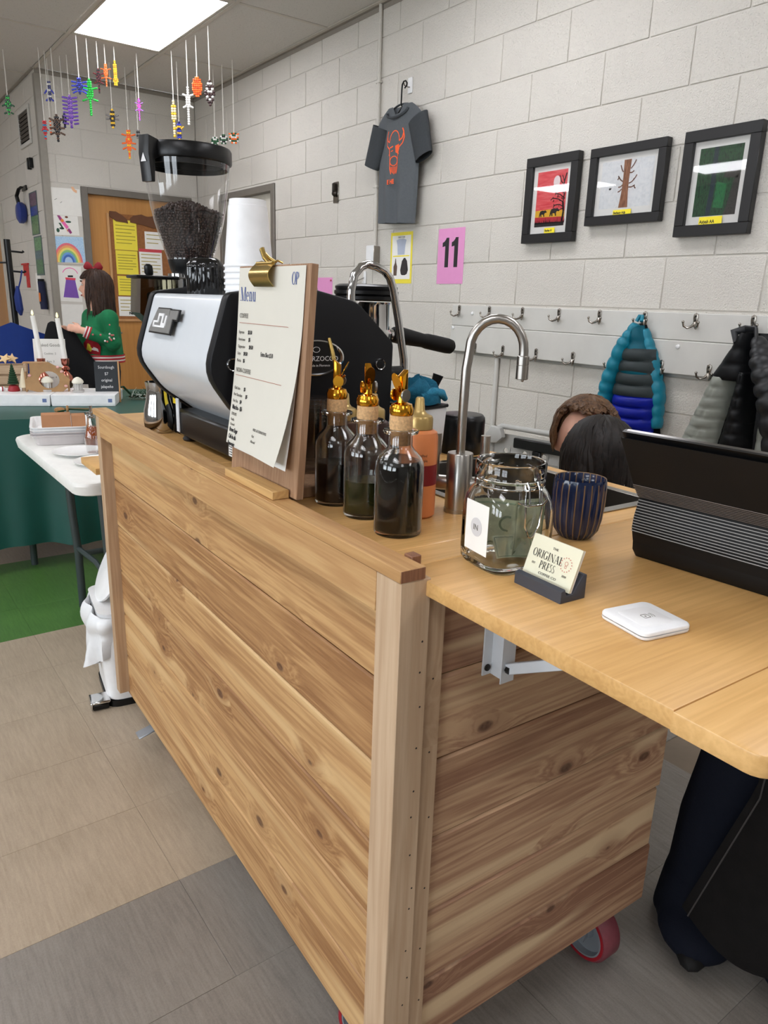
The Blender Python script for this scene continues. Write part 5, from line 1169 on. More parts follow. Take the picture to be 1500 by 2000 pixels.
obj('sky',G().box((0,0,0),(.245,.195,.0003),M=A),paint('crayon_sky',[(150,190,226),(176,208,236),(200,222,240)],(30,30,30),5.),s_)
for k,c in enumerate(((236,120,130),(244,170,110),(244,226,120),(140,196,130),(110,160,220),(70,110,190))): layer('crayon',s_,A,arcband(.115,.0,.096-.013*k,.109-.013*k,0,180,16,1.35),mat('rainbow_%d'%k,c,.7),.0006)
layer('crayon',s_,A,arcband(.115,.0,.0,.031,0,180,10,1.35),mat('pale_blue_crayon',(176,206,236),.7),.0006)
s_,A=drawing(1.605,1.367,.175,.275,'drawing of a purple dress on white paper',2); layer('crayon',s_,A,[[(.03,.03),(.15,.03),(.125,.17),(.055,.17)]],mat('violet_crayon',(126,84,176),.7)); layer('crayon',s_,A,[[(.053,.168),(.127,.168),(.13,.185),(.05,.185)]],mat('red_crayon',(226,70,90),.7),.0005); layer('crayon',s_,A,line([(.07,.195),(.11,.198)],.014),M_ink,.0005); layer('crayon',s_,A,arcband(.09,.20,.058,.064,20,160,10),mat('pink_crayon',(240,110,180)),.0005)
s_,A=drawing(1.590,1.095,.20,.225,'faint pencil sheet, lowest beside the wooden door',0)
# --- corridor wall
def CT3(y,z): return (XC-.0005,y,z)
t=thing('wall_vent','dark louvre grille high on the corridor wall','vent',CT3(6.96,2.42),R_(-90)); obj('frame',G().box((-.2,-.015,0),(.2,-.0002,.03),.003).box((-.2,-.015,.25),(.2,-.0002,.28),.003).box((-.2,-.015,.03),(-.17,-.0002,.25),.003).box((.17,-.015,.03),(.2,-.0002,.25),.003),M_rack,t)
obj('backing',G().box((-.17,-.004,.03),(.17,-.0002,.25)),M_blackm,t)
for k in range(7): obj('slat',G().box((-.17,-.012,.04+.03*k),(.17,-.010,.062+.03*k),M=None),mat('dark_slat',(70,64,58),.5),t)
t=thing('wall_box','small black boxes on the corridor wall below the vent','switch',CT3(6.85,2.24),R_(-90)); obj('box',G().box((-.05,-.03,0),(-.015,-.0005,.085),.004),M_blackp,t); obj('box',G().box((.02,-.03,.005),(.05,-.0005,.08),.004),M_blackp,t)
t=thing('headphones','blue ear defenders hanging on the corridor wall','headphones',CT3(7.25,1.86),R_(-90)); M_bluep=mat('blue_plastic',(28,52,130),.4); obj('cup',G().lathe([(.0,0),(.07,0),(.085,.02),(.085,.05),(.06,.065),(0,.067)],n=24,M=T3(0,-.006,.08)@RX(90)),M_bluep,t); obj('cup',G().lathe([(.0,0),(.05,0),(.06,.02),(.05,.04),(0,.04)],n=20,M=T3(-.11,-.006,.08)@RX(90)),M_blackp,t); obj('band',G().tube([(.0,-.05,.15),(.0,-.06,.21),(.06,-.05,.26),(.12,-.04,.27)],.016,10,flat=.5),M_blackp,t); obj('hook',G().box((-.02,-.012,.25),(.14,-.0005,.29),.003),M_blackp,t)
for k,(z0,z1,lab) in enumerate(((1.75,2.08,'upper strip of blue and green photos on the corridor wall'),(1.43,1.74,'lower strip of green photos on the corridor wall'))):
    t=thing('photo_strip',lab,'poster',CT3(6.93-.03*k,z0),R_(-90),group='photo strips on the corridor wall'); s_=obj('sheet',G().box((-.14,-.002,0),(.14,-.0004,z1-z0)),mat('poster_teal',(60,88,96),.3),t)
    A=T3(-.14,-.0024,0)@RX(90); hh=z1-z0
    for j,(a,b,c) in enumerate(((.02,.44,(92,128,82)),(.46,.66,(44,66,140)),(.68,.97,(96,70,92))) if k==0 else ((.04,.40,(52,108,66)),(.44,.60,(60,96,110)),(.64,.96,(88,140,92)))): layer('photo',s_,A,[[(.02,hh*a),(.26,hh*a),(.26,hh*b),(.02,hh*b)]],paint('photo_%d%d'%(k,j),[tuple(int(x*.6) for x in c),c,tuple(min(255,int(x*1.3)) for x in c)],(20,20,20),3.,.3))
t=thing('red_ribbon','red fringed ribbons hung on the corridor wall behind the coat stand','ribbon',CT3(7.46,1.33),R_(-90)); M_redr=mat('red_ribbon',(196,50,48),.6)
for k in range(5): obj('strip',G().box((-.10+.045*k,-.006,0 if k>1 else .10),(-.07+.045*k,-.0008,.20),.001),M_redr,t)
obj('rod',G().cyl((-.13,-.008,.20),(.14,-.008,.20),.008,n=8),M_redr,t)
t=thing('wall_notice','small white notice under the photo strips on the corridor wall','notice',CT3(7.02,1.30),R_(-90)); obj('sheet',G().box((-.09,-.0014,0),(.09,-.0003,.15)),M_paper,t)
t=thing('hanging_gloves','dark and orange gloves hanging at the end of the corridor wall','gloves',CT3(6.74,1.12),R_(-90))
obj('glove',G().grid(lambda u,v:(.04*math.cos(6.28*u)*(.5+.6*v)+.03*v-.02,-.035-.028*math.sin(6.28*u),.26-.22*v),16,10,closed=True),mat('navy_knit',(30,34,62),.9),t); obj('glove',G().grid(lambda u,v:(.035*math.cos(6.28*u)*(.5+.5*v)-.05,-.03-.025*math.sin(6.28*u),.28-.20*v),14,10,closed=True),M_blackm,t); obj('cuff',G().box((-.01,-.066,.10),(.03,-.060,.17),.004),mat('orange_knit',(220,120,50),.8),t)
t=thing('coat_stand','black metal coat stand with short pegs at the far left','coat stand',(1.12,6.22,.0)); obj('pole',G().cyl((0,0,.02),(-.005,0,1.66),.022,n=14),M_blackp,t); obj('foot',G().lathe([(.17,0),(.17,.012),(.03,.03)],n=28),M_blackp,t)
for k,(a,z) in enumerate(((0,1.58),(0,1.44),(3.1,1.5),(1.5,1.36))): obj('peg',G().tube([(0,0,z),(.09*math.cos(a),.09*math.sin(a),z-.005),(.10*math.cos(a),.10*math.sin(a),z+.005)],[.007,.007,.011],8),M_blackp,t)
t=thing('blue_bag','blue cloth bag hanging from a peg of the black coat stand','bag',(1.20,6.17,1.435)); obj('strap',G().tube([(-.008,.03,.012),(-.03,0,-.06),(-.05,0,-.12)],.006,6),mat('navy_cloth',(24,46,112),.85),t); obj('pouch',G().tube([(-.055,0,-.10),(-.06,0,-.18),(-.055,0,-.27),(-.05,0,-.31)],[.02,.05,.05,.015],14,flat=.5),mat('navy_cloth',(24,46,112),.85),t)
# ================================================================ LEFT: TABLES AND THEIR THINGS
M_tc=mat('green_satin',(14,74,66),.45,var=.08,scale=8.); M_leg=mat('grey_green_leg',(52,62,62),.45); M_tw=mat('white_table_plastic',(232,231,226),.4,bump=.05,bs=400.)
GA=math.atan2(-.226,.974)
gt=thing('display_table','folding table under the green cloth, its dark leg showing below','table',(.56+.974*.62,3.70-.226*.62,0),GA)
obj('tabletop',G().box((-.87,.0,.715),(.87,1.04,.738),.006),M_tw,gt)
for x in (-.55,.55):
    for y in (.085,.955): obj('leg',G().tube([(x,y,.714),(x,y,.0)],.016,12),M_leg,gt)
    obj('crossbar',G().cyl((x,.085,.2),(x,.955,.2),.01,n=8),M_leg,gt)
tc=thing('tablecloth','dark green satin cloth draped to near the floor over the display table','tablecloth',(.56+.974*.62,3.70-.226*.62,0),GA)
def drop(u,v):
    x=-.90+1.80*u; z=.7395-.615*v; f=.012*math.sin(x*17+1)+.010*math.sin(x*31)+.006*math.sin(x*7)
    return (x,-.018-f*v*1.8-.02*v,z+.012*math.sin(x*9+.5)*v+(.03*u)*v)
g=G().grid(drop,90,16); obj('front_drop',g,M_tc,tc,angle=80)
obj('top_cloth',G().box((-.90,-.018,.7386),(.90,1.06,.7402)),M_tc,tc)
obj('side_drop',G().grid(lambda u,v:(.902+.02*v+.012*math.sin(u*20)*v,-.018+1.078*u,.7395-.6*v),40,10),M_tc,tc,angle=80)
obj('side_drop',G().grid(lambda u,v:(-.902-.02*v-.012*math.sin(u*20)*v,-.018+1.078*u,.7395-.6*v),40,10),M_tc,tc,angle=80)
ZG=.7405
def whitebox(fx,fy,rz,w,d,h,label):
    t=thing('white_box',label,'box',(fx,fy,ZG),rz,group='white boxes on the green table')
    b=obj('tray',G().box((0,0,0),(w,d,h),.002),M_white,t)
    obj('lid',G().box((-.001,-.0015,h*.15),(w+.001,d+.001,h+.0012),.002),M_white,t)
    bl=obj('printed_mark',G().box((w-.035,-.0021,h*.35),(w-.015,-.0016,h*.68)),mat('blue_mark',(100,116,160),.6),t)
    return t
whitebox(.548,4.165,R_(-24),.325,.30,.056,'white cardboard box at the left front of the green table'); whitebox(.852,4.030,R_(-24),.31,.30,.056,'white cardboard box right of the other white box on the green table')
ZB=ZG+.0576
M_kraft=mat('kraft_board',(166,130,90),.85,var=.12); M_crate=wood('crate_wood',(196,170,140),(160,132,104),0,contrast=.6); M_red=mat('berry_red',(150,24,34),.5)
t=thing('cardboard_house','brown cardboard gingerbread house cutout with a round window on the white boxes','decoration',(.868,4.165,ZB),R_(-16))
out=[(-.105,0),(.105,0),(.100,.05),(.112,.062),(.085,.085),(.075,.13),(.082,.150),(.05,.136),(.022,.138),(.012,.155),(-.015,.148),(-.03,.135),(-.075,.152),(-.085,.148),(-.072,.11),(-.10,.06)]
g=G(); 
hole=circ(.012,.062,.05,.045,16); outer=[]
import itertools
for k in range(16):
    a=2*math.pi*k/16; best=None
    d=Vector((math.cos(a),math.sin(a))); o_=Vector((.012,.062)); tmin=1
    for p,q in zip(out,out[1:]+out[:1]):
        p,q=Vector(p),Vector(q); e=q-p; den=d.x*e.y-d.y*e.x
        if abs(den)<1e-9: continue
        tt=((p.x-o_.x)*e.y-(p.y-o_.y)*e.x)/den; uu=((p.x-o_.x)*d.y-(p.y-o_.y)*d.x)/den
        if tt>0 and 0<=uu<=1 and tt<tmin: tmin=tt
    outer.append(tuple(o_+d*tmin))
for k in range(16):
    j=(k+1)%16; g.prism([outer[k],outer[j],hole[j],hole[k]],'y',-.004,.004)
obj('facade',g,M_kraft,t,flat=True); obj('side_wall',G().box((-.105,.004,0),(-.098,.07,.10)).box((.098,.004,0),(.105,.07,.08)),M_kraft,t)
obj('roof_panel',G().box((-.11,.0,0),(-.0,.075,.005),M=T3(-.0,.0,.145)@RY(0)@RZ(0)),M_kraft,t)
for k,(x,z) in enumerate(((-.08,.085),(.058,.128),(.075,.105),(.09,.03))): obj('candy',G().ell((x,-.007,z),(.009,.006,.007),8,6),mat('candy_pink',(222,170,160),.25),t)
def cake(x,y,rz,label,s=1.):
    t=thing('carousel_ornament',label,'decoration',(x,y,ZB),rz,group='silver cake ornaments'); M_sil=mat('silver_paint',(196,194,190),.25,.6)
    obj('base',G().lathe([(.030*s,0),(.032*s,.004),(.032*s,.010),(.026*s,.012)],n=24),M_sil,t)
    n=48; lp=[[((r+(.0015 if i%4<2 else -.0015))*math.cos(2*math.pi*i/n)*s,(r+(.0015 if i%4<2 else -.0015))*math.sin(2*math.pi*i/n)*s,z) for i in range(n)] for r,z in ((.022,.012),(.025,.045))]; obj('fluted_cup',G().rings(lp),M_sil,t)
    obj('icing',G().lathe([(.026*s,.045),(.031*s,.05),(.029*s,.060),(.018*s,.072),(.006*s,.078),(0,.079)],n=24),M_cream,t)
cake(.872,4.185,0,'silver and cream cake ornament framed by the cardboard house window'); cake(1.005,4.10,.3,'second silver and cream cake ornament right of the cardboard house',.95)
t=thing('small_tree','small dark green bottle brush tree on a red base','decoration',(.722,4.255,ZB)); obj('base',G().lathe([(.028,0),(.030,.006),(.022,.028),(.012,.032)],n=20),M_red,t)
n=22; prof=[(.008,.034)]
for k in range(9): prof+=[(.030-.0028*k,.040+.011*k),(.022-.0023*k,.047+.011*k)]
prof+=[(0,.145)]; obj('brush',G().lathe(prof,n=20),mat('fir_green',(24,58,32),.95,var=.4,scale=300.),t)
t=thing('cone_tree','cream cone shaped tree on a wooden foot beside the small green tree','decoration',(.772,4.245,ZB)); obj('foot',G().lathe([(.014,0),(.014,.018)],n=14),M_crate,t); obj('cone',G().lathe([(.026,.018),(.028,.022),(.004,.118),(0,.120)],n=24),mat('cream_felt',(230,218,190),.9),t)
t=thing('sugar_candy','white and red wrapped sweet at the left end of the white box','sweet',(.668,4.262,ZB)); obj('sweet',G().ell((0,0,.013),(.016,.012,.0125),12,8),M_white,t); obj('stripe',G().lathe([(.0128,-.003),(.0132,0),(.0128,.003)],(0,0,0),16,M=T3(0,0,.013)@RY(90),cap0=False,cap1=False),M_red,t)
t=thing('wooden_crate','slatted wooden crate at the back left of the green table','crate',(.723,4.565,ZG),R_(-14))
for k in range(3):
    obj('slat',G().box((-.16,-.075,.012+.055*k),(.13,-.065,.058+.055*k),.002),M_crate,t); obj('slat',G().box((-.16,.065,.012+.055*k),(.13,.075,.058+.055*k),.002),M_crate,t)
for x in (-.155,.115): obj('corner_post',G().box((x,-.065,0),(x+.012,.065,.175),.001),M_crate,t)
for k,(x,y,rz) in enumerate(((-.10,-.02,20),(-.05,.0,70),(.02,-.01,-30),(.06,.02,15))):
    t=thing('wood_star',('wooden cutout lying leftmost on the crate','wooden cutout second from left on the crate','wooden cutout second from right on the crate','wooden cutout rightmost on the crate')[k],'decoration',(.723+x*.97,4.565+y-x*.24,ZG+.177),R_(rz),group='wooden cutouts on the crate')
    pts=[(.034*math.cos(R_(36*i))*(1 if i%2==0 else .45),.034*math.sin(R_(36*i))*(1 if i%2==0 else .45)) for i in range(10)]
    obj('star',G().prism(pts,'z',0,.008,M=T3(0,0,.021)@RX(55),bev=.001),mat('bare_wood',(216,184,136),.7),t)
M_cop=mat('rose_copper',(196,120,104),.18,1.); M_wax=mat('candle_wax',(240,238,232),.45,var=.02); M_flame=emit('candle_flame',(255,236,130),1.2)
for k,(x,y,z1) in enumerate(((.912,4.475,1.205),(1.028,4.43,1.195))):
    t=thing('candle_stick',('left white candle in a ribbed copper holder','right white candle in a ribbed copper holder')[k],'candle',(x,y,ZG)); 
    n=32; pr=[(.040,0),(.042,.006),(.016,.014),(.012,.03),(.030,.055),(.034,.085),(.030,.11),(.012,.135),(.020,.145),(.020,.155),(.012,.165),(.019,.175),(.021,.205),(.014,.206)]
    obj('holder',G().rings([[((r*(1+.06*(i%2)))*math.cos(2*math.pi*i/n),(r*(1+.06*(i%2)))*math.sin(2*math.pi*i/n),z) for i in range(n)] for r,z in pr]),M_cop,t)
    hh=z1-ZG; ln=.018
    obj('wax',G().tube([(0,0,.2065),(-ln*.2,0,.25),(-ln*1.2,0,hh-.03)],[.0135,.0135,.0125],18),M_wax,t); obj('flame',G().lathe([(.001,0),(.006,.006),(.0065,.012),(.004,.022),(0,.030)],(-ln*1.2,0,hh-.028),12),M_flame,t)
t=thing('chalk_sign','small chalkboard price sign with a wooden edge beside the right box','sign',(1.145,4.065,ZG),R_(-20)); 
obj('board',G().box((-.06,-.004,0),(.058,.004,.215),M=RX(-6)),mat('slate_board',(42,46,50),.75),t); obj('edge',G().box((.0585,-.006,0),(.066,.006,.218),.001,M=RX(-6)),M_bf,t)
for k,s_ in enumerate(('Sourdough','$7','original','jalapeño','cheese')): text('lettering',s_,.022,RX(-6)@T3(-.0,-.0048,.178-.034*k)@RX(90),M_wtext,t,'CENTER',.85)
# garland and twine bundle
t=thing('garland','frosted evergreen garland at the right end of the green table','garland',(1.44,4.08,ZG),R_(-25)); rg=random.Random(6); g=G(); gw=G()
for k in range(260):
    x=rg.uniform(-.16,.16); p=Vector((x,.03*math.sin(x*14)+rg.gauss(0,.012),.022+rg.gauss(0,.007))); d=Vector((rg.gauss(0,.6),rg.gauss(0,1),rg.gauss(.25,.6))).normalized()*rg.uniform(.028,.055); q=p+d
    if q.z<.003: q.z=.003
    if p.z<.003: p.z=.003
    (gw if k%3==0 else g).tube([p,q],[.0022,.0006],4)
o=obj('needles',g,mat('fir_green',(24,58,32),.95),t); o['kind']='stuff'; o=obj('frosted_needles',gw,mat('frost_white',(206,214,206),.9),t); o['kind']='stuff'
obj('stem',G().tube([(-.17,-.01,.012),(-.08,-.02,.02),(0,0,.022),(.08,.02,.02),(.17,.02,.012)],.005,6),mat('twig_brown',(86,62,44),.9),t)
obj('string',G().tube([(-.16,-.02,.03),(-.19,-.06,.075),(-.205,-.02,.068)],.006,6),mat('fir_green',(24,58,32)),t)
t=thing('twine_bundle','bundle of greenery tied with brown twine on the front of the green table','decoration',(.90,3.74,ZG),R_(-14)); M_twi=mat('jute_twine',(158,118,76),.95,var=.3,scale=200.)
for k in range(7): obj('strand',G().tube([(-.085,-.02+.007*k,.012+.004*(k%3)),(-.03,-.012+.004*k,.022),(.04,-.02+.008*k,.018),(.12,-.015+.006*k,.014)],.004,6),M_twi if k%2 else mat('fir_green',(24,58,32)),t)
obj('knot',G().tube([(.034*0-.04+.0*math.cos(a),.018*math.cos(a),.02+.014*math.sin(a)) for a in [R_(24*i) for i in range(15)]],.006,6,closed=True).ell((-.075,0,.018),(.026,.018,.014),10,7),M_twi,t)
# white folding table in front
ft=thing('folding_table','white plastic folding table with dark bent legs beyond the cart','table',(.90,2.89,0),0)
def rrect(x0,x1,y0,y1,r,n=5):
    o=[]
    for cx,cy,a0 in ((x1-r,y1-r,0),(x0+r,y1-r,90),(x0+r,y0+r,180),(x1-r,y0+r,270)): o+=[(cx+r*math.cos(R_(a0+90*k/n)),cy+r*math.sin(R_(a0+90*k/n))) for k in range(n+1)]
    return o
lp=[[(a,b,z) for a,b in rrect(-.35+i,.35-i,-.50+i,.50-i,.06)] for i,z in ((.012,.672),(.006,.676),(.0,.705),(.004,.715),(.014,.720))]; obj('tabletop',G().rings(lp),M_tw,ft)
for y0 in (.22,-.27):
    obj('leg',G().tube([(-.21,y0-.0,.671),(-.205,y0-.01,.42),(-.20,y0-.008,.34),(-.193,y0,.255),(-.193,y0,.0)],.0165,12),M_leg,ft); obj('leg',G().tube([(.21,y0,.671),(.205,y0-.01,.42),(.20,y0-.008,.34),(.193,y0,.255),(.193,y0,.0)],.0165,12),M_leg,ft); obj('crossbar',G().cyl((-.193,y0,.24),(.193,y0,.24),.012,n=10),M_leg,ft)
obj('stretcher',G().tube([(-.195,.22,.27),(-.18,.0,.27),(-.195,-.27,.27)],.011,8),M_leg,ft)
ZW=.7203
def plate_(x,y,label):
    t=thing('plate',label,'plate',(x,y,ZW),group='white plates on the folding table'); obj('dish',G().lathe([(0,.002),(.055,.002),(.06,0),(.064,.003),(.098,.013),(.0985,.0145),(.062,.006),(0,.0048)],n=40,cap0=False,cap1=False),mat('white_ceramic',(238,238,236),.2),t); obj('foot_ring',G().lathe([(.056,0),(.059,0),(.0585,.0015),(.0565,.0015)],n=32,cap0=False,cap1=False),mat('white_ceramic',(238,238,236),.2),t)
plate_(.690,2.862,'white plate in the middle of the folding table'); plate_(.715,2.655,'white plate nearer the cart, half hidden by the wooden leaf')
TR=[(.0,.0015),(.0,0)]
for k in range(4):
    t=thing('plastic_tray',('lowest white plastic tray of the nested stack','second white plastic tray of the nested stack','third white plastic tray of the nested stack','topmost white plastic tray, holding brown napkins')[k],'tray',(.705,3.205,ZW+.0003+.011*k),R_(-12),group='stacked white trays')
    def tl(i,z): return [(a,b,z) for a,b in rrect(-.095-i,.095+i,-.135-i,.135+i,.03)]
    obj('shell',G().rings([tl(-.03,0),tl(.0,0),tl(.012,.036),tl(.020,.038),tl(.020,.0405),tl(.010,.0395),tl(-.003,.004),tl(-.03,.004)]),M_white if k>1 else mat('translucent_tray',(206,200,200),.4),t)
t=thing('napkin_stack','brown paper napkins standing in the top tray','napkins',(.712,3.195,ZW+.0378),R_(-12))
for k in range(5): obj('napkin',G().box((-.08,-.05+.014*k,.0),(.03,-.042+.014*k,.072),.002).box((.032,-.048+.014*k,0),(.085,-.04+.014*k,.066),.002),mat('brown_napkin',(172,124,88),.9),t)
t=thing('amber_bottle','small glass bottle of amber syrup behind the corner of the cart','bottle',(.775,2.998,ZW)); obj('bottle_glass',G().lathe([(0,.0),(.030,0),(.033,.004),(.034,.03),(.026,.068),(.017,.085),(.016,.118),(.018,.12),(.018,.124),(.0145,.124),(.0145,.085),(.024,.067),(.0322,.03),(.031,.005),(0,.003)],n=32,cap0=False,cap1=False),M_glass,t)
obj('syrup',G().lathe([(0,.0045),(.0295,.006),(.0312,.03),(.0232,.067),(.0175,.078),(0,.078)],n=28,cap0=False,cap1=False),mat('amber_syrup',(168,78,28),.1),t); obj('pourer',G().lathe([(.0142,.112),(.0142,.126),(.019,.128),(.019,.134),(.007,.137),(.006,.16)],n=20),M_chrome,t)
t=thing('clear_tumbler','clear plastic tumbler standing by the white plate beside the cart','cup',(.722,2.790,ZW+.0150)); obj('wall',G().lathe([(0,.001),(.026,.001),(.032,.055),(.033,.057),(.0312,.057),(.025,.003),(0,.003)],n=28,cap0=False,cap1=False),M_plas,t)
# pedal bin with a white bag
bn=thing('pedal_bin','white pedal bin lined with a white bag at the far end of the cart','bin',(.675,2.335,0),R_(-8))
lp=[[(a,b,z) for a,b in rrect(-.10-i,.10+i,-.125-i,.125+i,.04)] for i,z in ((-.004,.02),(0,.024),(.012,.33),(.014,.335))]; obj('body',G().rings(lp),M_white,bn)
lp=[[(a,b,z) for a,b in rrect(-.104,.104,-.129,.129,.04)] for z in (0,.02)]; obj('base_ring',G().rings(lp),M_blackp,bn)
obj('pedal',G().box((-.155,-.13,.022),(-.095,-.065,.032),.003).box((-.156,-.13,.005),(-.15,-.065,.032),.002),M_chrome,bn); obj('pedal_arm',G().box((-.15,-.128,.002),(-.10,-.067,.0215),.003),M_blackp,bn)
obj('lid',G().lathe([(.0,.0),(.10,.0),(.118,.006),(.12,.014),(.11,.02),(0,.022)],n=32,M=T3(-.03,.02,.43)@RY(-62)@Matrix.Diagonal((1,1.05,1,1))),M_white,bn)
obj('lid_hinge',G().box((-.02,.10,.32),(.02,.13,.44),.004),M_blackp,bn)
rk=random.Random(8); ph=[(rk.uniform(0,6.28),rk.randint(3,11),rk.uniform(.004,.010)) for _ in range(7)]
def bag(u,v):
    a=2*math.pi*u; z=.345-.20*v*(1+.25*math.sin(a*2+2.2)) if v>.12 else .30+.045*v/.12
    o=.125+.02*math.sin(min(v*2,1)*math.pi)+ .012*v; 
    for p,k,am in ph: o+=am*math.sin(k*a+p+v*3)*(.3+v)
    q=max(abs(math.cos(a)),abs(math.sin(a)))**.55
    return (o*math.cos(a)/q*.95,o*math.sin(a)/q*1.12,max(z,.04))
bgt=thing('bin_bag','white plastic bag turned over the rim of the pedal bin','bag',(.675,2.335,0),R_(-8)); obj('liner',G().grid(bag,70,16,closed=True),mat('bag_film',(232,234,236),.3,bump=.25,bs=60.),bgt,angle=60)
# ================================================================ HANGING BEAD ORNAMENTS
random.seed(11)
BC={}
def bc(c):
    if c not in BC: BC[c]=mat('bead_%d_%d_%d'%c,c,.25,var=.04)
    return BC[c]
def ornament(x,y,z,h,w,label,body,cols,limbs=(),limbcol=None):
    """body: relative half-widths from top to bottom; flat beadwork of barrel beads on a loop of white cord"""
    t=thing('bead_ornament',label,'ornament',(x,y,z-h/2),R_(-35),group='bead ornaments hanging from the ceiling')
    n=len(body); rh=h/n; mats=[bc(c) for c in cols]
    g=G()
    for i,hw in enumerate(body):
        k=max(1,int(round(hw*w/(rh*1.15)))); zc=h-(i+.5)*rh
        for j in range(k):
            xx=(j-(k-1)/2)*rh*1.12; g.mi=(i+ (1 if (abs(j-(k-1)/2)>k*.3) else 0))%len(cols) if len(cols)>1 else 0
            g.lathe([(rh*.30,-rh*.55),(rh*.52,-rh*.3),(rh*.52,rh*.3),(rh*.30,rh*.55)],n=7,M=T3(xx,0,zc)@RY(90))
    b=obj('bead_body',g,mats,t); 
    for (zr,sx_,dz) in limbs:
        gl=G(); m=4
        for s_ in (-1,1):
            for q in range(m): 
                f=(q+1)/m; gl.ell((s_*(w*.18+sx_*w*.34*f),0,h*zr+dz*h*f),(rh*.5,rh*.5,rh*.45),7,5)
        obj('limb',gl,bc(limbcol or cols[-1]),t)
    obj('cord',G().tube([(-.0012,0,h),(-.0016,0,(ZC-.007-(z-h/2))*.6),(-.001,0,ZC-.0065-(z-h/2))],.0014,5).tube([(.0018,0,h),(.0022,0,(ZC-.007-(z-h/2))*.6),(.001,0,ZC-.0065-(z-h/2))],.0014,5).lathe([(.003,0),(.0036,.01),(.003,.022)],(0,0,h-.003),6),mat('white_cord',(222,218,210),.8),t)
    return t
GR,DG,PU,VI,BL,NV,OR,RD,MR,YE,BK,BR,WH,CR,GY,PK,TQ=(40,190,70),(24,84,50),(120,80,190),(170,120,210),(60,70,190),(40,44,110),(244,110,40),(200,40,50),(100,30,40),(246,196,50),(34,32,36),(90,66,52),(232,230,226),(226,212,170),(130,126,124),(230,90,190),(60,140,190)
lizard=[.25,.35,.4,.3,.5,.55,.5,.45,.35,.25,.2,.15,.12,.1,.1,.1]
bugb=[.25,.4,.3,.5,.6,.6,.5,.4,.3,.2]
ball=[.4,.7,.85,1,1,1,1,.85,.7,.4]
ornament(1.207,6.171,2.546,.125,.075,'green bead figure hanging leftmost of all',[.3,.4,.35,.6,.6,.55,.4,.3,.25,.2],[DG,GR],((.55,1,-.1),(.12,.6,-.05)),DG)
ornament(1.488,6.178,2.681,.13,.06,'navy and white bead person at the upper left',[.4,.45,.4,.5,.5,.5,.45,.4,.4,.3],[NV,WH,NV],((.6,1,-.2),(.12,.6,-.08)),BL)
ornament(1.519,5.517,2.597,.098,.09,'blue bead spider with spread legs',[.25,.3,.35,.4,.4,.35,.3,.2],[BL,NV],((.7,1,.05),(.5,1,0),(.35,1,-.1),(.2,.8,-.12)),BL)
ornament(1.587,5.534,2.545,.222,.09,'bright green bead alligator',lizard,[GR],((.72,1,.03),(.45,1,-.04)),GR)
ornament(1.654,5.545,2.656,.149,.06,'maroon and black bead gecko',lizard,[MR,BK],((.75,1,.05),(.45,1,-.06)),MR)
ornament(1.713,5.575,2.705,.137,.06,'orange bead gecko high under the light',lizard,[OR,(250,140,90)],((.75,1,.03),(.4,1,-.04)),OR)
ornament(1.775,5.574,2.729,.152,.032,'yellow striped bead snake',[.5,.55,.6,.65,.7,.75,.8,.85,.9,.95,1,1,.9,.6],[YE,YE,YE,(214,150,40)])
ornament(1.576,5.992,2.533,.215,.09,'purple bead centipede with many legs',[.2,.3,.3,.3,.35,.35,.35,.35,.3,.3,.3,.25,.2,.2],[VI,PU],tuple((.9-.11*k,1,.02) for k in range(8)),PU)
ornament(1.454,5.90,2.396,.176,.09,'dark brown bead beetle',bugb+[.15,.15],[BR,BK],((.75,1,.08),(.5,1,0),(.35,1,-.08)),BR)
ornament(1.384,5.95,2.381,.12,.042,'small red and blue bead figure at lower left',[.6,.7,.6,.7,.7,.6,.5,.4,.3,.3],[RD,RD,TQ],((.6,.8,-.1),),RD)
ornament(1.545,6.05,2.48,.095,.05,'dark blue bead fragment beside the purple centipede',[.4,.6,.7,.6,.5,.4,.3],[NV,BK],((.5,1,.1),),NV)
ornament(1.434,6.00,2.409,.094,.035,'thin orange and white bead figure behind the beetle',[.4,.5,.5,.5,.4,.4,.3,.3],[OR,WH])
ornament(1.857,5.958,2.525,.13,.08,'yellow and black bead bee',[.25,.35,.45,.5,.55,.5,.45,.35,.2],[YE,BK],((.62,1,.06),(.5,1,-.02)),GY)
ornament(1.940,5.618,2.542,.143,.048,'pink and purple bead lizard on a long cord',lizard,[PK,VI],((.75,1,.04),(.5,1,-.05)),VI)
ornament(1.980,6.00,2.377,.198,.09,'orange and yellow bead tiger above the grinder',[.3,.4,.4,.45,.5,.5,.45,.4,.35,.3,.2,.15,.12,.1],[OR,YE,OR],((.8,1,.04),(.55,1,-.02),(.4,.9,-.06)),OR)
ornament(2.019,5.90,2.438,.06,.036,'small grey bead figure just left of the hopper lid',[.6,.8,.9,.8,.6],[GY,BK])
ornament(2.103,5.398,2.474,.233,.048,'cream bead fish shape above the hopper',[.3,.5,.7,.85,.9,.9,.8,.7,.5,.35,.3,.3,.3,.3,.3],[CR,CR,YE])
ornament(2.217,5.601,2.443,.126,.058,'blue and yellow bead figure right of the cream one',[.3,.45,.5,.6,.6,.6,.5,.5,.4],[NV,BL,YE],((.6,1,.12),),YE)
ornament(2.097,5.122,2.506,.23,.06,'white bead gecko with a long tail',lizard,[WH],((.76,1,.03),(.5,.9,-.04)),WH)
ornament(2.108,4.991,2.596,.118,.068,'round orange bead basketball under the corner of the light',ball,[OR,OR,(214,80,30)])
ornament(2.102,4.782,2.522,.147,.060,'brown and white bead football, rightmost of the upper row',[.3,.55,.8,.95,1,1,.95,.8,.55,.3],[(66,40,40),WH,(66,40,40)])
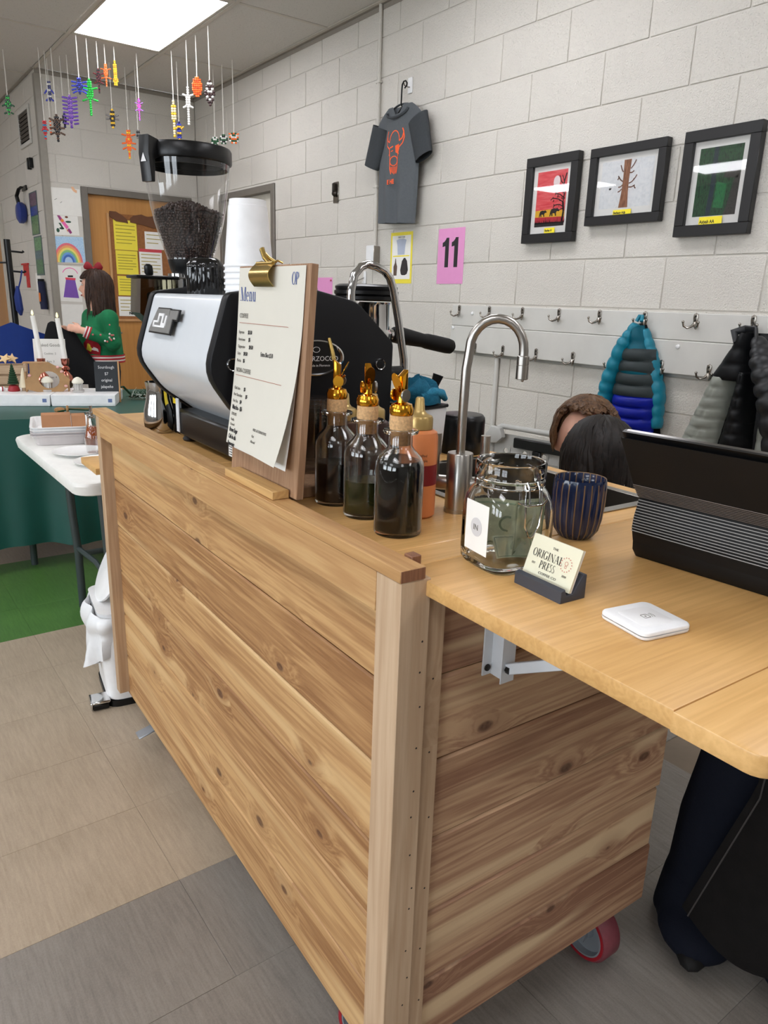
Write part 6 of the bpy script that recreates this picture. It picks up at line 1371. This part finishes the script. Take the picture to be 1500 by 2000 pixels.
ornament(2.490,5.60,2.413,.061,.06,'dark green bead wreath, left of three beside the hopper',[.6,.9,1,.9,.6],[DG,WH,DG])
ornament(2.491,5.45,2.407,.066,.06,'dark green and silver bead wreath, middle of three beside the hopper',[.5,.9,1,1,.9,.6],[DG,BK,WH])
ornament(2.502,5.30,2.394,.072,.072,'green bead wreath with an orange bow, right of three beside the hopper',[.5,.8,1,1,.9,.6],[OR,DG,WH],((.8,.8,.1),),OR)
# ================================================================ PEOPLE
M_skin=NT('skin'); _v=M_skin.coords(); _n=M_skin.new('ShaderNodeTexNoise',Vector=_v,Scale=40.,Detail=3.); M_skin=M_skin.out(M_skin.mix(_n.outputs[0],(*lin((214,160,136)),1),(*lin((232,182,158)),1)),.5,Subsurface_Weight=.1)
def remesh(o,vox,sm=4):
    m=o.modifiers.new('remesh','REMESH'); m.mode='VOXEL'; m.voxel_size=vox; m.use_smooth_shade=True
    s=o.modifiers.new('smooth','SMOOTH'); s.factor=.5; s.iterations=sm
    return o
def limb(g,pts,rs):
    g.tube(pts,rs,14)
    for p,r in zip(pts,rs): g.ell(p,r*1.0,12,8)
def headgeo(g,c,s,M):
    c=M@Vector(c) if M is None else Vector(c)
    H_=T3(*c)@M
    g.ell((0,.008*s,.012*s),(.076*s,.094*s,.092*s),20,14,M=H_); g.ell((0,-.018*s,-.045*s),(.058*s,.066*s,.072*s),18,12,M=H_); g.ell((0,-.040*s,-.092*s),(.032*s,.034*s,.024*s),12,8,M=H_)
    g.tube([H_@Vector((0,-.082*s,.012*s)),H_@Vector((0,-.101*s,-.024*s)),H_@Vector((0,-.086*s,-.036*s))],[.008*s,.0145*s,.011*s],10)
    for s_ in (-1,1):
        g.ell((s_*.076*s,.012*s,-.018*s),(.010*s,.022*s,.032*s),10,8,M=H_); g.ell((s_*.030*s,-.076*s,.028*s),(.022*s,.012*s,.007*s),10,6,M=H_); g.ell((s_*.040*s,-.056*s,-.03*s),(.022*s,.022*s,.022*s),10,8,M=H_)
    g.ell((0,-.083*s,-.062*s),(.022*s,.011*s,.008*s),12,6,M=H_)
    return H_
def hand(g,w,d,n,s=1.,curl=.5):
    """palm with five separate fingers; w wrist, d pointing direction, n palm normal"""
    d=Vector(d).normalized(); n=Vector(n); n=(n-d*n.dot(d)).normalized(); b=d.cross(n); w=Vector(w)
    pc=w+d*.048*s; M=Matrix.Translation(pc)@Matrix((tuple(b)+(0,),tuple(d)+(0,),tuple(n)+(0,),(0,0,0,1))).transposed()
    g.ell((0,0,0),(.038*s,.050*s,.015*s),14,10,M=M)
    for k,(o,l) in enumerate(((-.027,.060),(-.009,.072),(.010,.077),(.027,.068))):
        p0=pc+b*o*s+d*.034*s; a=p0+d*l*.45*s+n*curl*l*.12*s; e=a+(d*(1-curl)+n*curl).normalized()*l*.3*s; f=e+(d*(1-curl*1.5)+n*curl*1.4).normalized()*l*.25*s
        g.tube([p0,a,e,f],[.0095*s,.009*s,.0082*s,.0065*s],10); g.ell(f,.0065*s,8,6)
    p0=pc-b*.030*s-d*.015*s; a=p0-b*.022*s+d*.028*s+n*.012*s; f=a+d*.030*s+n*.012*s
    g.tube([p0,a,f],[.013*s,.0105*s,.0075*s],10); g.ell(f,.0075*s,8,6)
def face(H_,s,t,eyes=(60,40,30)):
    for s_ in (-1,1):
        e=obj('eye',G().ell((s_*.030*s,-.0795*s,.010*s),(.0115*s,.0065*s,.0060*s),14,10,M=H_),mat('eye_white',(236,232,228),.15),t); obj('iris',G().ell((s_*.030*s,-.0845*s,.010*s),(.0052*s,.002*s,.0052*s),12,8,M=H_),mat('iris_brown',eyes,.15),e)
    obj('lips',G().ell((0,-.0925*s,-.062*s),(.021*s,.006*s,.0065*s),14,8,M=H_),mat('lips',(186,110,104),.45),t)
    for s_ in (-1,1): obj('eyebrow',G().tube([H_@Vector((s_*.014*s,-.090*s,.032*s)),H_@Vector((s_*.030*s,-.090*s,.037*s)),H_@Vector((s_*.046*s,-.080*s,.031*s))],[.003*s,.004*s,.002*s],6),mat('brow',(70,48,36),.9),t)
def hairmat(name,a,b):
    n=NT(name); v=n.coords((1,1,1)); no=n.new('ShaderNodeTexNoise',Vector=v,Scale=120.,Detail=4.); oi=n.new('ShaderNodeTexNoise',Vector=v,Scale=14.)
    f=n.math('ADD',n.math('MULTIPLY',no.outputs[0],.6),n.math('MULTIPLY',oi.outputs[0],.4)); return n.out(n.ramp(f,[(.35,lin(a)),(.65,lin(b))]),.55,Specular_IOR_Level=.3)
def hair(H_,s,t,m,seed,ln,front,crown=(0,.03,.10),wav=.004,grow=1.0,count=230):
    """clumps of hair that leave a crown whirl, follow the skull and fall free below it"""
    rh=random.Random(seed); g=G()
    g.ell((0,.030*s,.030*s),(.081*s,.084*s,.082*s),20,14,M=H_)
    R=Vector((.083*s,.102*s,.098*s)); C0=Vector((0,.012*s,.014*s)); g2=G()
    for k in range(count):
        az=2*math.pi*k/count+rh.uniform(-.05,.05); fr=max(0,-math.sin(az))   # fr: 1 at the face side (-y)
        L=(ln(az) if callable(ln) else ln)*rh.uniform(.86,1.08); pts=[];rs=[]
        th=rh.uniform(.05,.55) if k%3 else rh.uniform(.5,1.0); lim=front if fr>.55 else 9
        d=0; tw=rh.uniform(-.12,.12); px=None; lift=rh.uniform(.0,.006)*s
        for i in range(9):
            a=th+ i*(L-th)/8.
            if i and fr>.5 and a>lim: break
            aa=min(a,1.75); q=Vector((math.cos(az+tw*i*.3)*math.sin(aa)*R.x,math.sin(az+tw*i*.3)*math.sin(aa)*R.y,math.cos(aa)*R.z))*(1+ .02*grow)+C0
            q=q+q.normalized()*lift
            if a>1.75: q.z-=(a-1.75)*R.z*1.05; q.x*=1+.06*(a-1.75); q.y*=1+.03*(a-1.75)
            q+=Vector((math.sin(i*1.3+k)*wav,math.cos(i*1.1+k*2)*wav,0))*s
            pts.append(H_@q); rs.append(.0075*s*(.55+.7*math.sin(math.pi*min(1,(i+1)/9.)))*rh.uniform(.8,1.15))
        if len(pts)<3: continue
        rs[-1]=.0012*s; g2.tube(pts,rs,5,flat=.6)
    o=obj('scalp_hair',g,m,t); c=obj('hair_strands',g2,m,o); c['kind']='stuff'
    return o
# --- girl in the green jumper
gl=thing('person','person with long brown hair and a red bow in a green festive jumper','person',(1.505,5.43,0),R_(-84))
s=.96; g=G(); HM=RZ(-26)
H_=headgeo(g,(0,-.01,1.345),s,HM)
g.tube([(0,.0,1.14),(0,.0,1.20),(0,-.005,1.27)],[.058,.046,.048],14); g.ell((0,.0,1.06),(.14,.095,.14),18,12); g.ell((0,.01,.80),(.135,.10,.13),18,12); g.tube([(0,.0,1.05),(0,.005,.82)],[.115,.115],16)
AR=[(.155,.01,1.135),(.185,.015,.98),(.12,-.155,1.055)]; AL=[(-.155,.01,1.135),(-.18,-.02,.96),(-.06,-.19,1.05)]
for A_ in (AR,AL): limb(g,A_,[.048,.038,.026]); 
hand(g,AR[2],(-.25,-.9,.25),(-.9,.2,-.3),.82,.75); hand(g,AL[2],(.25,-.9,.2),(.9,.2,-.3),.82,.75)
LG=lambda s_:[(s_*.075,.01,.78),(s_*.08,-.005,.42),(s_*.08,.015,.07)]
for s_ in (-1,1): limb(g,LG(s_),[.075,.052,.038]); limb(g,[(s_*.08,.02,.045),(s_*.085,-.11,.034)],[.038,.030])
bd_=remesh(obj('body',g,M_skin,gl),.008); face(H_,s,gl)
M_jump=mat('green_knit',(10,110,66),.9,bump=.4,bs=240.,var=.1)
g=G(); g.ell((0,.0,1.06),(.158,.112,.135),18,12); g.tube([(0,0,1.08),(0,.005,.95),(0,.005,.855)],[.14,.143,.150],24); g.ell((0,0,1.15),(.10,.07,.05),14,8); g.tube([(-.15,.005,1.115),(.15,.005,1.115)],[.066,.066],14)
for A_ in (AR,AL): limb(g,[A_[0],A_[1],tuple(Vector(A_[1]).lerp(Vector(A_[2]),.80))],[.066,.058,.044])
jm=remesh(obj('jumper',g,M_jump,gl),.009)
M_st=mat('white_knit',(232,220,216),.9); M_rk=mat('red_knit',(176,30,44),.9)
g=G()
for k,(z,m_) in enumerate(((.842,M_rk),(.853,M_st),(.864,M_rk),(.875,M_st),(.886,M_rk))): obj('hem_band',G().lathe([(.152,-.0055),(.1555,0),(.152,.0055)],(0,.005,z),32,M=None,cap0=False,cap1=False),m_,jm)
for A_ in (AR,AL):
    a,b=Vector(A_[1]),Vector(A_[2])
    for k in range(4): obj('cuff_band',G().tube([a.lerp(b,.78+.05*k),a.lerp(b,.825+.05*k)],.044-.002*k,16),M_st if k%2 else M_rk,jm)
def on_side(az,z,r=.150): return Vector((r*math.cos(az),.005+r*math.sin(az),z))
def patch(name,poly,m):
    gg=G(); cx=sum(a for a,b in poly)/len(poly); cz=sum(b for a,b in poly)/len(poly); n_=len(poly)
    P=[on_side(a,z,.1545) for a,z in poly]; Cc=on_side(cx,cz,.158)
    for i in range(n_): gg.poly([Cc,P[i],P[(i+1)%n_]])
    return obj(name,gg,m,jm,solid=.002)
patch('red_patch',[(-1.15,.90),(-.45,.895),(-.40,.95),(-.6,1.0),(-.95,1.01),(-1.2,.97)],M_rk); patch('yellow_patch',[(-1.05,.93),(-.85,.915),(-.72,.945),(-.8,.975),(-.98,.97)],mat('yellow_knit',(222,204,60),.9)); patch('white_patch',[(-.82,.93),(-.5,.915),(-.52,.935),(-.75,.955)],M_st)
rj=random.Random(9)
for k in range(12):
    f=rj.random(); a=Vector(AR[0]).lerp(Vector(AR[1]),f) if k%2 else Vector(AR[1]).lerp(Vector(AR[2]),f*.7); d=Vector((1,rj.uniform(-.7,.5),rj.uniform(-.3,.5))).normalized(); obj('bobble',G().ell(tuple(a+d*.062),.007,8,6),mat('bobble_pink',(190,110,104),.8) if k%3 else M_st,jm)
g=G(); 
for s_ in (-1,1): limb(g,LG(s_),[.088,.066,.052])
g.ell((0,.01,.80),(.145,.11,.10),16,10); remesh(obj('trousers',g,mat('black_cotton',(20,20,22),.85),gl),.009)
for s_ in (-1,1): obj('shoe',G().ell((s_*.083,-.045,.036),(.044,.115,.036),16,10),M_blackm,gl)
M_hbr=hairmat('dark_brown_hair',(30,18,13),(66,43,30)); hr=hair(H_,s*1.03,gl,M_hbr,3,lambda az:3.75 if math.sin(az)>-.45 else (3.2 if math.sin(az)>-.75 else 1.35),1.25,count=300)
bw=obj('hair_bow',G().ell((0,0,0),(.016,.014,.014),10,8,M=H_@T3(0,-.0,.118*s)),mat('red_velvet',(140,16,30),.7),gl)
for s_ in (-1,1): obj('bow_loop',G().lathe([(.006,0),(.024,.03),(.028,.05),(.018,.062),(0,.05)],n=16,M=H_@T3(0,.0,.12*s)@RX(s_*62)@Matrix.Diagonal((.55,1,1,1))),mat('red_velvet',(140,16,30),.7),bw)
t=thing('tote_bag','black cloth bag held up by the person in the green jumper','bag',(1.235,5.355,.70),R_(-20))
obj('cloth',G().grid(lambda u,v:((u-.5)*(.16+.30*v)+.10*v*v,-.02*math.sin(u*9)*v-.05*math.sin(math.pi*u),.385-.385*v+.03*math.sin(u*5+.5)*(1-v)),22,18),mat('black_cotton_bag',(26,26,28),.85),t,angle=80,solid=.01)
t=thing('blue_chair','blue fabric folding chair behind the green table','chair',(1.02,5.55,0),R_(-20)); M_bc=mat('royal_blue_canvas',(30,66,150),.75)
obj('back_rest',G().grid(lambda u,v:((u-.5)*(.30+.16*v),.03-.06*math.sin(math.pi*u),1.10-.06*abs(u-.35)*2-.50*v),18,14),M_bc,t,angle=80,solid=.012); obj('seat',G().box((-.22,-.42,.43),(.22,.02,.46),.012,2),M_bc,t)
for x in (-.21,.21):
    obj('leg',G().tube([(x,.06,1.08),(x,.03,.45),(x,-.30,.0)],.011,8),M_blackp,t); obj('leg',G().tube([(x*.95,-.42,.45),(x*.95,.14,.0)],.011,8),M_blackp,t)
t=thing('price_list','printed white price list standing in front of the blue chair','sign',(.985,4.585,ZG),R_(-14)); pl_=obj('sheet',G().box((-.085,-.001,0),(.085,.001,.305),M=RX(-8)),M_paper,t); obj('foot',G().box((-.05,.004,0),(.05,.09,.006),.001),M_plas,t)
for k,s_ in enumerate(('Baked Goods','Cookies  2','Bars  3','Bread  7','Cakes  4')): text('lettering',s_,.024 if k==0 else .016,RX(-8)@T3(0,-.0018,.262-.045*k)@RX(90),M_inkg,pl_,'CENTER',.9)
# --- two people crouching behind the counter
def crouch(label,loc,rz,s,hm,hseed,hl,fr,topm,tilt,hz,bk=1.):
    t=thing('person',label,'person',loc,rz); g=G(); hc=(0,-.06*s,hz)
    H_=headgeo(g,hc,s,RX(tilt)); nb=Vector((0,.02*s,hz-.185*s)); ch=Vector((0,.07*s*bk,hz-.36*s)); pe=Vector((0,.16*s*bk,max(.26,hz-.68*s)))
    g.tube([nb,Vector((0,-.0,hz-.12*s)),Vector(hc)],[.062*s,.052*s,.05*s],14); g.tube([pe,pe.lerp(ch,.5),ch,nb],[.145*s,.135*s,.15*s,.085*s],18); g.ell(tuple(ch),(.165*s,.11*s,.15*s),18,12)
    arms=[];legs=[]
    for s_ in (-1,1):
        sh=Vector((s_*.172*s,.05*s*bk,hz-.245*s)); el=sh+Vector((s_*.03,.01,-.27))*s; wr=el+Vector((-s_*.01,-.08,-.20))*s; arms.append((sh,el,wr)); limb(g,[sh,el,wr],[.054*s,.042*s,.028*s]); hand(g,wr,(0,-.35,-1),(-s_,-.2,0),s,.4)
        hp=pe+Vector((s_*.09*s,-.02,-.03)); kn=Vector((s_*.17*s,pe.y-.20*s,max(.12,pe.z-.08))); an=Vector((s_*.13*s,pe.y-.03*s,.08)); legs.append((hp,kn,an)); limb(g,[hp,kn],[.088*s,.058*s]); limb(g,[kn,an],[.056*s,.040*s]); limb(g,[an+Vector((0,.0,-.025)),an+Vector((0,-.12*s,-.040))],[.042*s,.032*s])
    remesh(obj('body',g,M_skin,t),.009); face(H_,s,t)
    g=G(); g.tube([pe,pe.lerp(ch,.5),ch,nb.lerp(ch,.25)],[.163*s,.156*s,.168*s,.11*s],20); g.ell(tuple(ch),(.182*s,.126*s,.155*s),18,12); g.tube([arms[0][0]+Vector((0,0,-.01)),nb+Vector((0,.01,-.035)),arms[1][0]+Vector((0,0,-.01))],[.068*s,.08*s,.068*s],14)
    for A_ in arms: limb(g,[A_[0],A_[1],A_[1].lerp(A_[2],.85)],[.073*s,.062*s,.046*s])
    tp=remesh(obj('top',g,topm,t),.010); obj('collar',G().tube([tuple(nb+Vector((.085*s*math.cos(R_(a)),.075*s*math.sin(R_(a))+.0,.0+.02*math.sin(R_(a))))) for a in range(0,360,24)],.019*s,8,closed=True),topm,tp)
    g=G()
    for L in legs: limb(g,[L[0],L[1]],[.102*s,.074*s]); limb(g,[L[1],L[2]],[.072*s,.055*s])
    g.ell(tuple(pe),(.165*s,.14*s,.13*s),16,10); remesh(obj('trousers',g,mat('navy_denim',(28,32,48),.85),t),.010)
    for L in legs: obj('shoe',G().ell(tuple(L[2]+Vector((0,-.045,-.038))),(.046*s,.12*s,.040*s),14,9),M_blackm,t)
    hair(H_,s*1.04,t,hm,hseed,hl,fr,count=240,wav=.003)
    return t
crouch('person with tousled brown hair and a tan corduroy coat, facing the camera behind the counter',(1.705,1.335,0),R_(-52),.98,hairmat('mid_brown_hair',(62,42,28),(120,88,60)),5,lambda az:1.95 if math.sin(az)>-.35 else .85,.85,mat('tan_corduroy',(150,124,92),.95,bump=.4,bs=120.),3,.955)
crouch('person with short dark hair seen from behind, close behind the counter and tablet',(1.452,1.085,0),R_(128),.97,hairmat('near_black_hair',(12,9,8),(34,25,20)),8,lambda az:2.55 if math.sin(az)>-.2 else 2.0,1.05,mat('charcoal_wool',(48,44,44),.95,bump=.3,bs=200.),10,.935,.25)
# --- server at the right edge
sv=thing('person','person in dark navy trousers and a long black apron standing at the right edge','person',(1.425,.54,0),R_(-66))
s=1.; g=G()
def ox(z): return .20*min(1,max(0,(z-.40)/.55))
def Q(x,y,z): return (x+ox(z),y,z)
H_=headgeo(g,Q(0,-.02,1.56),s,RX(8)); g.tube([Q(0,.01,1.34),Q(0,.0,1.42),Q(0,-.015,1.5)],[.07,.055,.055],14); g.ell(Q(0,.01,1.22),(.165,.11,.17),18,12); g.ell(Q(0,.015,.92),(.155,.115,.14),18,12); g.tube([Q(0,.01,1.2),Q(0,.012,.95)],[.13,.13],16)
AS=[[Q(s_*.185,.02,1.33),Q(s_*.21+.02,.04,1.07),Q(s_*.13+.04,-.16,.98)] for s_ in (-1,1)]
for s_,A_ in zip((-1,1),AS): limb(g,A_,[.055,.043,.029]); hand(g,A_[2],(-s_*.35,-1,-.1),(0,-.1,-1),1.,.45)
LS=lambda s_:[Q(s_*.09,.015,.90),Q(s_*.092,-.005,.49),(s_*.092,.015,.08)]
for s_ in (-1,1): limb(g,LS(s_),[.092,.062,.045]); limb(g,[(s_*.092,.02,.055),(s_*.10,-.12,.040)],[.044,.034])
remesh(obj('body',g,M_skin,sv),.009); face(H_,s,sv)
g=G(); g.ell(Q(0,.01,1.22),(.182,.126,.165),18,12); g.tube([Q(0,.01,1.2),Q(0,.012,.98)],[.152,.155],20); g.tube([Q(-.17,.02,1.315),Q(0,.01,1.35),Q(.17,.02,1.315)],[.07,.085,.07],14)
for A_ in AS: limb(g,[A_[0],A_[1],tuple(Vector(A_[1]).lerp(Vector(A_[2]),.82))],[.074,.062,.046])
remesh(obj('top',g,mat('black_cotton',(20,20,22),.85),sv),.010)
M_nav=mat('dark_navy_denim',(14,18,30),.85,bump=.2,bs=200.,Specular_IOR_Level=.2); g=G()
for s_ in (-1,1): limb(g,[Q(s_*.09,.015,.90),Q(s_*.092,-.002,.49),(s_*.094,.008,.26),(s_*.096,.005,.10)],[.112,.084,.082,.088]); g.tube([(s_*.096,.0,.12),(s_*.098,-.02,.018)],[.090,.102],18); g.ell((s_*.098,-.06,.045),(.085,.115,.050),16,10)
g.ell(Q(0,.015,.92),(.172,.13,.12),16,10); remesh(obj('trousers',g,M_nav,sv),.009)
for s_ in (-1,1): obj('shoe',G().ell((s_*.098,-.06,.032),(.046,.13,.032),16,10),M_blackm,sv)
def apron(u,v):
    z=1.02-.90*v; xl=-.10+.06*min(1,v*1.6) if z>.45 else -.04-.28*(.45-z); xr=.24+.04*v
    x=xl+(xr-xl)*u+(ox(z) if z>.6 else 0)*min(1,(z-.6)/.3); y=-.125-.06*math.sin(math.pi*min(1,u*1.0))-.03*v*math.sin(u*7); return (x,y,z-.03*math.sin(math.pi*u)*v)
ap=obj('apron',G().grid(apron,26,24),mat('black_washed_canvas',(40,38,37),.9,bump=.2,bs=240.,var=.15,scale=25.,Specular_IOR_Level=.2),sv,angle=80,solid=.003)
obj('apron_seam',G().tube([Vector(apron(.035,k/20))+Vector((0,-.003,0)) for k in range(21)],.0016,5),mat('seam_grey',(66,62,60),.9),ap)
hair(H_,1.03,sv,M_hbr,12,lambda az:2.2 if math.sin(az)>-.3 else 1.3,1.05,count=200)
